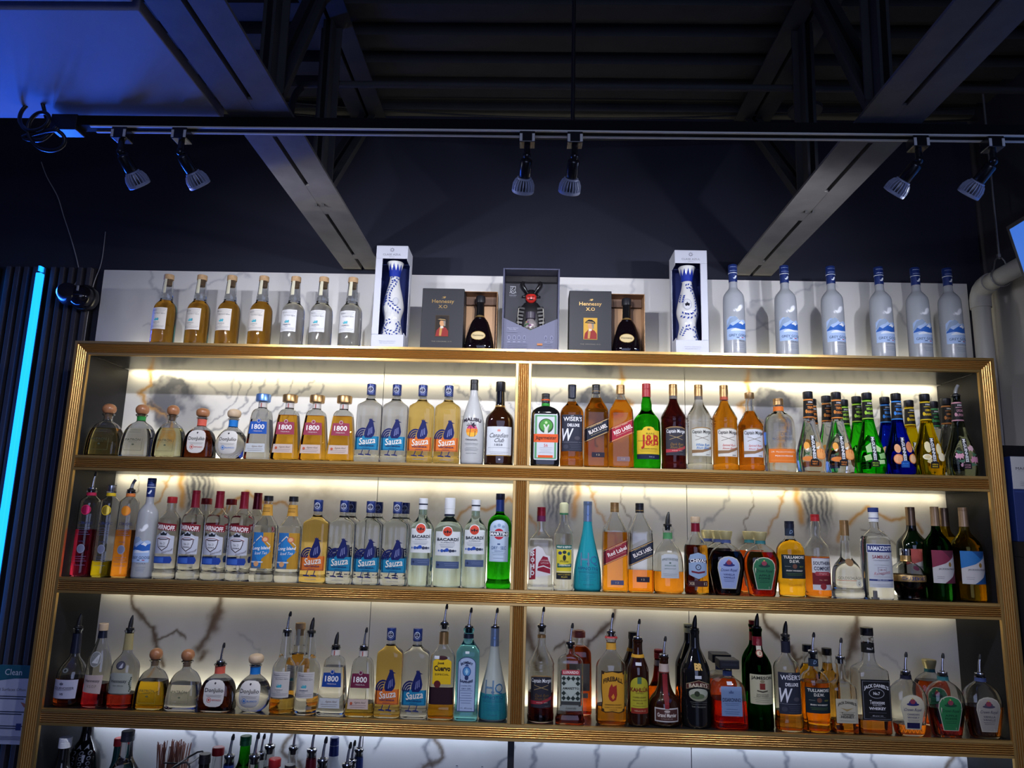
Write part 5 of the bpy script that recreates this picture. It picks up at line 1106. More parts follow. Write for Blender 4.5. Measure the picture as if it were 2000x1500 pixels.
K('fireball', 'whisky_bottle', [(0, 46), (4, 51), (10, 53), (180, 53), (198, 49), (222, 28), (236, 18), (246, 16.5), (270, 16), (276, 20), (280, 20), (284, 17), (296, 16)], liq='#d88a24', fill=60, n=2.4, dr=0.8, bands=[(242, 264, '#d09a38', 'neck_label', 0.7), (280, 286, 'redcap', 'neck_ring', 3.5)], pour='steel',
  label=[('P', [(-38, 46), (-24, 42), (0, 45), (22, 41), (46, 47), (43, 80), (47, 120), (43, 150), (46, 176), (20, 173), (0, 177), (-22, 173), (-38, 177), (-35, 150), (-39, 120), (-35, 80)], '#2a1c10'), ('P', [(-35, 49), (-22, 45), (0, 48), (22, 44), (43, 50), (40, 80), (44, 120), (40, 150), (43, 173), (20, 170), (0, 174), (-22, 170), (-35, 174), (-32, 150), (-36, 120), (-32, 80)], '#cf952c')],
  print_=[('P', [(0, 78), (12, 84), (16, 100), (8, 118), (14, 132), (2, 126), (-2, 136), (-10, 122), (-6, 108), (-14, 96), (-10, 84)], '#9a2c22'), ('P', [(2, 84), (8, 92), (4, 104), (-4, 94)], '#d88a2c')] + [('E', x, z, 5, 5, '#3a2412') for x, z in ((-32, 170), (40, 170), (-32, 50), (40, 50))], text=[('T', 'FIREBALL', 3, 152, 66, 15, '#2a1c10', dict(b=0.03, arc=52)), ('T', 'CINNAMON WHISKY', 3, 68, 56, 5, '#3a2412'), ('T', 'WHISKY À LA CANNELLE', 3, 60, 58, 4, '#3a2412'), ('T', 'LIQUEUR', 3, 52, 26, 4, '#3a2412')],
  desc='cinnamon whisky bottle with charred mustard label and steel pourer')
K('kahlua', 'liqueur_bottle', [(0, 34), (4, 37), (10, 38), (168, 38), (188, 35), (214, 24), (232, 18), (244, 16), (268, 15.5), (272, 18), (278, 18)], glass='brownglass', bands=[(220, 230, '#c9952c', 'neck_label', 1.2)], pour='steel',
  label=[('A', -33, 46, 35, 160, '#b0a830', 30)], print_=[('R', -7, 138, 7, 160, '#4a6a50'), ('R', -30, 42, 34, 60, '#8a2c20'), ('R', -12, 196, 8, 206, '#c9ccd4')] + lines(-24, 26, [66], '#6a6420', 0.9), text=[('T', 'KAHLÚA', 1, 120, 66, 17, '#7a1c1c', dict(b=0.035)), ('T', 'RUM MADE', 1, 108, 26, 4, '#5a3a1c'), ('T', 'COFFEE LIQUEUR', 1, 94, 46, 5, '#5a3a1c', dict(b=0.01)), ('T', 'LIQUEUR DE CAFÉ', 1, 85, 48, 5, '#5a3a1c', dict(b=0.01)), ('T', 'DE LUXE', 1, 76, 22, 4, '#5a3a1c'), ('T', 'VERACRUZ', 2, 51, 40, 4, '#d8b090')], desc='dark brown coffee liqueur bottle with yellow arched label and steel pourer')
K('kahlua_back', 'liqueur_bottle', KINDS['kahlua']['prof'][:-3] + [(276, 15)], glass='brownglass', bands=[(220, 230, '#c9952c', 'neck_label', 1.2)], caps=[('cap', screw(262, 286, 17), 'blackcap')], label=KINDS['kahlua']['label'], text=KINDS['kahlua']['text'][:1], desc='dark brown coffee liqueur bottle with black cap and tan neck band')
def marnier(key, glass_, liq, pour, desc):
    K(key, 'liqueur_bottle', [(0, 48), (4, 53), (12, 56), (66, 55), (86, 47), (104, 31), (130, 21), (160, 18), (190, 15.5), (212, 15), (216, 17), (220, 17)], glass=glass_, liq=liq, fill=110, pour=pour, caps=[] if pour else [('cap', screw(196, 226, 17), 'redcap')], bands=[(172, 198 if pour else 190, '#b9a8a0', 'neck_label', 0.8), (168, 172, '#6a2a24', 'neck_trim', 0.9)],
      label=[('P', [(-44, 18), (44, 18), (44, 62), (-44, 62)], '#b9b6b4'), ('R', -40, 22, 40, 58, '#4a2c2a')], print_=[('P', [(-7, 60), (7, 60), (9, 166), (-9, 166)], '#7a1c24'), ('E', 0, 92, 10, 12, '#6a1820'), ('E', 0, 52, 10, 4, '#b8aaa4')], text=[('T', 'Grand Marnier', 0, 40, 68, 13, '#d9d0c8', dict(b=0.025)), ('T', 'LIQUEUR', 0, 28, 40, 4, '#a89a90')], desc=desc)
marnier('gm', 'brownglass', None, 'steel', 'dark cognac-orange liqueur bottle with red ribbon, round shoulders and steel pourer')
marnier('gm_back', 'amberglass', None, None, 'glowing orange liqueur bottle with red cap behind the ribboned bottle')
def cream(key, cap, desc, pour=None, lab=True):
    K(key, 'liqueur_bottle', [(0, 47), (4, 50), (10, 51), (168, 51), (190, 48), (226, 32), (250, 20), (264, 16.5), (300, 15.5), (304, 17), (314, 17)], glass='darkglass', pour=pour, caps=[('cap', cyl(290, 320, 17, 1), cap)] if cap else [],
      label=[('P', [(-44, 124), (0, 138), (44, 124), (44, 142), (0, 156), (-44, 142)], '#9a8a6a'), ('P', [(-42, 126), (0, 140), (42, 126), (42, 140), (0, 154), (-42, 140)], '#4a1c1c')] if lab else [],
      print_=([('E', 0, 108, 34, 20, '#8a8a74'), ('E', 0, 114, 34, 15, '#a8ab9a'), ('E', -4, 104, 24, 9, '#5c6a4c'), ('E', -6, 112, 9, 9, '#2c3424'), ('R', -12, 160, 10, 170, '#c9ccd4')] + lines(-30, 30, [84, 78], '#6a6a64', 0.9)) if lab else [], text=[('T', 'BAILEYS', 0, 140, 66, 12, '#d9ccb4', dict(b=0.02, arc=150)), ('T', 'B', -4, 198, 16, 22, '#d0a860', dict(b=0.05)), ('T', 'R', 8, 198, 14, 22, '#d0a860', dict(b=0.05)), ('T', 'THE ORIGINAL', 0, 70, 50, 5, '#7a7a70')] if lab else [], desc=desc)
cream('bailey', None, 'black Irish cream bottle with oval landscape label and black pourer', 'black')
cream('bailey_back', 'creamcap', 'black cream liqueur bottle with pale-topped cap behind the oval-labelled bottle', lab=False)
def disar(key, liq, fill, desc, lab=True):
    K(key, 'liqueur_bottle', [(0, 52), (4, 57), (10, 58), (110, 54), (130, 53), (146, 46), (156, 30), (162, 17), (168, 15), (196, 15)], n=7, dr=0.85, neck=160, liq=liq, fill=fill, caps=[('box_stopper', (34, 34, 192, 222), 'blackcap')], bands=[(166, 182, '#4a5a8a', 'neck_band', 0.6)],
      label=[('R', -34, 44, 36, 138, '#6f86ac', 1)] if lab else [], print_=([('P', [(-8, 124), (-8, 116), (8, 116), (8, 124), (4, 120), (0, 127), (-4, 120)], '#4a5c84'), ('R', -12, 142, 6, 152, '#c9ccd4')] + lines(-24, 26, [84, 79, 66, 58, 52], '#4a5c80', 0.8)) if lab else [], text=[('T', 'DISARONNO', 1, 96, 62, 12, '#232a44', dict(b=0.01))] if lab else [],
      desc=desc, extra=lambda r, S, l: flat_text('stopper_print', 'DISARONNO', r, M('#3a3c48'), 0.050, 0.008, (0, -0.0352, 0.207)))
disar('disar', '#c0501c', 92, 'square-stoppered amaretto decanter with steel blue label')
disar('disar_back', '#d8501c', 140, 'square-stoppered amaretto decanter with bright red-orange liqueur, behind its twin', lab=False)
def jameson(key, pour, desc, lab=True):
    K(key, 'whisky_bottle', [(0, 44), (4, 47), (36, 47), (42, 45.5), (186, 46), (208, 44), (230, 34), (250, 20), (266, 16), (314, 15.5), (318, 18), (326, 18)], glass='jamgreen', fill=120, caps=[] if pour else [('cap', screw(310, 340, 16.5), 'redcap')], bands=[(270, 300, 'redfoil' if lab else 'redcap', 'neck_foil', 0.8)], pour=pour,
      label=[('R', -43, 84, 43, 180, '#b9b498', 3)] if lab else [], print_=([('R', -9, 132, 9, 152, '#7a2c26'), ('E', 0, 158, 8, 5, '#8a8064'), ('P', [(-18, 126), (0, 122), (18, 126), (18, 130), (0, 127), (-18, 130)], '#4a4438'), ('P', [(-8, 236), (8, 236), (9, 292), (-9, 292)], '#c9c6b4'), ('E', 0, 246, 12, 12, '#8a3a34'), ('E', 0, 246, 9, 9, '#c0b49c')] + lines(-30, 30, [104, 98, 92], '#6a6650', 0.8)) if lab else [],
      text=[('T', 'JAMESON', 0, 168, 74, 13, '#2c2a22', dict(b=0.02)), ('T', 'TRIPLE DISTILLED', 0, 116, 42, 4.4, '#3a382c'), ('T', 'IRISH WHISKEY', 0, 110, 42, 4.4, '#3a382c'), ('T', 'J', 0, 246, 6, 10, '#7a2c26')] if lab else [], desc=desc)
NAMED['jamgreen'] = glass('deep green whiskey glass', (0.025, 0.20, 0.03))
jameson('jam', 'black', 'green whiskey bottle with cream label and black pourer')
jameson('jam_back', None, 'green whiskey bottle with red cap hidden behind the cream-labelled green bottle', lab=False)
_k = dict(KINDS['wiser']); _k.update(liq='#e09024', fill=62, caps=(), pour='black', bands=[(250, 288, '#1c1e30', 'neck_label', 0.8), (292, 300, 'clear', 'neck_ring', 2.2)], desc='low whisky bottle with dark navy label, large white W and black pourer', text=KINDS['wiser']['text'][:4]); KINDS['wiser_pour'] = _k
def daniel(key, W, H, liq, fill, honey, pour, desc):
    a = W / 2; s = H / 340
    K(key, 'whisky_bottle', [(0, a - 7), (3, a - 1), (10, a), (190 * s, a), (204 * s, a - 3), (216 * s, a * 0.62), (228 * s, 23 * s), (262 * s, 20 * s), (290 * s, 20 * s), (296 * s, 19), (318 * s, 19 if not pour else 15)], n=8, dr=0.85, neck=222 * s, liq=liq, fill=fill,
      caps=[] if pour else [('cap', cyl(314 * s, H, 21, 1), 'blackcap')], bands=[] if pour else [(258, 290, '#141416', 'neck_label', 0.9), (296, 308, 'clear', 'neck_ring', 2.5)], pour=pour,
      label=[('R', -a + 5, 46 * s, a - 3, (176 if not honey else 150) * s, '#15151a' if not honey else '#b6b09c', 1)],
      print_=([('R', -44, 52, -43, 170, '#8a8c94'), ('R', 45, 52, 46, 170, '#8a8c94'), ('R', -44, 50, 46, 51, '#8a8c94'), ('R', -44, 170, 46, 171, '#8a8c94'), ('E', 1, 132, 26, 16, '#9a9ca4'), ('E', 1, 132, 24, 14, '#15151a')] if not honey else [('P', [(-30 * s, 112 * s), (0, 96 * s), (30 * s, 112 * s), (0, 106 * s)], '#a08a5a'), ('R', -26, 60, 26, 61, '#7a7664'), ('R', -26, 92 * s, 26, 92 * s + 1, '#7a7664')]) + lines(-28, 30, [70 * s, 56 * s], '#8a8a84' if honey else '#6a6c74', 0.9),
      text=[('T', "JACK DANIEL'S", 1, (156 if not honey else 134) * s, a * 1.55, 15 * s, '#e0e0e4' if not honey else '#3a362c', dict(b=0.03, arc=90 * s))] + ([('T', 'No.7', 1, 132, 22, 10, '#e0e0e4', dict(b=0.03)), ('T', 'Tennessee', 1, 104, 50, 13, '#e0e0e4', dict(b=0.01)), ('T', 'SOUR MASH', 1, 94, 30, 4, '#c9c9d0'), ('T', 'WHISKEY', 1, 84, 56, 9, '#e0e0e4', dict(b=0.03)), ('T', '40% alc./vol. 1.14 L', 1, 61, 36, 4, '#c9c9d0'), ('T', 'No.7', 0, 272, 20, 7, '#d0d0d4', dict(b=0.02))] if not honey else [('T', 'Tennessee', 1, 86 * s, 40, 9, '#3a362c'), ('T', 'HONEY', 1, 74 * s, 44, 8, '#3a362c', dict(b=0.02)), ('T', '35% alc./vol.', 1, 52, 30, 4, '#5a5648')]), desc=desc)
daniel('jd', 106, 340, '#d88828', 44, False, None, 'big square whiskey bottle with black label and black cap, nearly empty')
daniel('jd_honey', 80, 252, '#e0902c', 38, True, 'steel', 'small square honey whiskey bottle with cream label and steel pourer')
def plain(key, name, prof, glass_, caps, desc, **kw): K(key, name, prof, glass=glass_, caps=caps, desc=desc, **kw)
plain('tull_back', 'whisky_bottle', [(z, a if a < 21 else a * 0.72) for z, a in KINDS['tull']['prof']], 'clear', [('cap', screw(236, 260, 17), 'navyfoil')], 'golden whiskey bottle with dark screw cap half hidden behind the steel-pourer bottle', liq='#f0b020', fill=196, n=2.3, dr=0.85, neck=194)
plain('honey_back', 'whisky_bottle', [(0, 30), (4, 32), (10, 33), (150, 33), (166, 25), (174, 18), (210, 16), (240, 15.5)], 'clear', [('cap', cyl(226, 250, 17, 1), 'blackcap')], 'amber honey whiskey bottle with black cap behind the cream-labelled small bottle', liq='#d8a03c', fill=200, n=8, dr=0.85, neck=170)
# the counter's bottles, of which only the tops show
_wb = [(0, 34), (4, 37), (200, 37), (222, 24), (240, 15), (290, 14)]
def low(key, name, H, glass_, capm, desc, pour=None, band=None, liq=None, w=24, r=14, cap_r=17, fill=None):
    pr = [(0, w - 3), (4, w), (H - 110, w), (H - 84, w * 0.62), (H - 66, r + 2), (H - 8, r)]
    K(key, name, pr, glass=glass_, liq=liq, fill=fill, caps=[('cap', screw(H - 26, H, cap_r) if capm != 'redcap' else cyl(H - 24, H, cap_r, 2), capm)] if capm else [], bands=[(H - 62, H - 28, band, 'neck_band', 0.8)] if band else [], pour=pour, desc=desc)
low('lo_black', 'liqueur_bottle', 262, 'darkglass', 'blackcap', 'black-necked bottle')
low('lo_red', 'vodka_bottle', 270, 'clear', 'redcap', 'clear bottle with wide red cap', cap_r=19)
low('lo_green', 'wine_bottle', 288, 'greenglass', 'greencap', 'green bottle with ridged green cap', w=34)
low('lo_blue', 'gin_bottle', 272, 'clear', None, 'bottle with blue neck band and steel pourer', pour='steel', band='bluefoil')
low('lo_steel', 'rum_bottle', 256, 'clear', None, 'clear bottle with steel pourer', pour='steel')
low('lo_yellow', 'liqueur_bottle', 262, 'clear', None, 'clear bottle of yellow liqueur with steel pourer', pour='steel', liq='#f0c830', fill=200)
low('lo_redband', 'rum_bottle', 262, 'clear', None, 'bottle with dark red neck band and steel pourer', pour='steel', band='redfoil')
low('lo_frost', 'vodka_bottle', 330, 'frost', 'bluefoil', 'frosted bottle with deep blue foil neck', band='bluefoil', cap_r=16.5, r=15, w=32)
low('lo_white', 'syrup_bottle', 275, 'darkglass', 'whitecap', 'dark bottle with white cap', w=34)
low('lo_skull', 'rum_bottle', 296, 'darkglass', 'blackcap', 'black bottle with silver line ornament', w=44)
low('lo_teal', 'syrup_bottle', 276, 'tealglass', 'redcap', 'dark green bottle with red cap', w=30)
low('lo_clear', 'syrup_bottle', 284, 'clear', 'greycap', 'clear bottle with dark grey cap', w=42)
NAMED['greencap'] = mat('green foil cap', (0.02, 0.16, 0.06), rough=0.35, metal=0.3); NAMED['tealglass'] = mat('dark teal glass', (0.004, 0.05, 0.045), rough=0.05); NAMED['greycap'] = mat('dark grey cap', (0.06, 0.065, 0.07), rough=0.4)
def _orn(root, S, lab):
    Ls = [('E', x, z, 5, 5, '#b9bac0') for z in range(120, 200, 13) for x in (-30, -10, 10, 30)] + [('E', x, z, 3.4, 3.4, '#101012') for z in range(120, 200, 13) for x in (-30, -10, 10, 30)] + [('P', [(x - 6, 206), (x, 218), (x + 6, 206), (x, 210)], '#b9bac0') for x in (-18, 0, 18)]
    link('silver_ornament', layers_mesh('silver_ornament', S, Ls, 0.7), root)
KINDS['lo_skull']['extra'] = _orn
INST = [
    ('casa_gold', -1.4002, 0.059, 'T', -10, (1.0, 1.0), 'amber tequila bottle with cork stopper, first of four, at the end of the cabinet top'),
    ('casa_gold', -1.2689, 0.059, 'T', -10, (1.0, 1.0), 'amber tequila bottle with cork stopper, second of four on the cabinet top'),
    ('casa_gold', -1.1508, 0.059, 'T', -10, (1.0, 1.0), 'amber tequila bottle with cork stopper, third of four on the cabinet top'),
    ('casa_gold', -1.0251, 0.059, 'T', -10, (1.0, 1.0), 'amber tequila bottle with cork stopper, last of four, beside the clear ones on top'),
    ('casa_clear', -0.8997, 0.059, 'T', -10, (1.0, 1.0), 'clear tequila bottle with cork stopper, next to the amber ones on the cabinet top'),
    ('casa_clear', -0.7904, 0.059, 'T', -10, (1.0, 1.0), 'clear tequila bottle with cork stopper, middle of three on the cabinet top'),
    ('casa_clear', -0.6764, 0.059, 'T', -10, (1.0, 1.0), 'clear tequila bottle with cork stopper, beside the tall white gift box'),
    ('goose', 0.7826, 0.0564, 'T', 0, (1.0, 1.0), 'frosted vodka bottle with deep blue cap, beside the tall white gift box'),
    ('goose', 0.9772, 0.0564, 'T', 0, (1.0, 1.0), 'frosted vodka bottle with deep blue cap, second from the white gift box'),
    ('goose', 1.1521, 0.0564, 'T', 0, (1.0, 1.0), 'frosted vodka bottle with deep blue cap, third from the white gift box'),
    ('goose', 1.333, 0.0564, 'T', 0, (1.0, 1.0), 'frosted vodka bottle with deep blue cap, third from the white pipe'),
    ('goose', 1.4701, 0.0564, 'T', 0, (1.0, 1.0), 'frosted vodka bottle with deep blue cap, second from the white pipe'),
    ('goose', 1.5899, 0.0564, 'T', 0, (1.0, 1.0), 'frosted vodka bottle with deep blue cap, beside the white pipe'),
    ('patron_gold', -1.5693, 0.0574, 'U', 0, (1.0, 1.0), 'squat pale gold tequila decanter with round brown wooden ball stopper, beside the upper side panel'),
    ('patron_silver', -1.4426, 0.0574, 'U', 0, (1.0, 0.962), 'squat clear tequila decanter with ball stopper and green neck ribbon, on the upper shelf'),
    ('patron_plain', -1.3245, 0.0574, 'U', 0, (1.0, 0.897), 'squat clear tequila decanter with bare neck, on the upper shelf by the cloud'),
    ('julio_amber', -1.21, 0.0561, 'U', 0, (1.0, 0.881), 'squat dark amber tequila bottle with oval cream label, on the upper shelf'),
    ('julio_clear', -1.0938, 0.0637, 'U', 0, (1.0, 0.91), 'rounded clear tequila bottle with blue neck band and oval white label, on the upper shelf'),
    ('t1800_silver', -0.9848, 0.0539, 'U', 0, (1.0, 0.942), 'tapered clear tequila bottle with wide blue metal cap and blue label, on the upper shelf'),
    ('t1800_gold', -0.8828, 0.0539, 'U', 0, (1.0, 0.962), 'tapered amber tequila bottle with wide bronze cap, first of three'),
    ('t1800_gold', -0.7802, 0.0539, 'U', 0, (1.0, 0.963), 'tapered amber tequila bottle with wide bronze cap, middle of three'),
    ('t1800_gold', -0.6772, 0.0539, 'U', 0, (1.0, 0.963), 'tapered amber tequila bottle with wide bronze cap, last of three, beside the rooster bottles'),
    ('sauza_silver', -0.5776, 0.0511, 'U', 0, (1.0, 0.973), 'clear bottle with turquoise rooster label, beside the bronze caps, upper shelf'),
    ('sauza_silver', -0.4811, 0.0511, 'U', 0, (1.0, 0.982), 'clear bottle with turquoise rooster label, next to the orange-labelled pair, upper shelf'),
    ('sauza_gold', -0.3836, 0.0511, 'U', 0, (1.0, 0.987), 'pale gold bottle with orange rooster label, next to the turquoise-labelled pair, upper shelf'),
    ('sauza_gold', -0.286, 0.0511, 'U', 0, (1.0, 0.989), 'pale gold bottle with orange rooster label, beside the white bottle, upper shelf'),
    ('malibu', -0.1925, 0.06, 'U', 0, (1.0, 0.991), 'white coconut rum bottle with palm tree sunset print and black cap, upper shelf'),
    ('canadian', -0.0931, 0.0598, 'U', 0, (1.0, 0.997), 'dark whisky bottle with pale blue-white label, gold neck band and black cap, by the post'),
    ('jager', 0.0764, 0.0489, 'U', 0, (1.0, 0.998), 'flat dark herbal liqueur bottle with green-bordered label and orange name band, by the upper post'),
    ('wiser', 0.174, 0.0528, 'U', 0, (1.0, 0.998), 'amber whisky bottle with dark navy label bearing a large white W, upper shelf'),
    ('jw_black', 0.2632, 0.0563, 'U', 0, (1.0, 0.998), 'square amber scotch bottle with slanted black label, full to the shoulder, upper shelf'),
    ('jw_red', 0.3541, 0.0563, 'U', 0, (1.0, 0.998), 'square amber scotch bottle with slanted red label, full to the shoulder, upper shelf'),
    ('jb', 0.4513, 0.067, 'U', 0, (1.0, 0.998), 'green whisky bottle with yellow label, big red initials and red cap, upper shelf'),
    ('cm_dark', 0.5498, 0.0623, 'U', 0, (1.0, 0.998), 'dark rum bottle with black label and bronze cap, upper shelf'),
    ('cm_white', 0.6436, 0.0623, 'U', 0, (1.0, 0.998), 'clear white rum bottle with cream label and bronze cap, upper shelf'),
    ('cm_spiced', 0.7374, 0.0623, 'U', 0, (1.0, 0.998), 'tall amber spiced rum bottle with cream label and bronze cap, upper shelf'),
    ('cm_small', 0.8312, 0.0623, 'U', 0, (1.0, 0.998), 'short amber spiced rum bottle with bare neck and wide bronze cap, upper shelf'),
    ('doctor', 0.9336, 0.0545, 'U', 0, (1.0, 0.998), 'clear schnapps bottle with orange band label and ribbed cap, upper shelf'),
    ('cd_orange', 1.0392, 0.0431, 'U', 0, (1.0, 0.999), 'clear orange liqueur bottle with fruit print and orange-trimmed neck, front, beside the schnapps'),
    ('cd_orange', 1.1416, 0.0431, 'U', 0, (1.0, 1.0), 'clear orange liqueur bottle with fruit print and orange-trimmed neck, front, beside the green one'),
    ('cd_melon', 1.2528, 0.0431, 'U', 0, (1.0, 1.0), 'bright green melon liqueur bottle, in the front row'),
    ('cd_blue', 1.3582, 0.0431, 'U', 0, (1.0, 1.0), 'deep blue orange liqueur bottle, in the front row'),
    ('cd_banana', 1.4616, 0.0431, 'U', 0, (1.0, 1.0), 'yellow banana liqueur bottle, in the front row'),
    ('cd_flower', 1.5756, 0.0431, 'U', 0, (1.0, 1.0), 'clear floral liqueur bottle with pink flower print and grey pourer, upper shelf'),
    ('cd_orange', 1.1126, 0.2005, 'U', 0, (1.0, 1.0), 'clear orange liqueur bottle with fruit print and orange-trimmed neck, behind, between the two front ones'),
    ('cd_orange', 1.1381, 0.125, 'U', 0, (1.0, 1.0), 'clear orange liqueur bottle with fruit print and orange-trimmed neck, behind the second front one'),
    ('cd_melon', 1.234, 0.2005, 'U', 0, (1.0, 1.0), 'bright green melon liqueur bottle, behind, just a neck beside the orange-trimmed ones'),
    ('cd_melon', 1.2512, 0.125, 'U', 0, (1.0, 1.0), 'bright green melon liqueur bottle, directly behind the front green one'),
    ('cd_blue', 1.3563, 0.125, 'U', 0, (1.0, 1.0), 'deep blue orange liqueur bottle, behind the front blue one'),
    ('cd_banana', 1.4763, 0.185, 'U', 0, (1.0, 1.0), 'yellow banana liqueur bottle, behind the front yellow one'),
    ('cd_mint', 1.5768, 0.2005, 'U', 0, (1.0, 1.0), 'clear liqueur bottle with green lettering on its black neck label, in the rear row'),
    ('cd_cacao', 1.5831, 0.125, 'U', 0, (1.0, 1.0), 'clear liqueur bottle with brown lettering on its black neck label, behind the front yellow one'),
    ('ci_red', -1.5947, 0.0553, 'M', 8, (1.0, 0.949), 'tall vodka bottle with red base, red disc and steel pourer'),
    ('ci_yellow', -1.5205, 0.0553, 'M', 8, (1.0, 0.906), 'tall vodka bottle with yellow disc and grey cap'),
    ('ci_orange', -1.4475, 0.0553, 'M', 8, (1.0, 0.914), 'tall vodka bottle with orange disc and bent grey pourer'),
    ('goose', -1.3741, 0.0564, 'M', 0, (1.0, 0.897), 'frosted vodka bottle with deep blue cap, on the middle shelf'),
    ('sm_short', -1.2942, 0.064, 'M', 0, (1.0, 0.89), 'clear vodka bottle with wide red plastic cap, in front on the middle shelf'),
    ('sm_tall', -1.2064, 0.064, 'M', 0, (1.0, 0.91), 'clear vodka bottle with dark red foil neck, in front, first of three'),
    ('sm_tall', -1.1167, 0.064, 'M', 0, (1.0, 0.933), 'clear vodka bottle with dark red foil neck, in front, middle of three'),
    ('sm_tall', -1.0253, 0.064, 'M', 0, (1.0, 0.944), 'clear vodka bottle with dark red foil neck, in front, beside the cocktail bottles'),
    ('sm_short', -1.2148, 0.175, 'M', 0, (1.0, 1.0), 'clear vodka bottle with wide red plastic cap, behind, between the first two tall ones'),
    ('sm_short', -1.1177, 0.175, 'M', 0, (1.0, 1.0), 'clear vodka bottle with wide red plastic cap, behind, between the last two tall ones'),
    ('sm_tall', -1.017, 0.175, 'M', 0, (1.0, 1.0), 'clear vodka bottle with dark red foil neck, behind the cocktail bottle'),
    ('longisland', -0.9333, 0.0565, 'M', 0, (1.0, 0.949), 'clear premixed cocktail bottle with blue and mustard label and black cap, beside the vodkas'),
    ('longisland', -0.8406, 0.0565, 'M', 0, (1.0, 0.961), 'clear premixed cocktail bottle with blue and mustard label and black cap, beside the rooster bottle'),
    ('sauza_gold', -0.7462, 0.0511, 'M', 0, (1.0, 0.972), 'pale gold bottle with orange rooster label, middle shelf'),
    ('sauza_silver', -0.6497, 0.0511, 'M', 0, (1.0, 0.982), 'clear bottle with turquoise rooster label, front, beside the orange-labelled one, middle shelf'),
    ('sauza_silver', -0.5524, 0.0511, 'M', 0, (1.0, 0.987), 'clear bottle with turquoise rooster label, front, middle of three, middle shelf'),
    ('sauza_silver', -0.455, 0.0511, 'M', 0, (1.0, 0.986), 'clear bottle with turquoise rooster label, front, beside the white rums, middle shelf'),
    ('sauza_silver', -0.6532, 0.175, 'M', 0, (1.0, 1.0), 'clear bottle with turquoise rooster label, rear, first of three caps peeping out, middle shelf'),
    ('sauza_silver', -0.5509, 0.175, 'M', 0, (1.0, 1.0), 'clear bottle with turquoise rooster label, rear, second of three caps peeping out, middle shelf'),
    ('sauza_silver', -0.4488, 0.175, 'M', 0, (1.0, 1.0), 'clear bottle with turquoise rooster label, rear, last of three caps peeping out, middle shelf'),
    ('bac_slim', -0.3625, 0.0534, 'M', 0, (1.0, 0.982), 'clear white rum bottle with round red emblem and white cap, slim, beside the rooster bottles'),
    ('bac_wide', -0.2661, 0.0611, 'M', 0, (1.0, 0.977), 'wide clear white rum bottle with large white cap, between the slim ones'),
    ('bac_slim', -0.1704, 0.0534, 'M', 0, (1.0, 0.971), 'clear white rum bottle with round red emblem and white cap, slim, beside the green vermouth'),
    ('martini', -0.0825, 0.0584, 'M', 0, (1.0, 0.984), 'green vermouth bottle with arched pale blue label beside the centre post'),
    ('soho', 0.0677, 0.0515, 'M', 0, (1.0, 0.996), 'square clear lychee liqueur bottle with dark red side band and red cap'),
    ('wray', 0.1491, 0.0524, 'M', 0, (1.0, 0.99), 'slim clear overproof rum bottle with yellow and green label and cream cap'),
    ('hpn_full', 0.2361, 0.0672, 'M', 0, (1.0, 0.986), 'slender bright aqua liqueur bottle with blue-grey foil neck'),
    ('jw_red_half', 0.3322, 0.0563, 'M', 0, (1.0, 0.985), 'square scotch bottle with slanted red label and air above the whisky'),
    ('jw_black_low', 0.4221, 0.0563, 'M', 0, (1.0, 0.988), 'square scotch bottle with slanted black label, mostly empty'),
    ('appleton', 0.5225, 0.0605, 'M', 0, (1.0, 0.986), 'squat part full amber rum bottle with pale label, green neck band and black pourer'),
    ('chivas', 0.6205, 0.0524, 'M', 0, (1.0, 0.986), 'part full scotch bottle with pale blue shield label and maroon neck foil'),
    ('crown_vanilla', 0.7247, 0.0426, 'M', 0, (1.0, 0.99), 'round-shouldered dark whisky bottle with pale blue label and gold stopper, middle shelf'),
    ('crown_back', 0.6981, 0.1995, 'M', 0, (1.0, 1.0), 'dark whisky bottle with gold stopper, behind the shield-labelled scotch'),
    ('crown_back', 0.7184, 0.125, 'M', 0, (1.0, 1.0), 'dark whisky bottle with gold stopper, behind the pale blue label one'),
    ('crown_apple', 0.8468, 0.0426, 'M', 0, (1.0, 0.99), 'round-shouldered amber whisky bottle with green label, in front, middle shelf'),
    ('crown_apple', 0.8491, 0.185, 'M', 0, (1.0, 1.0), 'round-shouldered amber whisky bottle with green label, behind its twin, middle shelf'),
    ('tull', 0.956, 0.0575, 'M', 0, (1.0, 0.983), 'golden whiskey bottle with black-green label and dark screw cap, middle shelf'),
    ('soco', 1.0498, 0.0615, 'M', 0, (1.0, 0.968), 'amber liqueur bottle with white and maroon label and red cap, middle shelf'),
    ('goldsch', 1.1501, 0.0559, 'M', 0, (1.0, 0.966), 'long-necked clear cinnamon schnapps bottle with bronze cap and oval seal'),
    ('ramaz', 1.258, 0.0609, 'M', 0, (1.0, 0.974), 'broad clear sambuca bottle with white and blue label'),
    ('chamb', 1.3724, 0.0817, 'M', 0, (1.0, 0.914), 'round globe-shaped black raspberry liqueur bottle with gold belt and crown cap'),
    ('wine_red', 1.4501, 0.182, 'M', 0, (1.0, 1.0), 'dark red wine bottle with coral and white label, behind the globe-shaped bottle'),
    ('wine_rose', 1.4812, 0.072, 'M', 0, (1.0, 0.853), 'green wine bottle with wine-red and white label'),
    ('wine_white', 1.5756, 0.1855, 'M', 0, (1.0, 1.0), 'olive yellow white wine bottle with blue and white label, between the two front wines'),
    ('wine_white', 1.582, 0.072, 'M', 0, (1.0, 0.926), 'olive yellow white wine bottle with blue and white label, beside the cabinet side panel'),
    ('courv', -1.584, 0.0619, 'L', 0, (1.0, 0.941), 'cognac bottle with pale lilac label and long dark neck, beside the cabinet side panel'),
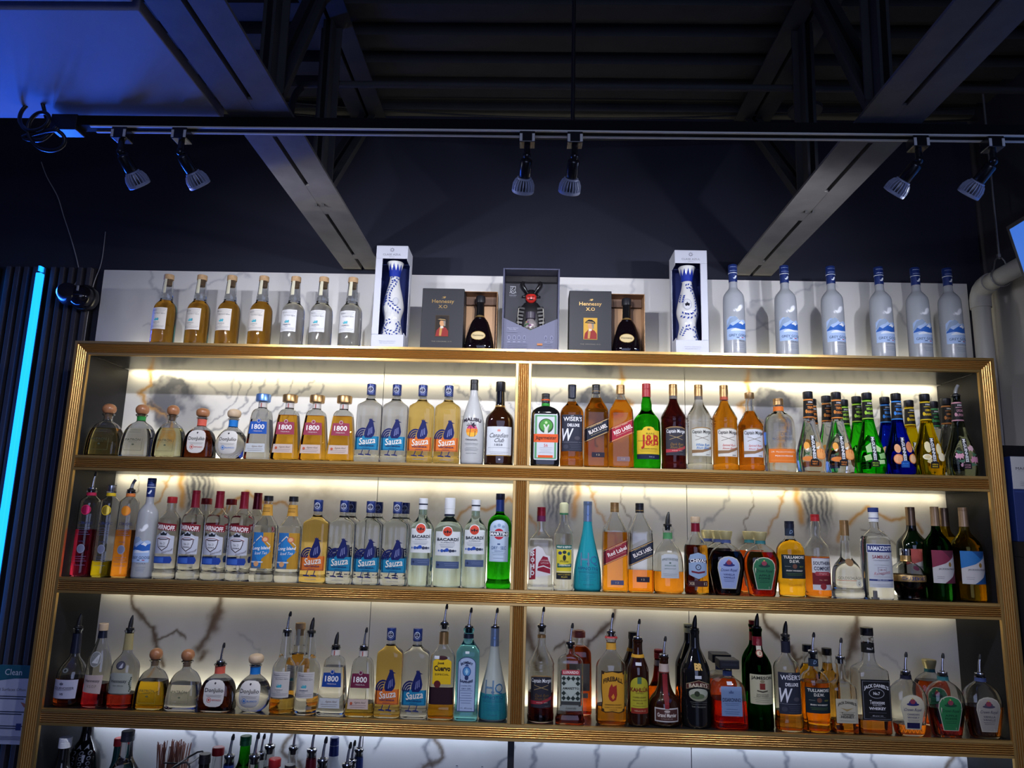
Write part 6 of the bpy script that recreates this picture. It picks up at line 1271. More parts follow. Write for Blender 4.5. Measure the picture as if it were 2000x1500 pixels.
    ('vsop', -1.4877, 0.0533, 'L', 0, (1.0, 0.89), 'tapered cognac bottle with red spirit, pinkish label and pale stopper'),
    ('vs', -1.3941, 0.059, 'L', 0, (1.0, 0.891), 'nearly empty cognac bottle with grey wreath label and grey neck foil'),
    ('patron_amber', -1.289, 0.0574, 'L', 0, (1.0, 0.889), 'squat golden tequila decanter with shiny ball stopper, lower shelf'),
    ('patron_clear2', -1.1744, 0.0574, 'L', 0, (1.0, 0.916), 'squat clear tequila decanter with dull brown ball stopper, lower shelf'),
    ('julio_pour', -1.0547, 0.0561, 'L', 0, (1.0, 0.942), 'squat dark amber tequila bottle with steel pourer and coral neck band, lower shelf'),
    ('julio_clear', -0.9316, 0.0637, 'L', 0, (1.0, 0.955), 'rounded clear tequila bottle with blue neck band and oval white label, on the lower shelf'),
    ('casa_pour_gold', -0.8272, 0.059, 'L', 0, (1.0, 0.981), 'nearly empty pale gold tequila bottle with steel pourer and torn paper label'),
    ('casa_gold', -0.816, 0.175, 'L', 0, (1.0, 1.0), 'amber tequila bottle with cork stopper, behind two poured bottles on the lower shelf'),
    ('casa_pour_clear', -0.7407, 0.059, 'L', 0, (1.0, 0.963), 'part full clear tequila bottle with black pourer and paper label'),
    ('t1800_silver_pour', -0.6486, 0.0539, 'L', 0, (1.0, 0.935), 'tapered clear tequila bottle with black pourer and blue label'),
    ('t1800_gold_pour', -0.5492, 0.0539, 'L', 0, (1.0, 0.93), 'tapered nearly empty tequila bottle with steel pourer and plum label'),
    ('sauza_gold', -0.4536, 0.0511, 'L', 0, (1.0, 0.93), 'pale gold bottle with orange rooster label, lower shelf'),
    ('sauza_silver', -0.3603, 0.0511, 'L', 0, (1.0, 0.951), 'clear bottle with turquoise rooster label, lower shelf'),
    ('cuervo', -0.2674, 0.051, 'L', 0, (1.0, 0.962), 'square nearly empty gold tequila bottle with yellow label above dark brown label'),
    ('bombay', -0.1804, 0.0515, 'L', 0, (1.0, 0.964), 'pale blue square gin bottle with tall arched label and steel pourer'),
    ('hpn_low', -0.0888, 0.0672, 'L', 0, (1.0, 0.982), 'slender frosted liqueur bottle with aqua only in its lower part and steel pourer'),
    ('cm_pour', 0.0761, 0.0623, 'L', 0, (1.0, 1.0), 'half empty dark rum bottle with steel pourer and black label'),
    ('luxardo', 0.1772, 0.0474, 'L', 0, (1.0, 1.0), 'clear amaretto bottle with grey geometric label and steel pourer'),
    ('amaro', 0.2145, 0.175, 'L', 0, (1.0, 1.0), 'bright orange-amber aperitif bottle with wide red stopper behind the geometric-labelled bottle'),
    ('fireball', 0.32, 0.0584, 'L', 0, (1.0, 1.0), 'cinnamon whisky bottle with charred mustard label and steel pourer'),
    ('kahlua', 0.4122, 0.054, 'L', 0, (1.0, 1.0), 'dark brown coffee liqueur bottle with yellow arched label and steel pourer'),
    ('kahlua_back', 0.412, 0.175, 'L', 0, (1.0, 1.0), 'dark brown coffee liqueur bottle with black cap and tan neck band, behind its twin'),
    ('gm', 0.5055, 0.0717, 'L', 0, (1.0, 1.0), 'dark cognac-orange liqueur bottle with red ribbon, round shoulders and steel pourer'),
    ('gm_back', 0.5072, 0.1845, 'L', 0, (1.0, 1.0), 'glowing orange liqueur bottle with red cap behind the ribboned bottle'),
    ('bailey', 0.6134, 0.067, 'L', 0, (1.0, 1.0), 'black Irish cream bottle with oval landscape label and black pourer'),
    ('bailey_back', 0.6151, 0.175, 'L', 0, (1.0, 1.0), 'black cream liqueur bottle with pale-topped cap behind the oval-labelled bottle'),
    ('disar', 0.7235, 0.065, 'L', 0, (1.0, 1.0), 'square-stoppered amaretto decanter with steel blue label'),
    ('disar_back', 0.7255, 0.175, 'L', 0, (1.0, 1.0), 'square-stoppered amaretto decanter with bright red-orange liqueur, behind its twin'),
    ('jam', 0.8294, 0.063, 'L', 0, (1.0, 1.0), 'green whiskey bottle with cream label and black pourer'),
    ('jam_back', 0.8512, 0.175, 'L', 0, (1.0, 1.0), 'green whiskey bottle with red cap hidden behind the cream-labelled green bottle'),
    ('wiser_pour', 0.9244, 0.0528, 'L', 0, (1.0, 1.0), 'low whisky bottle with dark navy label, large white W and black pourer'),
    ('tull_pour', 1.0185, 0.0575, 'L', 0, (1.0, 1.0), 'golden whiskey bottle with black-green label and steel pourer, lower shelf'),
    ('tull_back', 1.042, 0.175, 'L', 0, (1.0, 1.0), 'golden whiskey bottle with dark screw cap half hidden behind the steel-pourer bottle'),
    ('jd_honey', 1.1088, 0.05, 'L', 0, (1.0, 1.0), 'small square honey whiskey bottle with cream label and steel pourer'),
    ('honey_back', 1.1116, 0.175, 'L', 0, (1.0, 1.0), 'amber honey whiskey bottle with black cap behind the cream-labelled small bottle'),
    ('jd', 1.2096, 0.0611, 'L', 0, (1.0, 1.0), 'big square whiskey bottle with black label and black cap, nearly empty'),
    ('crown_cut', 1.3249, 0.0426, 'L', 0, (1.0, 1.0), 'cut-glass whisky bottle with cream label and steel pourer, nearly empty'),
    ('crown_apple_pour', 1.4497, 0.0426, 'L', 0, (1.0, 1.0), 'cut-glass whisky bottle with green label and steel pourer'),
    ('crown_apple', 1.4804, 0.185, 'L', 0, (1.0, 1.0), 'round-shouldered amber whisky bottle with green label, behind the green-labelled poured bottle, lower shelf'),
    ('crown_van_pour', 1.5754, 0.0426, 'L', 0, (1.0, 1.0), 'cut-glass whisky bottle with grey label and steel pourer, beside the lower side panel'),
    ('lo_white', -1.565, 0.04, 'C', 0, (1.216, 1.0), 'dark bottle with white cap, on the counter beside the side post'),
    ('lo_skull', -1.5732, 0.185, 'C', 0, (1.281, 1.0), 'black bottle with silver line ornament, on the counter beside the wire basket'),
    ('lo_teal', -1.4521, 0.185, 'C', 0, (1.076, 1.0), 'dark green bottle with red cap, on the counter before the drink stirrers'),
    ('lo_clear', -1.3526, 0.048, 'C', 0, (1.27, 1.0), 'clear bottle with dark grey cap, on the counter before the drink stirrers'),
    ('lo_black', -1.0682, 0.03, 'C', 0, (1.148, 1.0), 'black-necked bottle, with pale cap top, on the counter by the basket'),
    ('lo_red', -1.0617, 0.125, 'C', 0, (1.094, 1.0), 'clear bottle with wide red cap, near the wire basket on the counter'),
    ('lo_blue', -0.9838, 0.03, 'C', 0, (1.1, 1.0), 'bottle with blue neck band and steel pourer, on the counter beside the green bottle'),
    ('lo_green', -0.9661, 0.125, 'C', 0, (1.166, 1.0), 'green bottle with ridged green cap, on the counter under the cabinet'),
    ('lo_steel', -0.8973, 0.03, 'C', 0, (1.182, 1.0), 'clear bottle with steel pourer, on the counter, first of a pair'),
    ('lo_steel', -0.9276, 0.185, 'C', 0, (1.035, 1.0), 'clear bottle with steel pourer, on the counter, second of a pair'),
    ('lo_yellow', -0.8782, 0.125, 'C', 0, (1.173, 1.0), 'clear bottle of yellow liqueur with steel pourer, first on the counter'),
    ('lo_red', -0.8259, 0.03, 'C', 0, (1.089, 1.0), 'clear bottle with wide red cap, between yellow liqueur bottles on the counter'),
    ('lo_black', -0.773, 0.03, 'C', 0, (1.053, 1.0), 'black-necked bottle, low, before the yellow bottle on the counter'),
    ('lo_yellow', -0.8117, 0.185, 'C', 0, (1.1, 1.0), 'clear bottle of yellow liqueur with steel pourer, second on the counter'),
    ('lo_redband', -0.7276, 0.125, 'C', 0, (1.145, 1.0), 'bottle with dark red neck band and steel pourer, on the counter'),
    ('lo_steel', -0.6624, 0.03, 'C', 0, (1.161, 1.0), 'clear bottle with steel pourer, on the counter beside the frosted bottle'),
    ('lo_frost', -0.6637, 0.185, 'C', 0, (0.982, 1.0), 'frosted bottle with deep blue foil neck, reaching up under the cabinet on the counter'),
    ('lo_steel', -0.5773, 0.03, 'C', 0, (1.114, 1.0), 'clear bottle with steel pourer, on the counter, lowest of the last three'),
    ('lo_steel', -0.5834, 0.125, 'C', 0, (1.05, 1.0), 'clear bottle with steel pourer, on the counter, middle of the last three'),
    ('lo_blue', -0.5731, 0.185, 'C', 0, (1.062, 1.0), 'bottle with blue neck band and steel pourer, on the counter, last of the row'),
]
# ---------------------------------------------------------------- the bottles, placed
GROUPS = {'T': 'bottles on top of the cabinet', 'U': 'bottles on the upper shelf', 'M': 'bottles on the middle shelf', 'L': 'bottles on the lower shelf', 'C': 'bottles on the counter under the cabinet'}
ZR = dict(zip('TUMLC', ZB))
for (kind, X, Y, row, rz, s, label) in INST:
    if kind not in PROTO:
        o = PROTO[kind] = build(kind)
    else:
        o = copy_tree(PROTO[kind])
    o.location = (X, Y, ZR[row] + 0.0003); o.rotation_euler = (0, 0, math.radians(rz)); o.scale = (s[0] * s[1], s[0] * s[1], s[0])
    tag(o, label, 'bottle', GROUPS[row])

# ---------------------------------------------------------------- gift boxes on top
ZT = ZB[0] + 0.0004
m_card = mat('white carton', '#c9cbd8', rough=0.5); m_grey_print = M('#6a6c7c')
def fbox(name, parent, m, *b, bev=0.0015):
    bm = bmesh.new(); bbox(bm, *b, bev); return obj(name, bm, m, parent)
def poly_flat(name, parent, shapes, y, m4=None):
    for c in clusters(shapes, 0.014): poly_one(name, parent, c, y, shapes)
def poly_one(name, parent, cl, y, shapes):
    """Flat print on a face that looks to -y: shapes in metres, layers slightly proud of one another."""
    vs, fs, mi, mats = [], [], [], []
    for L in cl:
        i = next(n for n, q in enumerate(shapes) if q is L)
        if L[0] == 'T':
            o = L[7] if len(L) > 7 else {}
            tv, ts = text_mesh(L[1], o.get('b', 0.0), o.get('sh', 0.0)); n = len(vs)
            vs += [(L[2] + a * L[4], y - 0.0002 * (i + 1), L[3] + b * L[5]) for a, b in tv]; fs += [tuple(n + k for k in t) for t in ts]; c = L[6]
        else:
            pts = outline(L); n = len(vs); c = L[2] if L[0] == 'P' else L[5]; ts = tessellate_polygon([[Vector((a, b, 0)) for a, b in pts]])
            vs += [(a, y - 0.0002 * (i + 1), b) for a, b in pts]
            for t in ts:
                p, q, r = (Vector((pts[k][0], pts[k][1], 0)) for k in t)
                fs.append(tuple(n + k for k in (t if (q - p).cross(r - p).z > 0 else t[::-1])))
        m = M(c)
        if m not in mats: mats.append(m)
        mi += [mats.index(m)] * (len(fs) - len(mi))
    me = bpy.data.meshes.new(name); me.from_pydata(vs, [], fs)
    for m in mats: me.materials.append(m)
    me.polygons.foreach_set('material_index', mi)
    return link(name, me, parent)
m_ceram = mat('glazed white ceramic', (0.72, 0.72, 0.72), rough=0.12, coat=0.5)
def ceramic_box(X, side, label, blabel):
    W, H, D = 0.122, 0.405, 0.115; Yc = 0.085
    t = empty('gift_box', (X, Yc, ZT)); tag(t, label, 'gift box', 'white ceramic bottle gift boxes')
    w, d = W / 2, D / 2
    s = side
    def sb(name, x0, x1, *r): 
        a, b = sorted((s * x0, s * x1)); return fbox(name, t, m_card, a, b, *r)
    sb('front_panel', -w, -w + 0.026, -d, -d + 0.0025, 0.052, 0.353)
    sb('front_panel', -w, w, -d, -d + 0.0025, 0.353, H)
    sb('front_panel', -w, w, -d, -d + 0.0025, 0.0, 0.052)
    sb('side_panel', -w, -w + 0.0025, -d + 0.0026, d - 0.003, 0.0, H)
    sb('side_panel', w - 0.0025, w, d - 0.045, d - 0.003, 0.0, H)
    sb('side_panel', w - 0.0025, w, -d + 0.0026, d - 0.0455, 0.0, 0.06)
    sb('side_panel', w - 0.0025, w, -d + 0.0026, d - 0.0455, 0.345, H)
    fbox('back_panel', t, mat('deep blue card', '#1c2c6e', rough=0.6), -w + 0.003, w - 0.003, d - 0.0029, d, 0.003, H - 0.001)
    fbox('lining', t, NAMED_BLUECARD, *sorted((s * (-w + 0.0028), s * (-w + 0.005))), -d + 0.003, d - 0.004, 0.053, 0.35)
    fbox('lid', t, m_card, -w + 0.001, w - 0.001, -d + 0.003, d - 0.003, H - 0.0025, H + 0.001)
    fbox('base', t, m_card, -w + 0.003, w - 0.003, -d + 0.003, d - 0.004, 0.0, 0.012)
    poly_flat('lettering', t, [star(0, 0.388, 0.010, '#6a6c7c', 8, 0.5), star(0, 0.388, 0.006, '#c9cbd8', 8, 0.5), ('T', 'CLASE AZUL', 0, 0.369, 0.070, 0.0075, '#6a6c7c'), ('T', 'MEXICO', 0, 0.360, 0.020, 0.003, '#8a8c9a'), ('T', 'TEQUILA REPOSADO', 0, 0.026, 0.062, 0.003, '#9a9cac'), ('T', 'HECHO EN MEXICO', 0, 0.019, 0.056, 0.0025, '#9a9cac')], -d)
    S = Shape([(0, 46), (4, 50), (10, 51), (40, 46), (78, 37), (105, 32), (122, 34), (150, 42), (170, 42), (210, 34), (250, 23), (275, 19), (284, 18)])
    b = empty('tequila_bottle', (X + s * 0.004, Yc, ZT + 0.0125)); tag(b, blabel, 'bottle', 'painted ceramic bottles in gift boxes')
    bm = bmesh.new(); shell(bm, S, 0, 284, 0, 40); obj('ceramic_body', bm, m_ceram, b, 60)
    bm = bmesh.new(); lathe(bm, [(0.282, 0.0195), (0.284, 0.021), (0.300, 0.022), (0.330, 0.030), (0.340, 0.033), (0.342, 0.032)], 32); obj('stopper', bm, m_ceram, b, 40)
    Sc = Shape([(280, 20), (284, 21.2), (300, 22.2), (330, 30.2), (340, 33.2)])
    pts = [('P', [(-38, 282), (38, 282), (38, 303), (-38, 303)], '#16309a')]
    for k in range(-3, 4):
        x = k * 15
        pts.append(('P', [(x - 8, 284), (x + 8, 284), (x + 8.5, 300), (x, 332), (x - 8.5, 300)], '#16309a'))
    link('crown_print', layers_mesh('crown_print', Sc, pts, 0.8), b)
    lv = []
    def garland(path, n):
        P = [Vector(p) for p in path]; seglen = [(q - p).length for p, q in zip(P, P[1:])]; tot = sum(seglen)
        for i in range(n):
            u = tot * (i + 0.5) / n; k = 0
            while u > seglen[k] and k < len(seglen) - 1: u -= seglen[k]; k += 1
            c = P[k].lerp(P[k + 1], u / seglen[k]); d0 = (P[k + 1] - P[k]).normalized(); nrm = Vector((-d0.y, d0.x))
            for sg in (-1, 1):
                q = c + nrm * 3.0 * sg; e = (d0 * 0.8 + nrm * sg * 0.75).normalized(); f = Vector((-e.y, e.x))
                lv.append(('P', [tuple(q), tuple(q + e * 5.5 + f * 3.1), tuple(q + e * 12), tuple(q + e * 5.5 - f * 3.1)], '#17338f'))
    if side > 0:
        garland([(-14, 268), (2, 274), (16, 266)], 4); garland([(8, 262), (-8, 232), (-16, 205), (-14, 180), (6, 156), (32, 140)], 13); garland([(-38, 156), (-30, 196)], 5)
        garland([(6, 102), (-16, 96), (-30, 78), (-24, 58), (4, 52), (26, 42)], 10); garland([(20, 100), (36, 84), (30, 60)], 5); lv.append(('E', 16, 176, 10, 16, '#a9adba')); lv.append(('E', 16, 176, 8.5, 14, '#c6c8d0'))
    else:
        garland([(-14, 258), (4, 262), (18, 256)], 4); garland([(10, 254), (26, 226), (32, 196), (30, 160), (12, 140), (-10, 138), (-30, 146)], 14); garland([(-34, 190), (-24, 222)], 4)
        garland([(-38, 60), (-20, 90), (0, 96)], 6); garland([(8, 96), (28, 84), (36, 58), (18, 50)], 7); lv += [('E', -8, 184, 15, 22, '#a0a4b4'), ('E', -8, 184, 13.5, 20, '#cfd0d6'), star(-8, 184, 10, '#1a1c28', 5, 0.55)]
    for c in clusters(lv): link('leaf_print', layers_mesh('leaf_print', S, c, 0.5), b)
NAMED_BLUECARD = mat('deep blue card', '#1c2c6e', rough=0.6)
ceramic_box(-0.525, 1, 'tall white windowed carton beside the clear tequila bottles on the cabinet top', 'white ceramic bottle with blue leaf garland, in the carton by the clear tequilas')
ceramic_box(0.618, -1, 'tall white windowed carton beside the frosted vodka bottles on the cabinet top', 'white ceramic bottle with blue wreath and crest, in the carton by the frosted vodkas')

m_blackcard = mat('matt black card', '#202128', rough=0.55); m_copper = mat('copper card lining', (0.46, 0.27, 0.14), rough=0.4, metal=0.35)
XO = Shape([(0, 50), (3, 54), (14, 56), (50, 50), (86, 40), (108, 33), (120, 26), (130, 17), (136, 15), (188, 14)], 2.6, 0.62, 128)
def cognac_box(X, label, blabel, shift):
    t = empty('gift_box', (X, 0.075, ZT)); tag(t, label, 'gift box', 'black cognac gift boxes')
    W, H, D = 0.160, 0.236, 0.10; d = D / 2
    bm = bmesh.new()
    bbox(bm, -W, -0.0005, -d, d, 0, H, 0.002); obj('sleeve', bm, m_blackcard, t)
    x1 = 0.126
    fbox('tray_back', t, m_copper, 0.0, x1, d - 0.012, d - 0.009, 0.003, H - 0.006)
    fbox('tray_top', t, m_copper, 0.0, x1, -d + 0.01, d - 0.0121, H - 0.0088, H - 0.006)
    fbox('tray_side', t, m_copper, x1 - 0.0028, x1, -d + 0.01, d - 0.0121, 0.003, H - 0.009)
    fbox('tray_base', t, m_copper, 0.0, x1 - 0.003, -d + 0.01, d - 0.0121, 0.0, 0.003)
    fbox('tray_insert', t, mat('brown card insert', (0.16, 0.085, 0.05), rough=0.6), 0.001, x1 - 0.003, d - 0.03, d - 0.0122, H - 0.042, H - 0.009)
    c = -W / 2
    g1 = 'gold'
    poly_flat('lettering', t, [('P', [(c + 0.002, 0.208), (c + 0.009, 0.204), (c - 0.004, 0.203), (c + 0.004, 0.199), (c - 0.008, 0.197), (c + 0.006, 0.1965), (c + 0.011, 0.202)], g1), ('T', 'Hennessy', c, 0.183, 0.084, 0.019, g1, dict(b=0.01)), ('T', 'X.O', c, 0.164, 0.034, 0.013, g1, dict(b=0.01)), ('R', c - 0.028, 0.151, c + 0.028, 0.1518, '#5a5044'), ('T', 'THE ORIGINAL X.O', c, 0.028, 0.076, 0.0045, '#8a8478'), ('R', c - 0.016, 0.0005, c + 0.016, 0.002, '#a58a5a')], -d)
    poly_flat('portrait_print', t, [('R', c - 0.026, 0.046, c + 0.026, 0.130, '#4a3c2c' if shift else '#b08a3c'), ('R', c - 0.0245, 0.0475, c + 0.0245, 0.1285, '#2c241e' if shift else '#c79a3c'),
        ('P', [(c - 0.024, 0.048), (c + 0.024, 0.048), (c + 0.024, 0.068), (c + 0.016, 0.080), (c + 0.004, 0.086), (c - 0.008, 0.084), (c - 0.020, 0.070)], '#8a2c2a'), ('P', [(c - 0.010, 0.050), (c - 0.002, 0.050), (c + 0.002, 0.084), (c - 0.008, 0.082)], '#b88a4a'), ('P', [(c - 0.006, 0.078), (c + 0.006, 0.080), (c + 0.004, 0.090), (c - 0.006, 0.088)], '#d2c8b8'),
        ('E', c, 0.099, 0.0095, 0.0125, '#c79468'), ('P', [(c + 0.004, 0.108), (c + 0.013, 0.108), (c + 0.013, 0.088), (c + 0.008, 0.086)], '#8a8074'), ('P', [(c - 0.021, 0.110), (c + 0.019, 0.107), (c + 0.017, 0.114), (c + 0.006, 0.122), (c - 0.006, 0.123), (c - 0.016, 0.116)], '#1c1a1c'), ('P', [(c - 0.018, 0.1125), (c + 0.016, 0.110), (c + 0.010, 0.1135), (c - 0.008, 0.1155)], '#a88a5a')], -d - 0.001)
    b = empty('cognac_bottle', (X + 0.060, 0.060, ZT + 0.0032)); tag(b, blabel, 'bottle', 'black cognac decanters in gift boxes')
    bm = bmesh.new(); shell(bm, XO, 0, 188, 0, 44); obj('glass', bm, mat('black cognac glass', (0.004, 0.002, 0.003), rough=0.05, coat=0.4), b, 42)
    bm = bmesh.new(); lathe(bm, [(0.186, 0.0165), (0.187, 0.0185), (0.205, 0.019), (0.213, 0.017), (0.216, 0.012)], 28); obj('stopper', bm, NAMED['blackcap'], b, 40)
    link('neck_foil', sleeve(XO, 136, 186, 0.8, 'darkglass', 'neck_foil'), b); link('neck_band', sleeve(XO, 128, 135, 0.8, 'gold', 'neck_band'), b)
    link('label', layers_mesh('label', XO, [('E', -3, 52, 27, 18, '#8a6f36'), ('E', -3, 52, 25, 16, '#cbb88a')], 0.8), b)
    link('lettering', layers_mesh('lettering', XO, [('T', 'Hennessy', -3, 52, 40, 10, '#3a2c18')], 1.6), b)
    lv = []
    rr = random.Random(3)
    for k in range(70):
        x, z = rr.uniform(-48, 46), rr.choice([rr.uniform(6, 30), rr.uniform(30, 84)])
        if abs(x + 3) < 30 and 32 < z < 72 or abs(x) > XO.at(z)[0] * 0.86: continue
        lv.append(('P', [(x, z), (x + 3.4, z + 2), (x + 5.5, z + 5.5), (x + 1.5, z + 4.2)], 'darkglass'))
    link('grape_relief', layers_mesh('grape_relief', XO, lv, 1.4), b)
cognac_box(-0.2395, 'black cognac gift box with slid-out copper tray, beside the white windowed carton', 'black cognac decanter in the copper tray beside the armour figure box', True)
cognac_box(0.318, 'black cognac gift box with gold portrait, between the armour figure box and the second carton', 'black cognac decanter in the copper tray nearer the frosted vodka bottles', False)

# the box with the suit of armour around a whisky bottle
m_slate = mat('slate grey card', '#4a4c66', rough=0.5); m_dkgrey = mat('dark grey card', '#34353e', rough=0.6); m_lacq = mat('black lacquer', (0.010, 0.009, 0.010), rough=0.25, coat=0.3); m_redlac = mat('red lacquer', (0.45, 0.02, 0.015), rough=0.3)
t = empty('gift_box', (0.0135, 0.07, ZT)); tag(t, 'slate grey open-fronted whisky box holding a small black suit of armour', 'gift box')
W, H, D = 0.1075, 0.318, 0.055
for x0, x1 in ((-W, -W + 0.006), (W - 0.006, W)): fbox('side_panel', t, m_slate, x0, x1, -D, D, 0, H)
fbox('top_panel', t, m_slate, -W + 0.0062, W - 0.0062, -D, D, H - 0.005, H); fbox('base_panel', t, m_slate, -W + 0.0062, W - 0.0062, -D, D, 0, 0.004)
fbox('back_panel', t, m_dkgrey, -W + 0.0062, W - 0.0062, D - 0.015, D - 0.012, 0.0042, H - 0.0052)
fbox('inner_hood', t, m_lacq, -W + 0.0062, W - 0.0062, D - 0.035, D - 0.016, H - 0.030, H - 0.0052)
bm = bmesh.new()
v = [(-W + 0.0064, 0.0045), (W - 0.0064, 0.0045), (W - 0.0064, 0.124), (0, 0.078), (-W + 0.0064, 0.124)]
A = [bm.verts.new((x, -D + 0.010, z)) for x, z in v]; B = [bm.verts.new((x, -D + 0.014, z)) for x, z in v]
bm.faces.new(A); bm.faces.new(B[::-1])
for i in range(5): bm.faces.new((A[i], B[i], B[(i + 1) % 5], A[(i + 1) % 5]))
bmesh.ops.recalc_face_normals(bm, faces=bm.faces[:])
obj('front_panel', bm, mat('grey card panel', '#5c5e78', rough=0.55), t)
ic = []
for x in (-0.080, -0.060, -0.042, -0.022, 0.058, 0.080): ic += [('E', x, 0.048, 0.0055, 0.009, '#9a9cb4'), ('E', x, 0.048, 0.0042, 0.0072, '#5c5e78'), ('R', x - 0.005, 0.031, x + 0.005, 0.0335, '#9a9cb4')]
poly_flat('label_print', t, ic + [('R', -0.086, 0.068, -0.048, 0.0695, '#8a8ca4'), ('R', 0.026, 0.019, 0.046, 0.027, '#b8784c')] + [('R', -0.086, z, -0.010, z + 0.0012, '#8486a0') for z in (0.026, 0.021, 0.016, 0.012)] + [('R', 0.05, z, 0.085, z + 0.0012, '#8486a0') for z in (0.026, 0.021, 0.016)], -D + 0.010)
poly_flat('lettering', t, [('T', '忍', -0.072, 0.262, 0.026, 0.030, '#c6c8d0'), ('T', 'SHINOBU', -0.072, 0.240, 0.028, 0.005, '#a6a8b4'), ('R', -0.084, 0.234, -0.060, 0.2348, '#8a8c9a')], D - 0.015)
poly_flat('front_lettering', t, [('T', 'Mizunara Oak Finish', -0.066, 0.086, 0.042, 0.004, '#b0b2c4'), ('T', 'Pure Malt', -0.066, 0.080, 0.026, 0.004, '#b0b2c4')], -D + 0.010)
f = empty('armour_figure', (0.0135, 0.0955, ZT + 0.0046)); tag(f, 'small black suit of armour with red mask and horned helmet in the slate box', 'figurine')
def fl(name, prof, m, off=(0, 0, 0), sy=0.7, seg=28):
    bm = bmesh.new(); lathe(bm, prof, seg, 0); bmesh.ops.scale(bm, vec=(1, sy * 0.5, 1), verts=bm.verts[:]); bmesh.ops.translate(bm, vec=off, verts=bm.verts[:]); return obj(name, bm, m, f, 40)
Y0 = 0.0
fl('skirt_plates', [(0.05, 0.054), (0.062, 0.058), (0.064, 0.054), (0.078, 0.056), (0.080, 0.052), (0.094, 0.054), (0.096, 0.050), (0.12, 0.050)], m_lacq, sy=0.30)
fl('torso', [(0.0, 0.040), (0.119, 0.046), (0.15, 0.048), (0.178, 0.044), (0.20, 0.026), (0.208, 0.012)], m_lacq, sy=0.42)
for s in (-1, 1):
    bm = bmesh.new()
    for k in range(6): bbox(bm, -0.013, 0.013, -0.008 - 0.0005 * k, 0.008, 0.100 + 0.0145 * (5 - k), 0.113 + 0.0145 * (5 - k), 0.0025)
    o = obj('shoulder_plates', bm, m_lacq, f); o.location = (s * 0.060, 0, 0); o.rotation_euler = (0, s * -0.14, 0)
    bm = bmesh.new(); tube(bm, [(s * 0.047, -0.012, 0.175), (s * 0.050, -0.014, 0.14), (s * 0.046, -0.014, 0.10)], 0.0018, 6); obj('cord', bm, M('#b8b4a8'), f)
    bm = bmesh.new(); tube(bm, [(s * 0.014, -0.012, 0.236), (s * 0.022, -0.014, 0.250), (s * 0.031, -0.014, 0.262), (s * 0.036, -0.013, 0.272), (s * 0.033, -0.012, 0.279), (s * 0.026, -0.011, 0.279)], [0.003, 0.0065, 0.008, 0.0085, 0.007, 0.004], 10); obj('helmet_horn', bm, m_lacq, f, 60)
fl('helmet', [(0.224, 0.036), (0.228, 0.037), (0.232, 0.027), (0.242, 0.024), (0.250, 0.017), (0.254, 0.008)], m_lacq, sy=0.62)
bm = bmesh.new(); lathe(bm, [(0.198, 0.006), (0.203, 0.014), (0.212, 0.0205), (0.226, 0.021), (0.232, 0.016)], 20); bmesh.ops.scale(bm, vec=(1, 0.6, 1), verts=bm.verts[:]); bmesh.ops.translate(bm, vec=(0, -0.008, 0), verts=bm.verts[:]); obj('mask', bm, m_redlac, f, 50)
poly_flat('mask_features', f, [('P', [(-0.014, 0.222), (-0.004, 0.218), (-0.004, 0.222)], BK), ('P', [(0.014, 0.222), (0.004, 0.218), (0.004, 0.222)], BK), ('P', [(-0.010, 0.207), (0.010, 0.207), (0.006, 0.211), (-0.006, 0.211)], BK)], -0.0212)
b = empty('whisky_bottle', (0.0135, 0.0575, ZT + 0.0046)); tag(b, 'small silver floral whisky bottle with black cap in front of the suit of armour', 'bottle')
WB = Shape([(0, 22), (3, 25), (8, 26), (100, 26), (112, 23), (120, 14), (126, 13)], 2.0, 0.7)
bm = bmesh.new(); shell(bm, WB, 0, 126, 0, 36); obj('glass', bm, mat('silver floral bottle', (0.45, 0.40, 0.40), rough=0.2, metal=0.5), b, 42)
bm = bmesh.new(); lathe(bm, [(0.124, 0.016), (0.126, 0.019), (0.150, 0.019), (0.152, 0.017)], 24); obj('cap', bm, mat('dark violet cap', (0.05, 0.04, 0.06), rough=0.35), b, 40)
rr = random.Random(5)
link('flower_print', layers_mesh('flower_print', WB, [star(rr.uniform(-26, 26), rr.uniform(60, 112), rr.uniform(4, 7), rr.choice(['#a03a4c', '#6a3a6c', '#3c5a3c', '#b08a4a', '#c8b8b8']), 6) for _ in range(26)], 0.5), b)
link('lettering', layers_mesh('lettering', WB, [('T', 'SHINOBU', 0, 84, 44, 9, '#1c1618', dict(b=0.03))], 3.2), b)

t = empty('plug_adaptor', (0.707, 0.12, ZT)); tag(t, 'small white plug adaptor standing on the cabinet top beside the carton', 'adaptor')
fbox('housing', t, NAMED['whitecap'], -0.0085, 0.0085, -0.008, 0.008, 0, 0.031, bev=0.003)
bm = bmesh.new(); lathe(bm, [(0, 0.0032), (0.001, 0.003)], 14, 0, True, (0, 0, 0), Matrix.Translation((0, -0.0079, 0.017)) @ Matrix.Rotation(math.pi / 2, 4, 'X')); obj('socket', bm, NAMED['blackcap'], t)

t = empty('loose_pourer', (1.2265, 0.014, ZB[2] + 0.0004)); tag(t, 'loose grey pourer standing on the middle shelf beside the sambuca bottle', 'pourer')
bm = bmesh.new(); bbox(bm, -0.006, 0.006, -0.006, 0.006, 0, 0.030, 0.002); bbox(bm, -0.012, 0.012, -0.005, 0.005, 0.0, 0.008, 0.002); obj('spout', bm, mat('dull grey metal', (0.2, 0.2, 0.2), rough=0.4, metal=0.6), t)

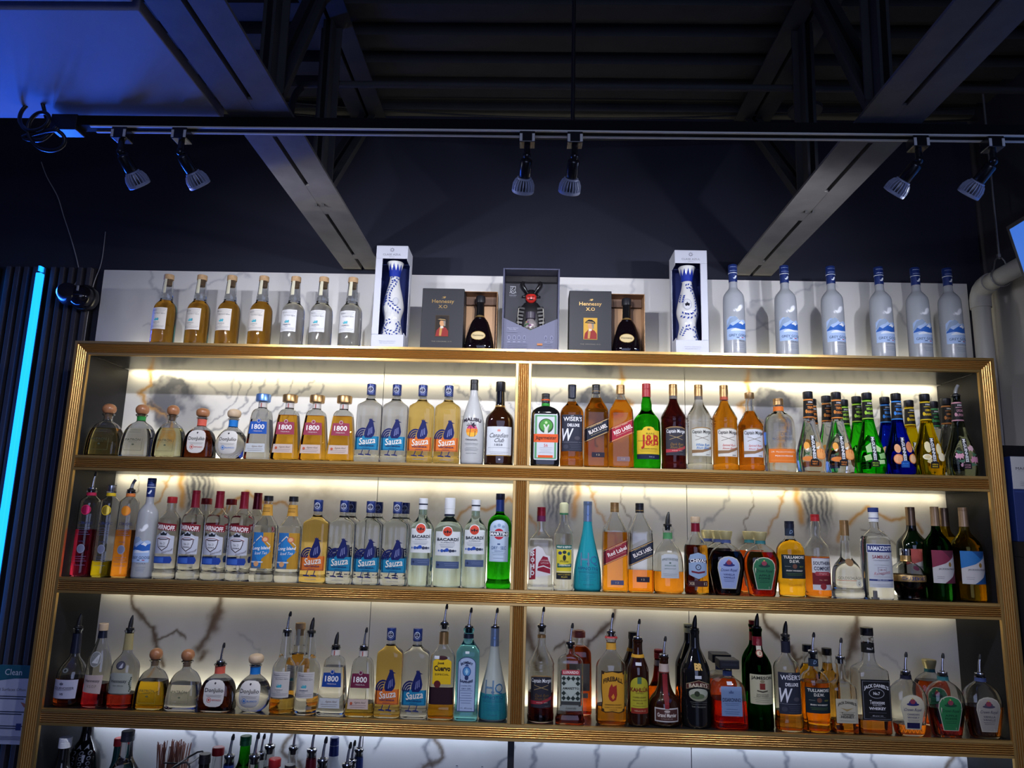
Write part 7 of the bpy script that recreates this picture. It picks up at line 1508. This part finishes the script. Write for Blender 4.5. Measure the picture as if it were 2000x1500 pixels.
# ---------------------------------------------------------------- lighting track
TY, TZ0, TZ1 = -0.885, 2.512, 2.5435
t = empty('lighting_track', (0.5, TY, TZ0)); tag(t, 'long black lighting track running under the steel joists', 'track')
bm = bmesh.new(); box(bm, -1.70, 2.2, -0.0175, 0.0175, 0.004, TZ1 - TZ0); obj('rail', bm, mat('matt black track', (0.006, 0.006, 0.007), rough=0.75, spec=0.12), t)
m_lit_metal = mat('pale track lip', (0.80, 0.78, 0.70), rough=0.5)  # light metal, paled so its colour carries the glow from the shelves
for y0, y1 in ((-0.0170, -0.0115), (0.0115, 0.0170)):
    bm = bmesh.new(); box(bm, -1.65, 2.2, y0, y1, 0.0, 0.0038); obj('rail_lip', bm, m_lit_metal, t)
bm = bmesh.new(); bbox(bm, -1.755, -1.685, -0.020, 0.024, -0.010, 0.034, 0.002); obj('feed_box', bm, m_steel, t)
m_lamp = mat('black lamp holder', (0.012, 0.012, 0.014), rough=0.25, coat=0.3); m_fin = mat('pale blue grey lamp fins', (0.46, 0.50, 0.62), rough=0.45, metal=0.2)
LAMPS = [(-1.07, -1.040, 0.0, 'first track spotlight from the feed box'), (-0.91, -0.873, 0.0, 'second track spotlight from the feed box'), (0.0, -0.011, 0.0, 'third track spotlight, over the armour figure box'),
         (0.123, 0.112, 0.0, 'fourth track spotlight, beside the hanging rod'), (1.0, 0.952, 0.0, 'fifth track spotlight, beside the second joist'), (1.187, 1.146, 0.0, 'sixth track spotlight, furthest from the feed box')]
def spot(xm, xb, lab):
    t = empty('track_spotlight', (xm, TY, TZ0 - 0.0002)); tag(t, lab + ' with a finned lamp', 'spotlight', 'track spotlights')
    bm = bmesh.new(); bbox(bm, -0.020, 0.020, -0.019, 0.019, -0.030, 0.0, 0.002); obj('adaptor', bm, m_lamp, t)
    for s in (-1, 1):
        bm = bmesh.new(); bbox(bm, s * 0.016 - 0.0035, s * 0.016 + 0.0035, -0.021, -0.0192, -0.029, -0.008, 0.0006); obj('latch', bm, m_lit_metal, t)  # pale wings paint in the light caught by the adaptor's faces
    bm = bmesh.new(); tube(bm, [(0, 0, -0.029), (0, 0, -0.058)], 0.008, 12); obj('stem', bm, m_lamp, t)
    bm = bmesh.new(); bmesh.ops.create_uvsphere(bm, u_segments=16, v_segments=10, radius=0.0105); o = obj('knuckle', bm, m_lamp, t, 60); o.location = (0, 0, -0.060)
    dx = (xb - xm); d = Vector((dx * 1.0, 0.072, -0.072)).normalized()
    h = empty('lamp_head', (0, 0, -0.062)); h.parent = t; h.rotation_euler = d.to_track_quat('Z', 'Y').to_euler()
    bm = bmesh.new(); lathe(bm, [(0.004, 0.008), (0.008, 0.014), (0.012, 0.0155), (0.056, 0.0155), (0.058, 0.014)], 24); obj('holder', bm, m_lamp, h, 40)
    bm = bmesh.new(); lathe(bm, [(0.054, 0.0145), (0.058, 0.0165), (0.078, 0.0215), (0.0862, 0.0225)], 28); obj('lamp_body', bm, m_lamp, h, 40)
    bm = bmesh.new(); lathe(bm, [(0.0545, 0.0150), (0.0555, 0.0190), (0.0585, 0.0195), (0.0590, 0.0170)], 28)
    for k in range(22):
        a = 2 * math.pi * k / 22; Mx = Matrix.Rotation(a, 4, 'Z')
        q = [(0.0155, 0.056), (0.0238, 0.062), (0.0290, 0.074), (0.0298, 0.0868), (0.020, 0.0868)]
        A = [bm.verts.new(Mx @ Vector((r, -0.0014, z))) for r, z in q]; B = [bm.verts.new(Mx @ Vector((r, 0.0014, z))) for r, z in q]
        bm.faces.new(A); bm.faces.new(B[::-1])
        for i in range(5): bm.faces.new((A[i], B[i], B[(i + 1) % 5], A[(i + 1) % 5]))
    lathe(bm, [(0.0865, 0.0240), (0.0866, 0.0292), (0.0925, 0.0296), (0.0945, 0.0285), (0.0940, 0.0255), (0.0900, 0.0240)], 28, 0, True)
    obj('lamp_fins', bm, m_fin, h)
    bm = bmesh.new(); lathe(bm, [(0.0905, 0.0238), (0.0935, 0.0230), (0.0945, 0.0100)], 24); obj('lens', bm, mat('lamp lens', (0.8, 0.8, 0.85), rough=0.3, emit=(0.95, 0.95, 1.0), estr=6.0), h, 40)
    ld = bpy.data.lights.new('spot_beam', 'SPOT'); ld.energy = P_SPOT; ld.color = (0.92, 0.93, 1.0); ld.spot_size = math.radians(165); ld.spot_blend = 0.7; ld.shadow_soft_size = 0.011
    lo = bpy.data.objects.new('spot_beam', ld); COL.objects.link(lo); lo.parent = h; lo.location = (0, 0, 0.098); lo.rotation_euler = (math.pi, 0, 0)
for xm, xb, _, lab in LAMPS: spot(xm, xb, lab)

def cable(name, pts, r, m, label, cat='cable'):
    cu = [Vector(p) for p in pts]; out = []
    for i in range(len(cu) - 1):
        p0, p1, p2, p3 = cu[max(i - 1, 0)], cu[i], cu[i + 1], cu[min(i + 2, len(cu) - 1)]
        for k in range(5):
            s = k / 5; out.append(0.5 * ((2 * p1) + (p2 - p0) * s + (2 * p0 - 5 * p1 + 4 * p2 - p3) * s * s + (3 * p1 - p0 - 3 * p2 + p3) * s ** 3))
    out.append(cu[-1]); bm = bmesh.new(); tube(bm, out, r, 8)
    return tag(obj(name, bm, m, None, 60), label, cat)
cable('hanging_rod', [(0.118, -0.872, 2.544), (0.118, -0.872, 2.9), (0.118, -0.872, 3.255)], 0.0052, m_steel, 'thin black rod hanging the lighting track from the roof deck', 'rod')
c0 = Vector((-1.300, -0.925, 2.545))
cable('coiled_cable', [(-1.262, -0.912, 2.528)] + [(c0.x + 0.040 * math.cos(t) + 0.003 * k, c0.y + 0.014 * math.sin(t * 0.7) - 0.01, c0.z + 0.034 * math.sin(t) - 0.004 * k) for k, t in enumerate(np.linspace(0.3, 14.0, 26))] + [(-1.31, -0.92, 2.47), (-1.26, -0.92, 2.462), (-1.225, -0.92, 2.50)], 0.005, m_steel, 'coiled black cable beside the feed box of the lighting track')
m_wire = mat('greyish white wire', (0.30, 0.30, 0.33), rough=0.6)
cable('wall_wire', [(-2.155, 0.296, 3.02), (-2.12, 0.296, 2.95), (-2.06, 0.296, 2.86), (-2.02, 0.296, 2.77), (-1.97, 0.296, 2.66), (-1.93, 0.2955, 2.56), (-1.915, 0.2955, 2.50), (-1.90, 0.25, 2.44)], 0.0022, m_wire, 'thin pale wire running down the dark wall to the security camera')
cable('edge_wire', [(-1.826, 0.2955, 2.70), (-1.826, 0.2955, 2.56), (-1.834, 0.2735, 2.45), (-1.838, 0.2700, 2.30), (-1.838, 0.2700, 2.10)], 0.002, m_wire, 'thin grey wire running down beside the edge of the marble')
cable('conduit', [(-0.83, -0.34, 2.86), (-0.825, -0.34, 2.94), (-0.80, -0.34, 2.985), (-0.74, -0.34, 3.0), (0.0, -0.34, 3.0), (0.8, -0.34, 3.0), (1.6, -0.34, 3.0), (1.884, -0.34, 3.0)], 0.012, m_paint, 'dark conduit pipe crossing below the roof deck between the joists', 'pipe')
for k, (yy, zz) in enumerate(((0.16, 3.19), (0.20, 3.16), (0.24, 3.14))):
    cable('ceiling_cable', [(-1.2, yy, zz + 0.06), (-0.4, yy, zz), (0.3, yy, zz - 0.015), (1.0, yy, zz + 0.01), (1.85, yy, zz + 0.05)], 0.004, m_steel, ('highest', 'middle', 'lowest')[k] + ' of three loose dark cables along the wall under the roof deck')
t = empty('ceiling_speaker', (1.02, -0.12, 3.04)); tag(t, 'round dark disc speaker under the roof deck beside the second joist', 'speaker')
bm = bmesh.new(); lathe(bm, [(0, 0.052), (0.004, 0.060), (0.016, 0.062), (0.022, 0.05)], 28); obj('body', bm, m_paint, t, 40)
bm = bmesh.new(); tube(bm, [(0, 0, 0.02), (0, 0, 0.22)], 0.006); obj('hanger', bm, m_steel, t)
bm = bmesh.new(); lathe(bm, [(-0.002, 0.014), (0.0002, 0.016)], 16); obj('hub', bm, m_steel, t)

# ---------------------------------------------------------------- right side: pipe, screen, boxed whisky
t = empty('waste_pipe', (1.795, 0.2, 1.0)); tag(t, 'off white plastic waste pipe bending from beside the cabinet along the side wall', 'pipe')
bm = bmesh.new(); tube(bm, [(0, 0, -0.98), (0, 0, 1.425)], 0.033, 28); obj('riser', bm, m_pvc, t, 50)
bm = bmesh.new(); tube(bm, [(0, 0, 1.395), (0, 0, 1.43), (0, -0.004, 1.448), (0, -0.016, 1.464), (0, -0.034, 1.474), (0, -0.06, 1.478), (0, -0.075, 1.479)], [0.038, 0.038, 0.037, 0.037, 0.037, 0.038, 0.038], 28); obj('elbow', bm, m_pvc, t, 50)
bm = bmesh.new(); tube(bm, [(0, -0.07, 1.4785), (0, -1.02, 1.492)], 0.033, 28); obj('run', bm, m_pvc, t, 50)
t2 = empty('pipe_hanger', (1.795, 0.06, 2.4795)); tag(t2, 'metal ring hanger and rod holding up the off white pipe', 'hanger')
m_galv = mat('galvanised steel', (0.30, 0.30, 0.32), rough=0.4, metal=0.8)
bm = bmesh.new(); tube(bm, [(0.0385 * math.cos(a), 0, 0.0385 * math.sin(a)) for a in np.linspace(-math.pi * 1.25, math.pi * 0.25, 26)] + [(0.018, 0, 0.062), (0.006, 0, 0.078)], 0.003, 8); obj('ring', bm, m_galv, t2, 60)
bm = bmesh.new(); tube(bm, [(-0.026, 0, 0.026), (-0.018, 0, 0.062), (-0.006, 0, 0.078)], 0.003, 8); obj('ring_arm', bm, m_galv, t2, 60)
bm = bmesh.new(); tube(bm, [(0, 0, 0.070), (0, 0, 0.775)], 0.0045, 10); tube(bm, [(0, 0, 0.074), (0, 0, 0.088)], 0.009, 6); obj('rod', bm, m_galv, t2, 40)

t = empty('wall_screen', (1.62, -0.95, 2.20)); tag(t, 'blue-lit television screen tilted out from the side wall, cut off by the frame', 'television')
up = Vector((-0.034, 0, 0.158)).normalized(); nrm = Vector((-up.z, 0, up.x))
Ms = Matrix((Vector((0, -1, 0)), up, nrm)).transposed().to_4x4(); Ms.translation = Vector((1.531, -0.4, 2.476)) - up * 0.285 + Vector((0, -0.53, 0)) - Vector((1.62, -0.95, 2.20))
bm = bmesh.new(); box(bm, -0.54, 0.54, -0.295, 0.295, -0.03, -0.002, M4=Ms); obj('casing', bm, m_steel, t)
bm = bmesh.new(); box(bm, -0.526, 0.526, -0.281, 0.281, -0.0018, 0.0, M4=Ms); obj('panel', bm, mat('blue screen', (0.02, 0.03, 0.06), rough=0.3, emit=(0.05, 0.20, 0.80), estr=0.8), t)
bm = bmesh.new(); tube(bm, [(0.02, 0.02, 0.0), (0.258, 0.02, 0.0)], 0.02, 12); obj('bracket', bm, m_steel, t)

t = empty('side_shelf', (1.80, 0.1, 1.494)); tag(t, 'black wall shelf between the cabinet and the side wall', 'shelf')
bm = bmesh.new(); box(bm, -0.092, 0.0835, -0.20, 0.06, -0.05, 0.0); obj('board', bm, m_satin, t)
bm = bmesh.new(); box(bm, -0.092, 0.0835, 0.045, 0.06, 0.001, 0.352); obj('back_panel', bm, m_satin, t)
bm = bmesh.new(); box(bm, 0.070, 0.0835, -0.20, 0.044, 0.001, 0.352); obj('side_panel', bm, m_satin, t)
bm = bmesh.new(); box(bm, -0.092, 0.0835, -0.20, 0.06, -1.48, -0.051); obj('lower_panel', bm, m_satin, t)
t = empty('whisky_box', (1.780, 0.055, 1.4945)); tag(t, 'blue whisky carton with a white printed label on the black side shelf', 'carton')
fbox('carton', t, mat('deep blue carton', '#1a2c66', rough=0.45), -0.055, 0.055, -0.05, 0.05, 0, 0.297)
fbox('white_label', t, M('#b4b4b8'), -0.0545, 0.0545, -0.052, -0.0502, 0.182, 0.296, bev=0.0005)
poly_flat('lettering', t, [('T', 'MACALLAN', 0.004, 0.254, 0.088, 0.010, '#2c2c34'), ('T', 'THE', 0.004, 0.268, 0.018, 0.006, '#2c2c34'), ('T', '12', 0.004, 0.228, 0.024, 0.014, '#2c2c34', dict(b=0.02)), ('E', 0.004, 0.284, 0.010, 0.003, '#55555e'), ('R', -0.036, 0.245, 0.044, 0.2456, '#7a7a84'), ('T', 'YEARS OLD', 0.004, 0.214, 0.03, 0.003, '#55555e')] + [('R', -0.03, z, 0.038, z + 0.001, '#7a7a84') for z in (0.206, 0.200, 0.194)], -0.052)
poly_flat('carton_print', t, [('R', -0.05, 0.172, 0.05, 0.1735, '#3c5494')] + [('P', [(0.012 + 0.006 * k, 0.03 + 0.008 * k), (0.05, 0.05 + 0.008 * k), (0.05, 0.0515 + 0.008 * k), (0.012 + 0.006 * k, 0.0312 + 0.008 * k)], '#4a64a8') for k in range(5)], -0.05)

# ---------------------------------------------------------------- left side: poster, security camera
t = empty('hygiene_poster', (-1.928, 0.2395, 0.655)); tag(t, 'white hygiene poster with teal heading on the fluted wall', 'poster')
bm = bmesh.new(); box(bm, -0.108, 0.108, 0.0, 0.0012, 0, 0.28); obj('sheet', bm, M('#c8ccdc'), t)
poly_flat('poster_print', t, [('R', -0.108, 0.235, 0.108, 0.28, '#2a6474'), ('P', [(-0.108, 0.235), (0.108, 0.235), (0.108, 0.238), (0.02, 0.232), (-0.05, 0.222), (-0.108, 0.208)], '#2a6474')] + [('R', -0.1, z, 0.085 - 0.02 * (k % 2), z + 0.004, '#4a5064') for k, z in enumerate((0.166, 0.158, 0.112, 0.104, 0.062, 0.054))] + [('R', -0.1, z, 0.09, z + 0.0025, '#7a8094') for z in (0.026, 0.021, 0.016)] + [('P', [(0.055, 0.150), (0.085, 0.140), (0.09, 0.130), (0.07, 0.132)], '#b8786a'), ('R', 0.05, 0.05, 0.07, 0.074, '#3a4a80')], -0.0002)
poly_flat('lettering', t, [('T', 'Clean', 0.012, 0.255, 0.066, 0.022, '#e4ecf0'), ('T', 'Hands and Surfaces Often', -0.012, 0.193, 0.16, 0.010, '#7a7078')], -0.001)
t = empty('security_camera', (-1.842, 0.2555, 2.385)); tag(t, 'black dome security camera on the fluted wall above the cabinet corner', 'camera')
My = Matrix.Rotation(math.pi / 2, 4, 'X')
bm = bmesh.new(); lathe(bm, [(0.0, 0.052), (0.004, 0.056), (0.024, 0.056), (0.032, 0.050)], 32, M4=My); obj('base', bm, m_lamp, t, 40)
bm = bmesh.new(); lathe(bm, [(0.030, 0.049), (0.045, 0.048), (0.062, 0.040), (0.074, 0.026), (0.080, 0.008)], 32, M4=My); o = obj('dome', bm, mat('glossy black dome', (0.008, 0.008, 0.012), rough=0.06), t, 60)
bm = bmesh.new(); lathe(bm, [(0.0, 0.038), (0.01, 0.040), (0.05, 0.040), (0.06, 0.034), (0.064, 0.02)], 28, M4=Matrix.Translation((-0.055, -0.030, -0.004)) @ Matrix.Rotation(math.radians(70), 4, 'X') @ Matrix.Rotation(math.radians(20), 4, 'Y')); obj('lens_housing', bm, m_lamp, t, 40)
bm = bmesh.new(); bbox(bm, 0.004, 0.013, -0.083, -0.078, 0.012, 0.034, 0.002); obj('badge', bm, M('#9a9ca8'), t)

# ---------------------------------------------------------------- on the counter under the cabinet
ZC = ZB[4] + 0.0006
t = empty('wire_basket', (-1.185, 0.10, ZC)); tag(t, 'black wire basket on the counter beside the drink stirrers', 'basket')
def wire(name, pts, r=0.0028): 
    bm = bmesh.new(); tube(bm, pts, r, 8); obj(name, bm, m_steel, t, 60)
for yy in (-0.06, 0.06):
    wire('end_frame', [(-0.085, yy, 0.003), (0.065, yy, 0.003), (0.065, yy, 0.10), (0.062, yy, 0.255), (0.052, yy, 0.268), (0.035, yy, 0.265), (0.0, yy, 0.245), (-0.06, yy, 0.20), (-0.085, yy, 0.185)], 0.0035)
for zz, x1 in ((0.06, 0.065), (0.12, 0.065), (0.18, 0.063), (0.225, -0.02)): 
    for yy in (-0.06, 0.06): wire('rail_wire', [(-0.085, yy, zz), (x1, yy, zz)])
for x, zz in ((-0.085, 0.185), (0.065, 0.10), (0.060, 0.262), (0.0, 0.245), (-0.06, 0.20), (-0.085, 0.003), (0.065, 0.003)): wire('cross_wire', [(x, -0.06, zz), (x, 0.06, zz)])
rr = random.Random(11)
bm = bmesh.new()
for k in range(70):
    x, y = rr.uniform(-0.060, 0.03), rr.uniform(-0.014, 0.016); dx, dy = rr.uniform(-0.03, 0.03), rr.uniform(-0.012, 0.012)
    tube(bm, [(x, y, 0.0), (x + dx, y + dy, rr.uniform(0.262, 0.290))], 0.0014, 5)
o = obj('drink_stirrers', bm, mat('brown stirrers', (0.20, 0.075, 0.05), rough=0.5), None); o.location = (-1.245, 0.205, ZC); tag(o, 'bundle of thin brown drink stirrers behind the wire basket', 'stirrers', kind='stuff')
t = empty('acrylic_stand', (-0.165, 0.09, ZC)); tag(t, 'clear acrylic stand with two upright rods on the counter', 'stand')
m_acr = glass('acrylic', (0.95, 0.97, 1.0), 1.49)
bm = bmesh.new(); bbox(bm, -0.07, 0.07, -0.03, 0.03, 0, 0.006, 0.001); obj('base', bm, m_acr, t)
for x in (-0.044, 0.044):
    bm = bmesh.new(); bbox(bm, x - 0.0035, x + 0.0035, -0.0035, 0.0035, 0.0065, 0.272, 0.001); obj('rod', bm, m_acr, t)
o = cpart('support_leg', (lambda b: (box(b, -0.011, 0.011, 0.03, 0.05, ZC + 0.001, ZB[3] - TH - 0.006), box(b, -0.045, 0.045, 0.02, 0.07, ZB[3] - TH - 0.0055, ZB[3] - TH + 0.0005), b)[2])(bmesh.new()), m_steel, (-0.022, 0, 0))
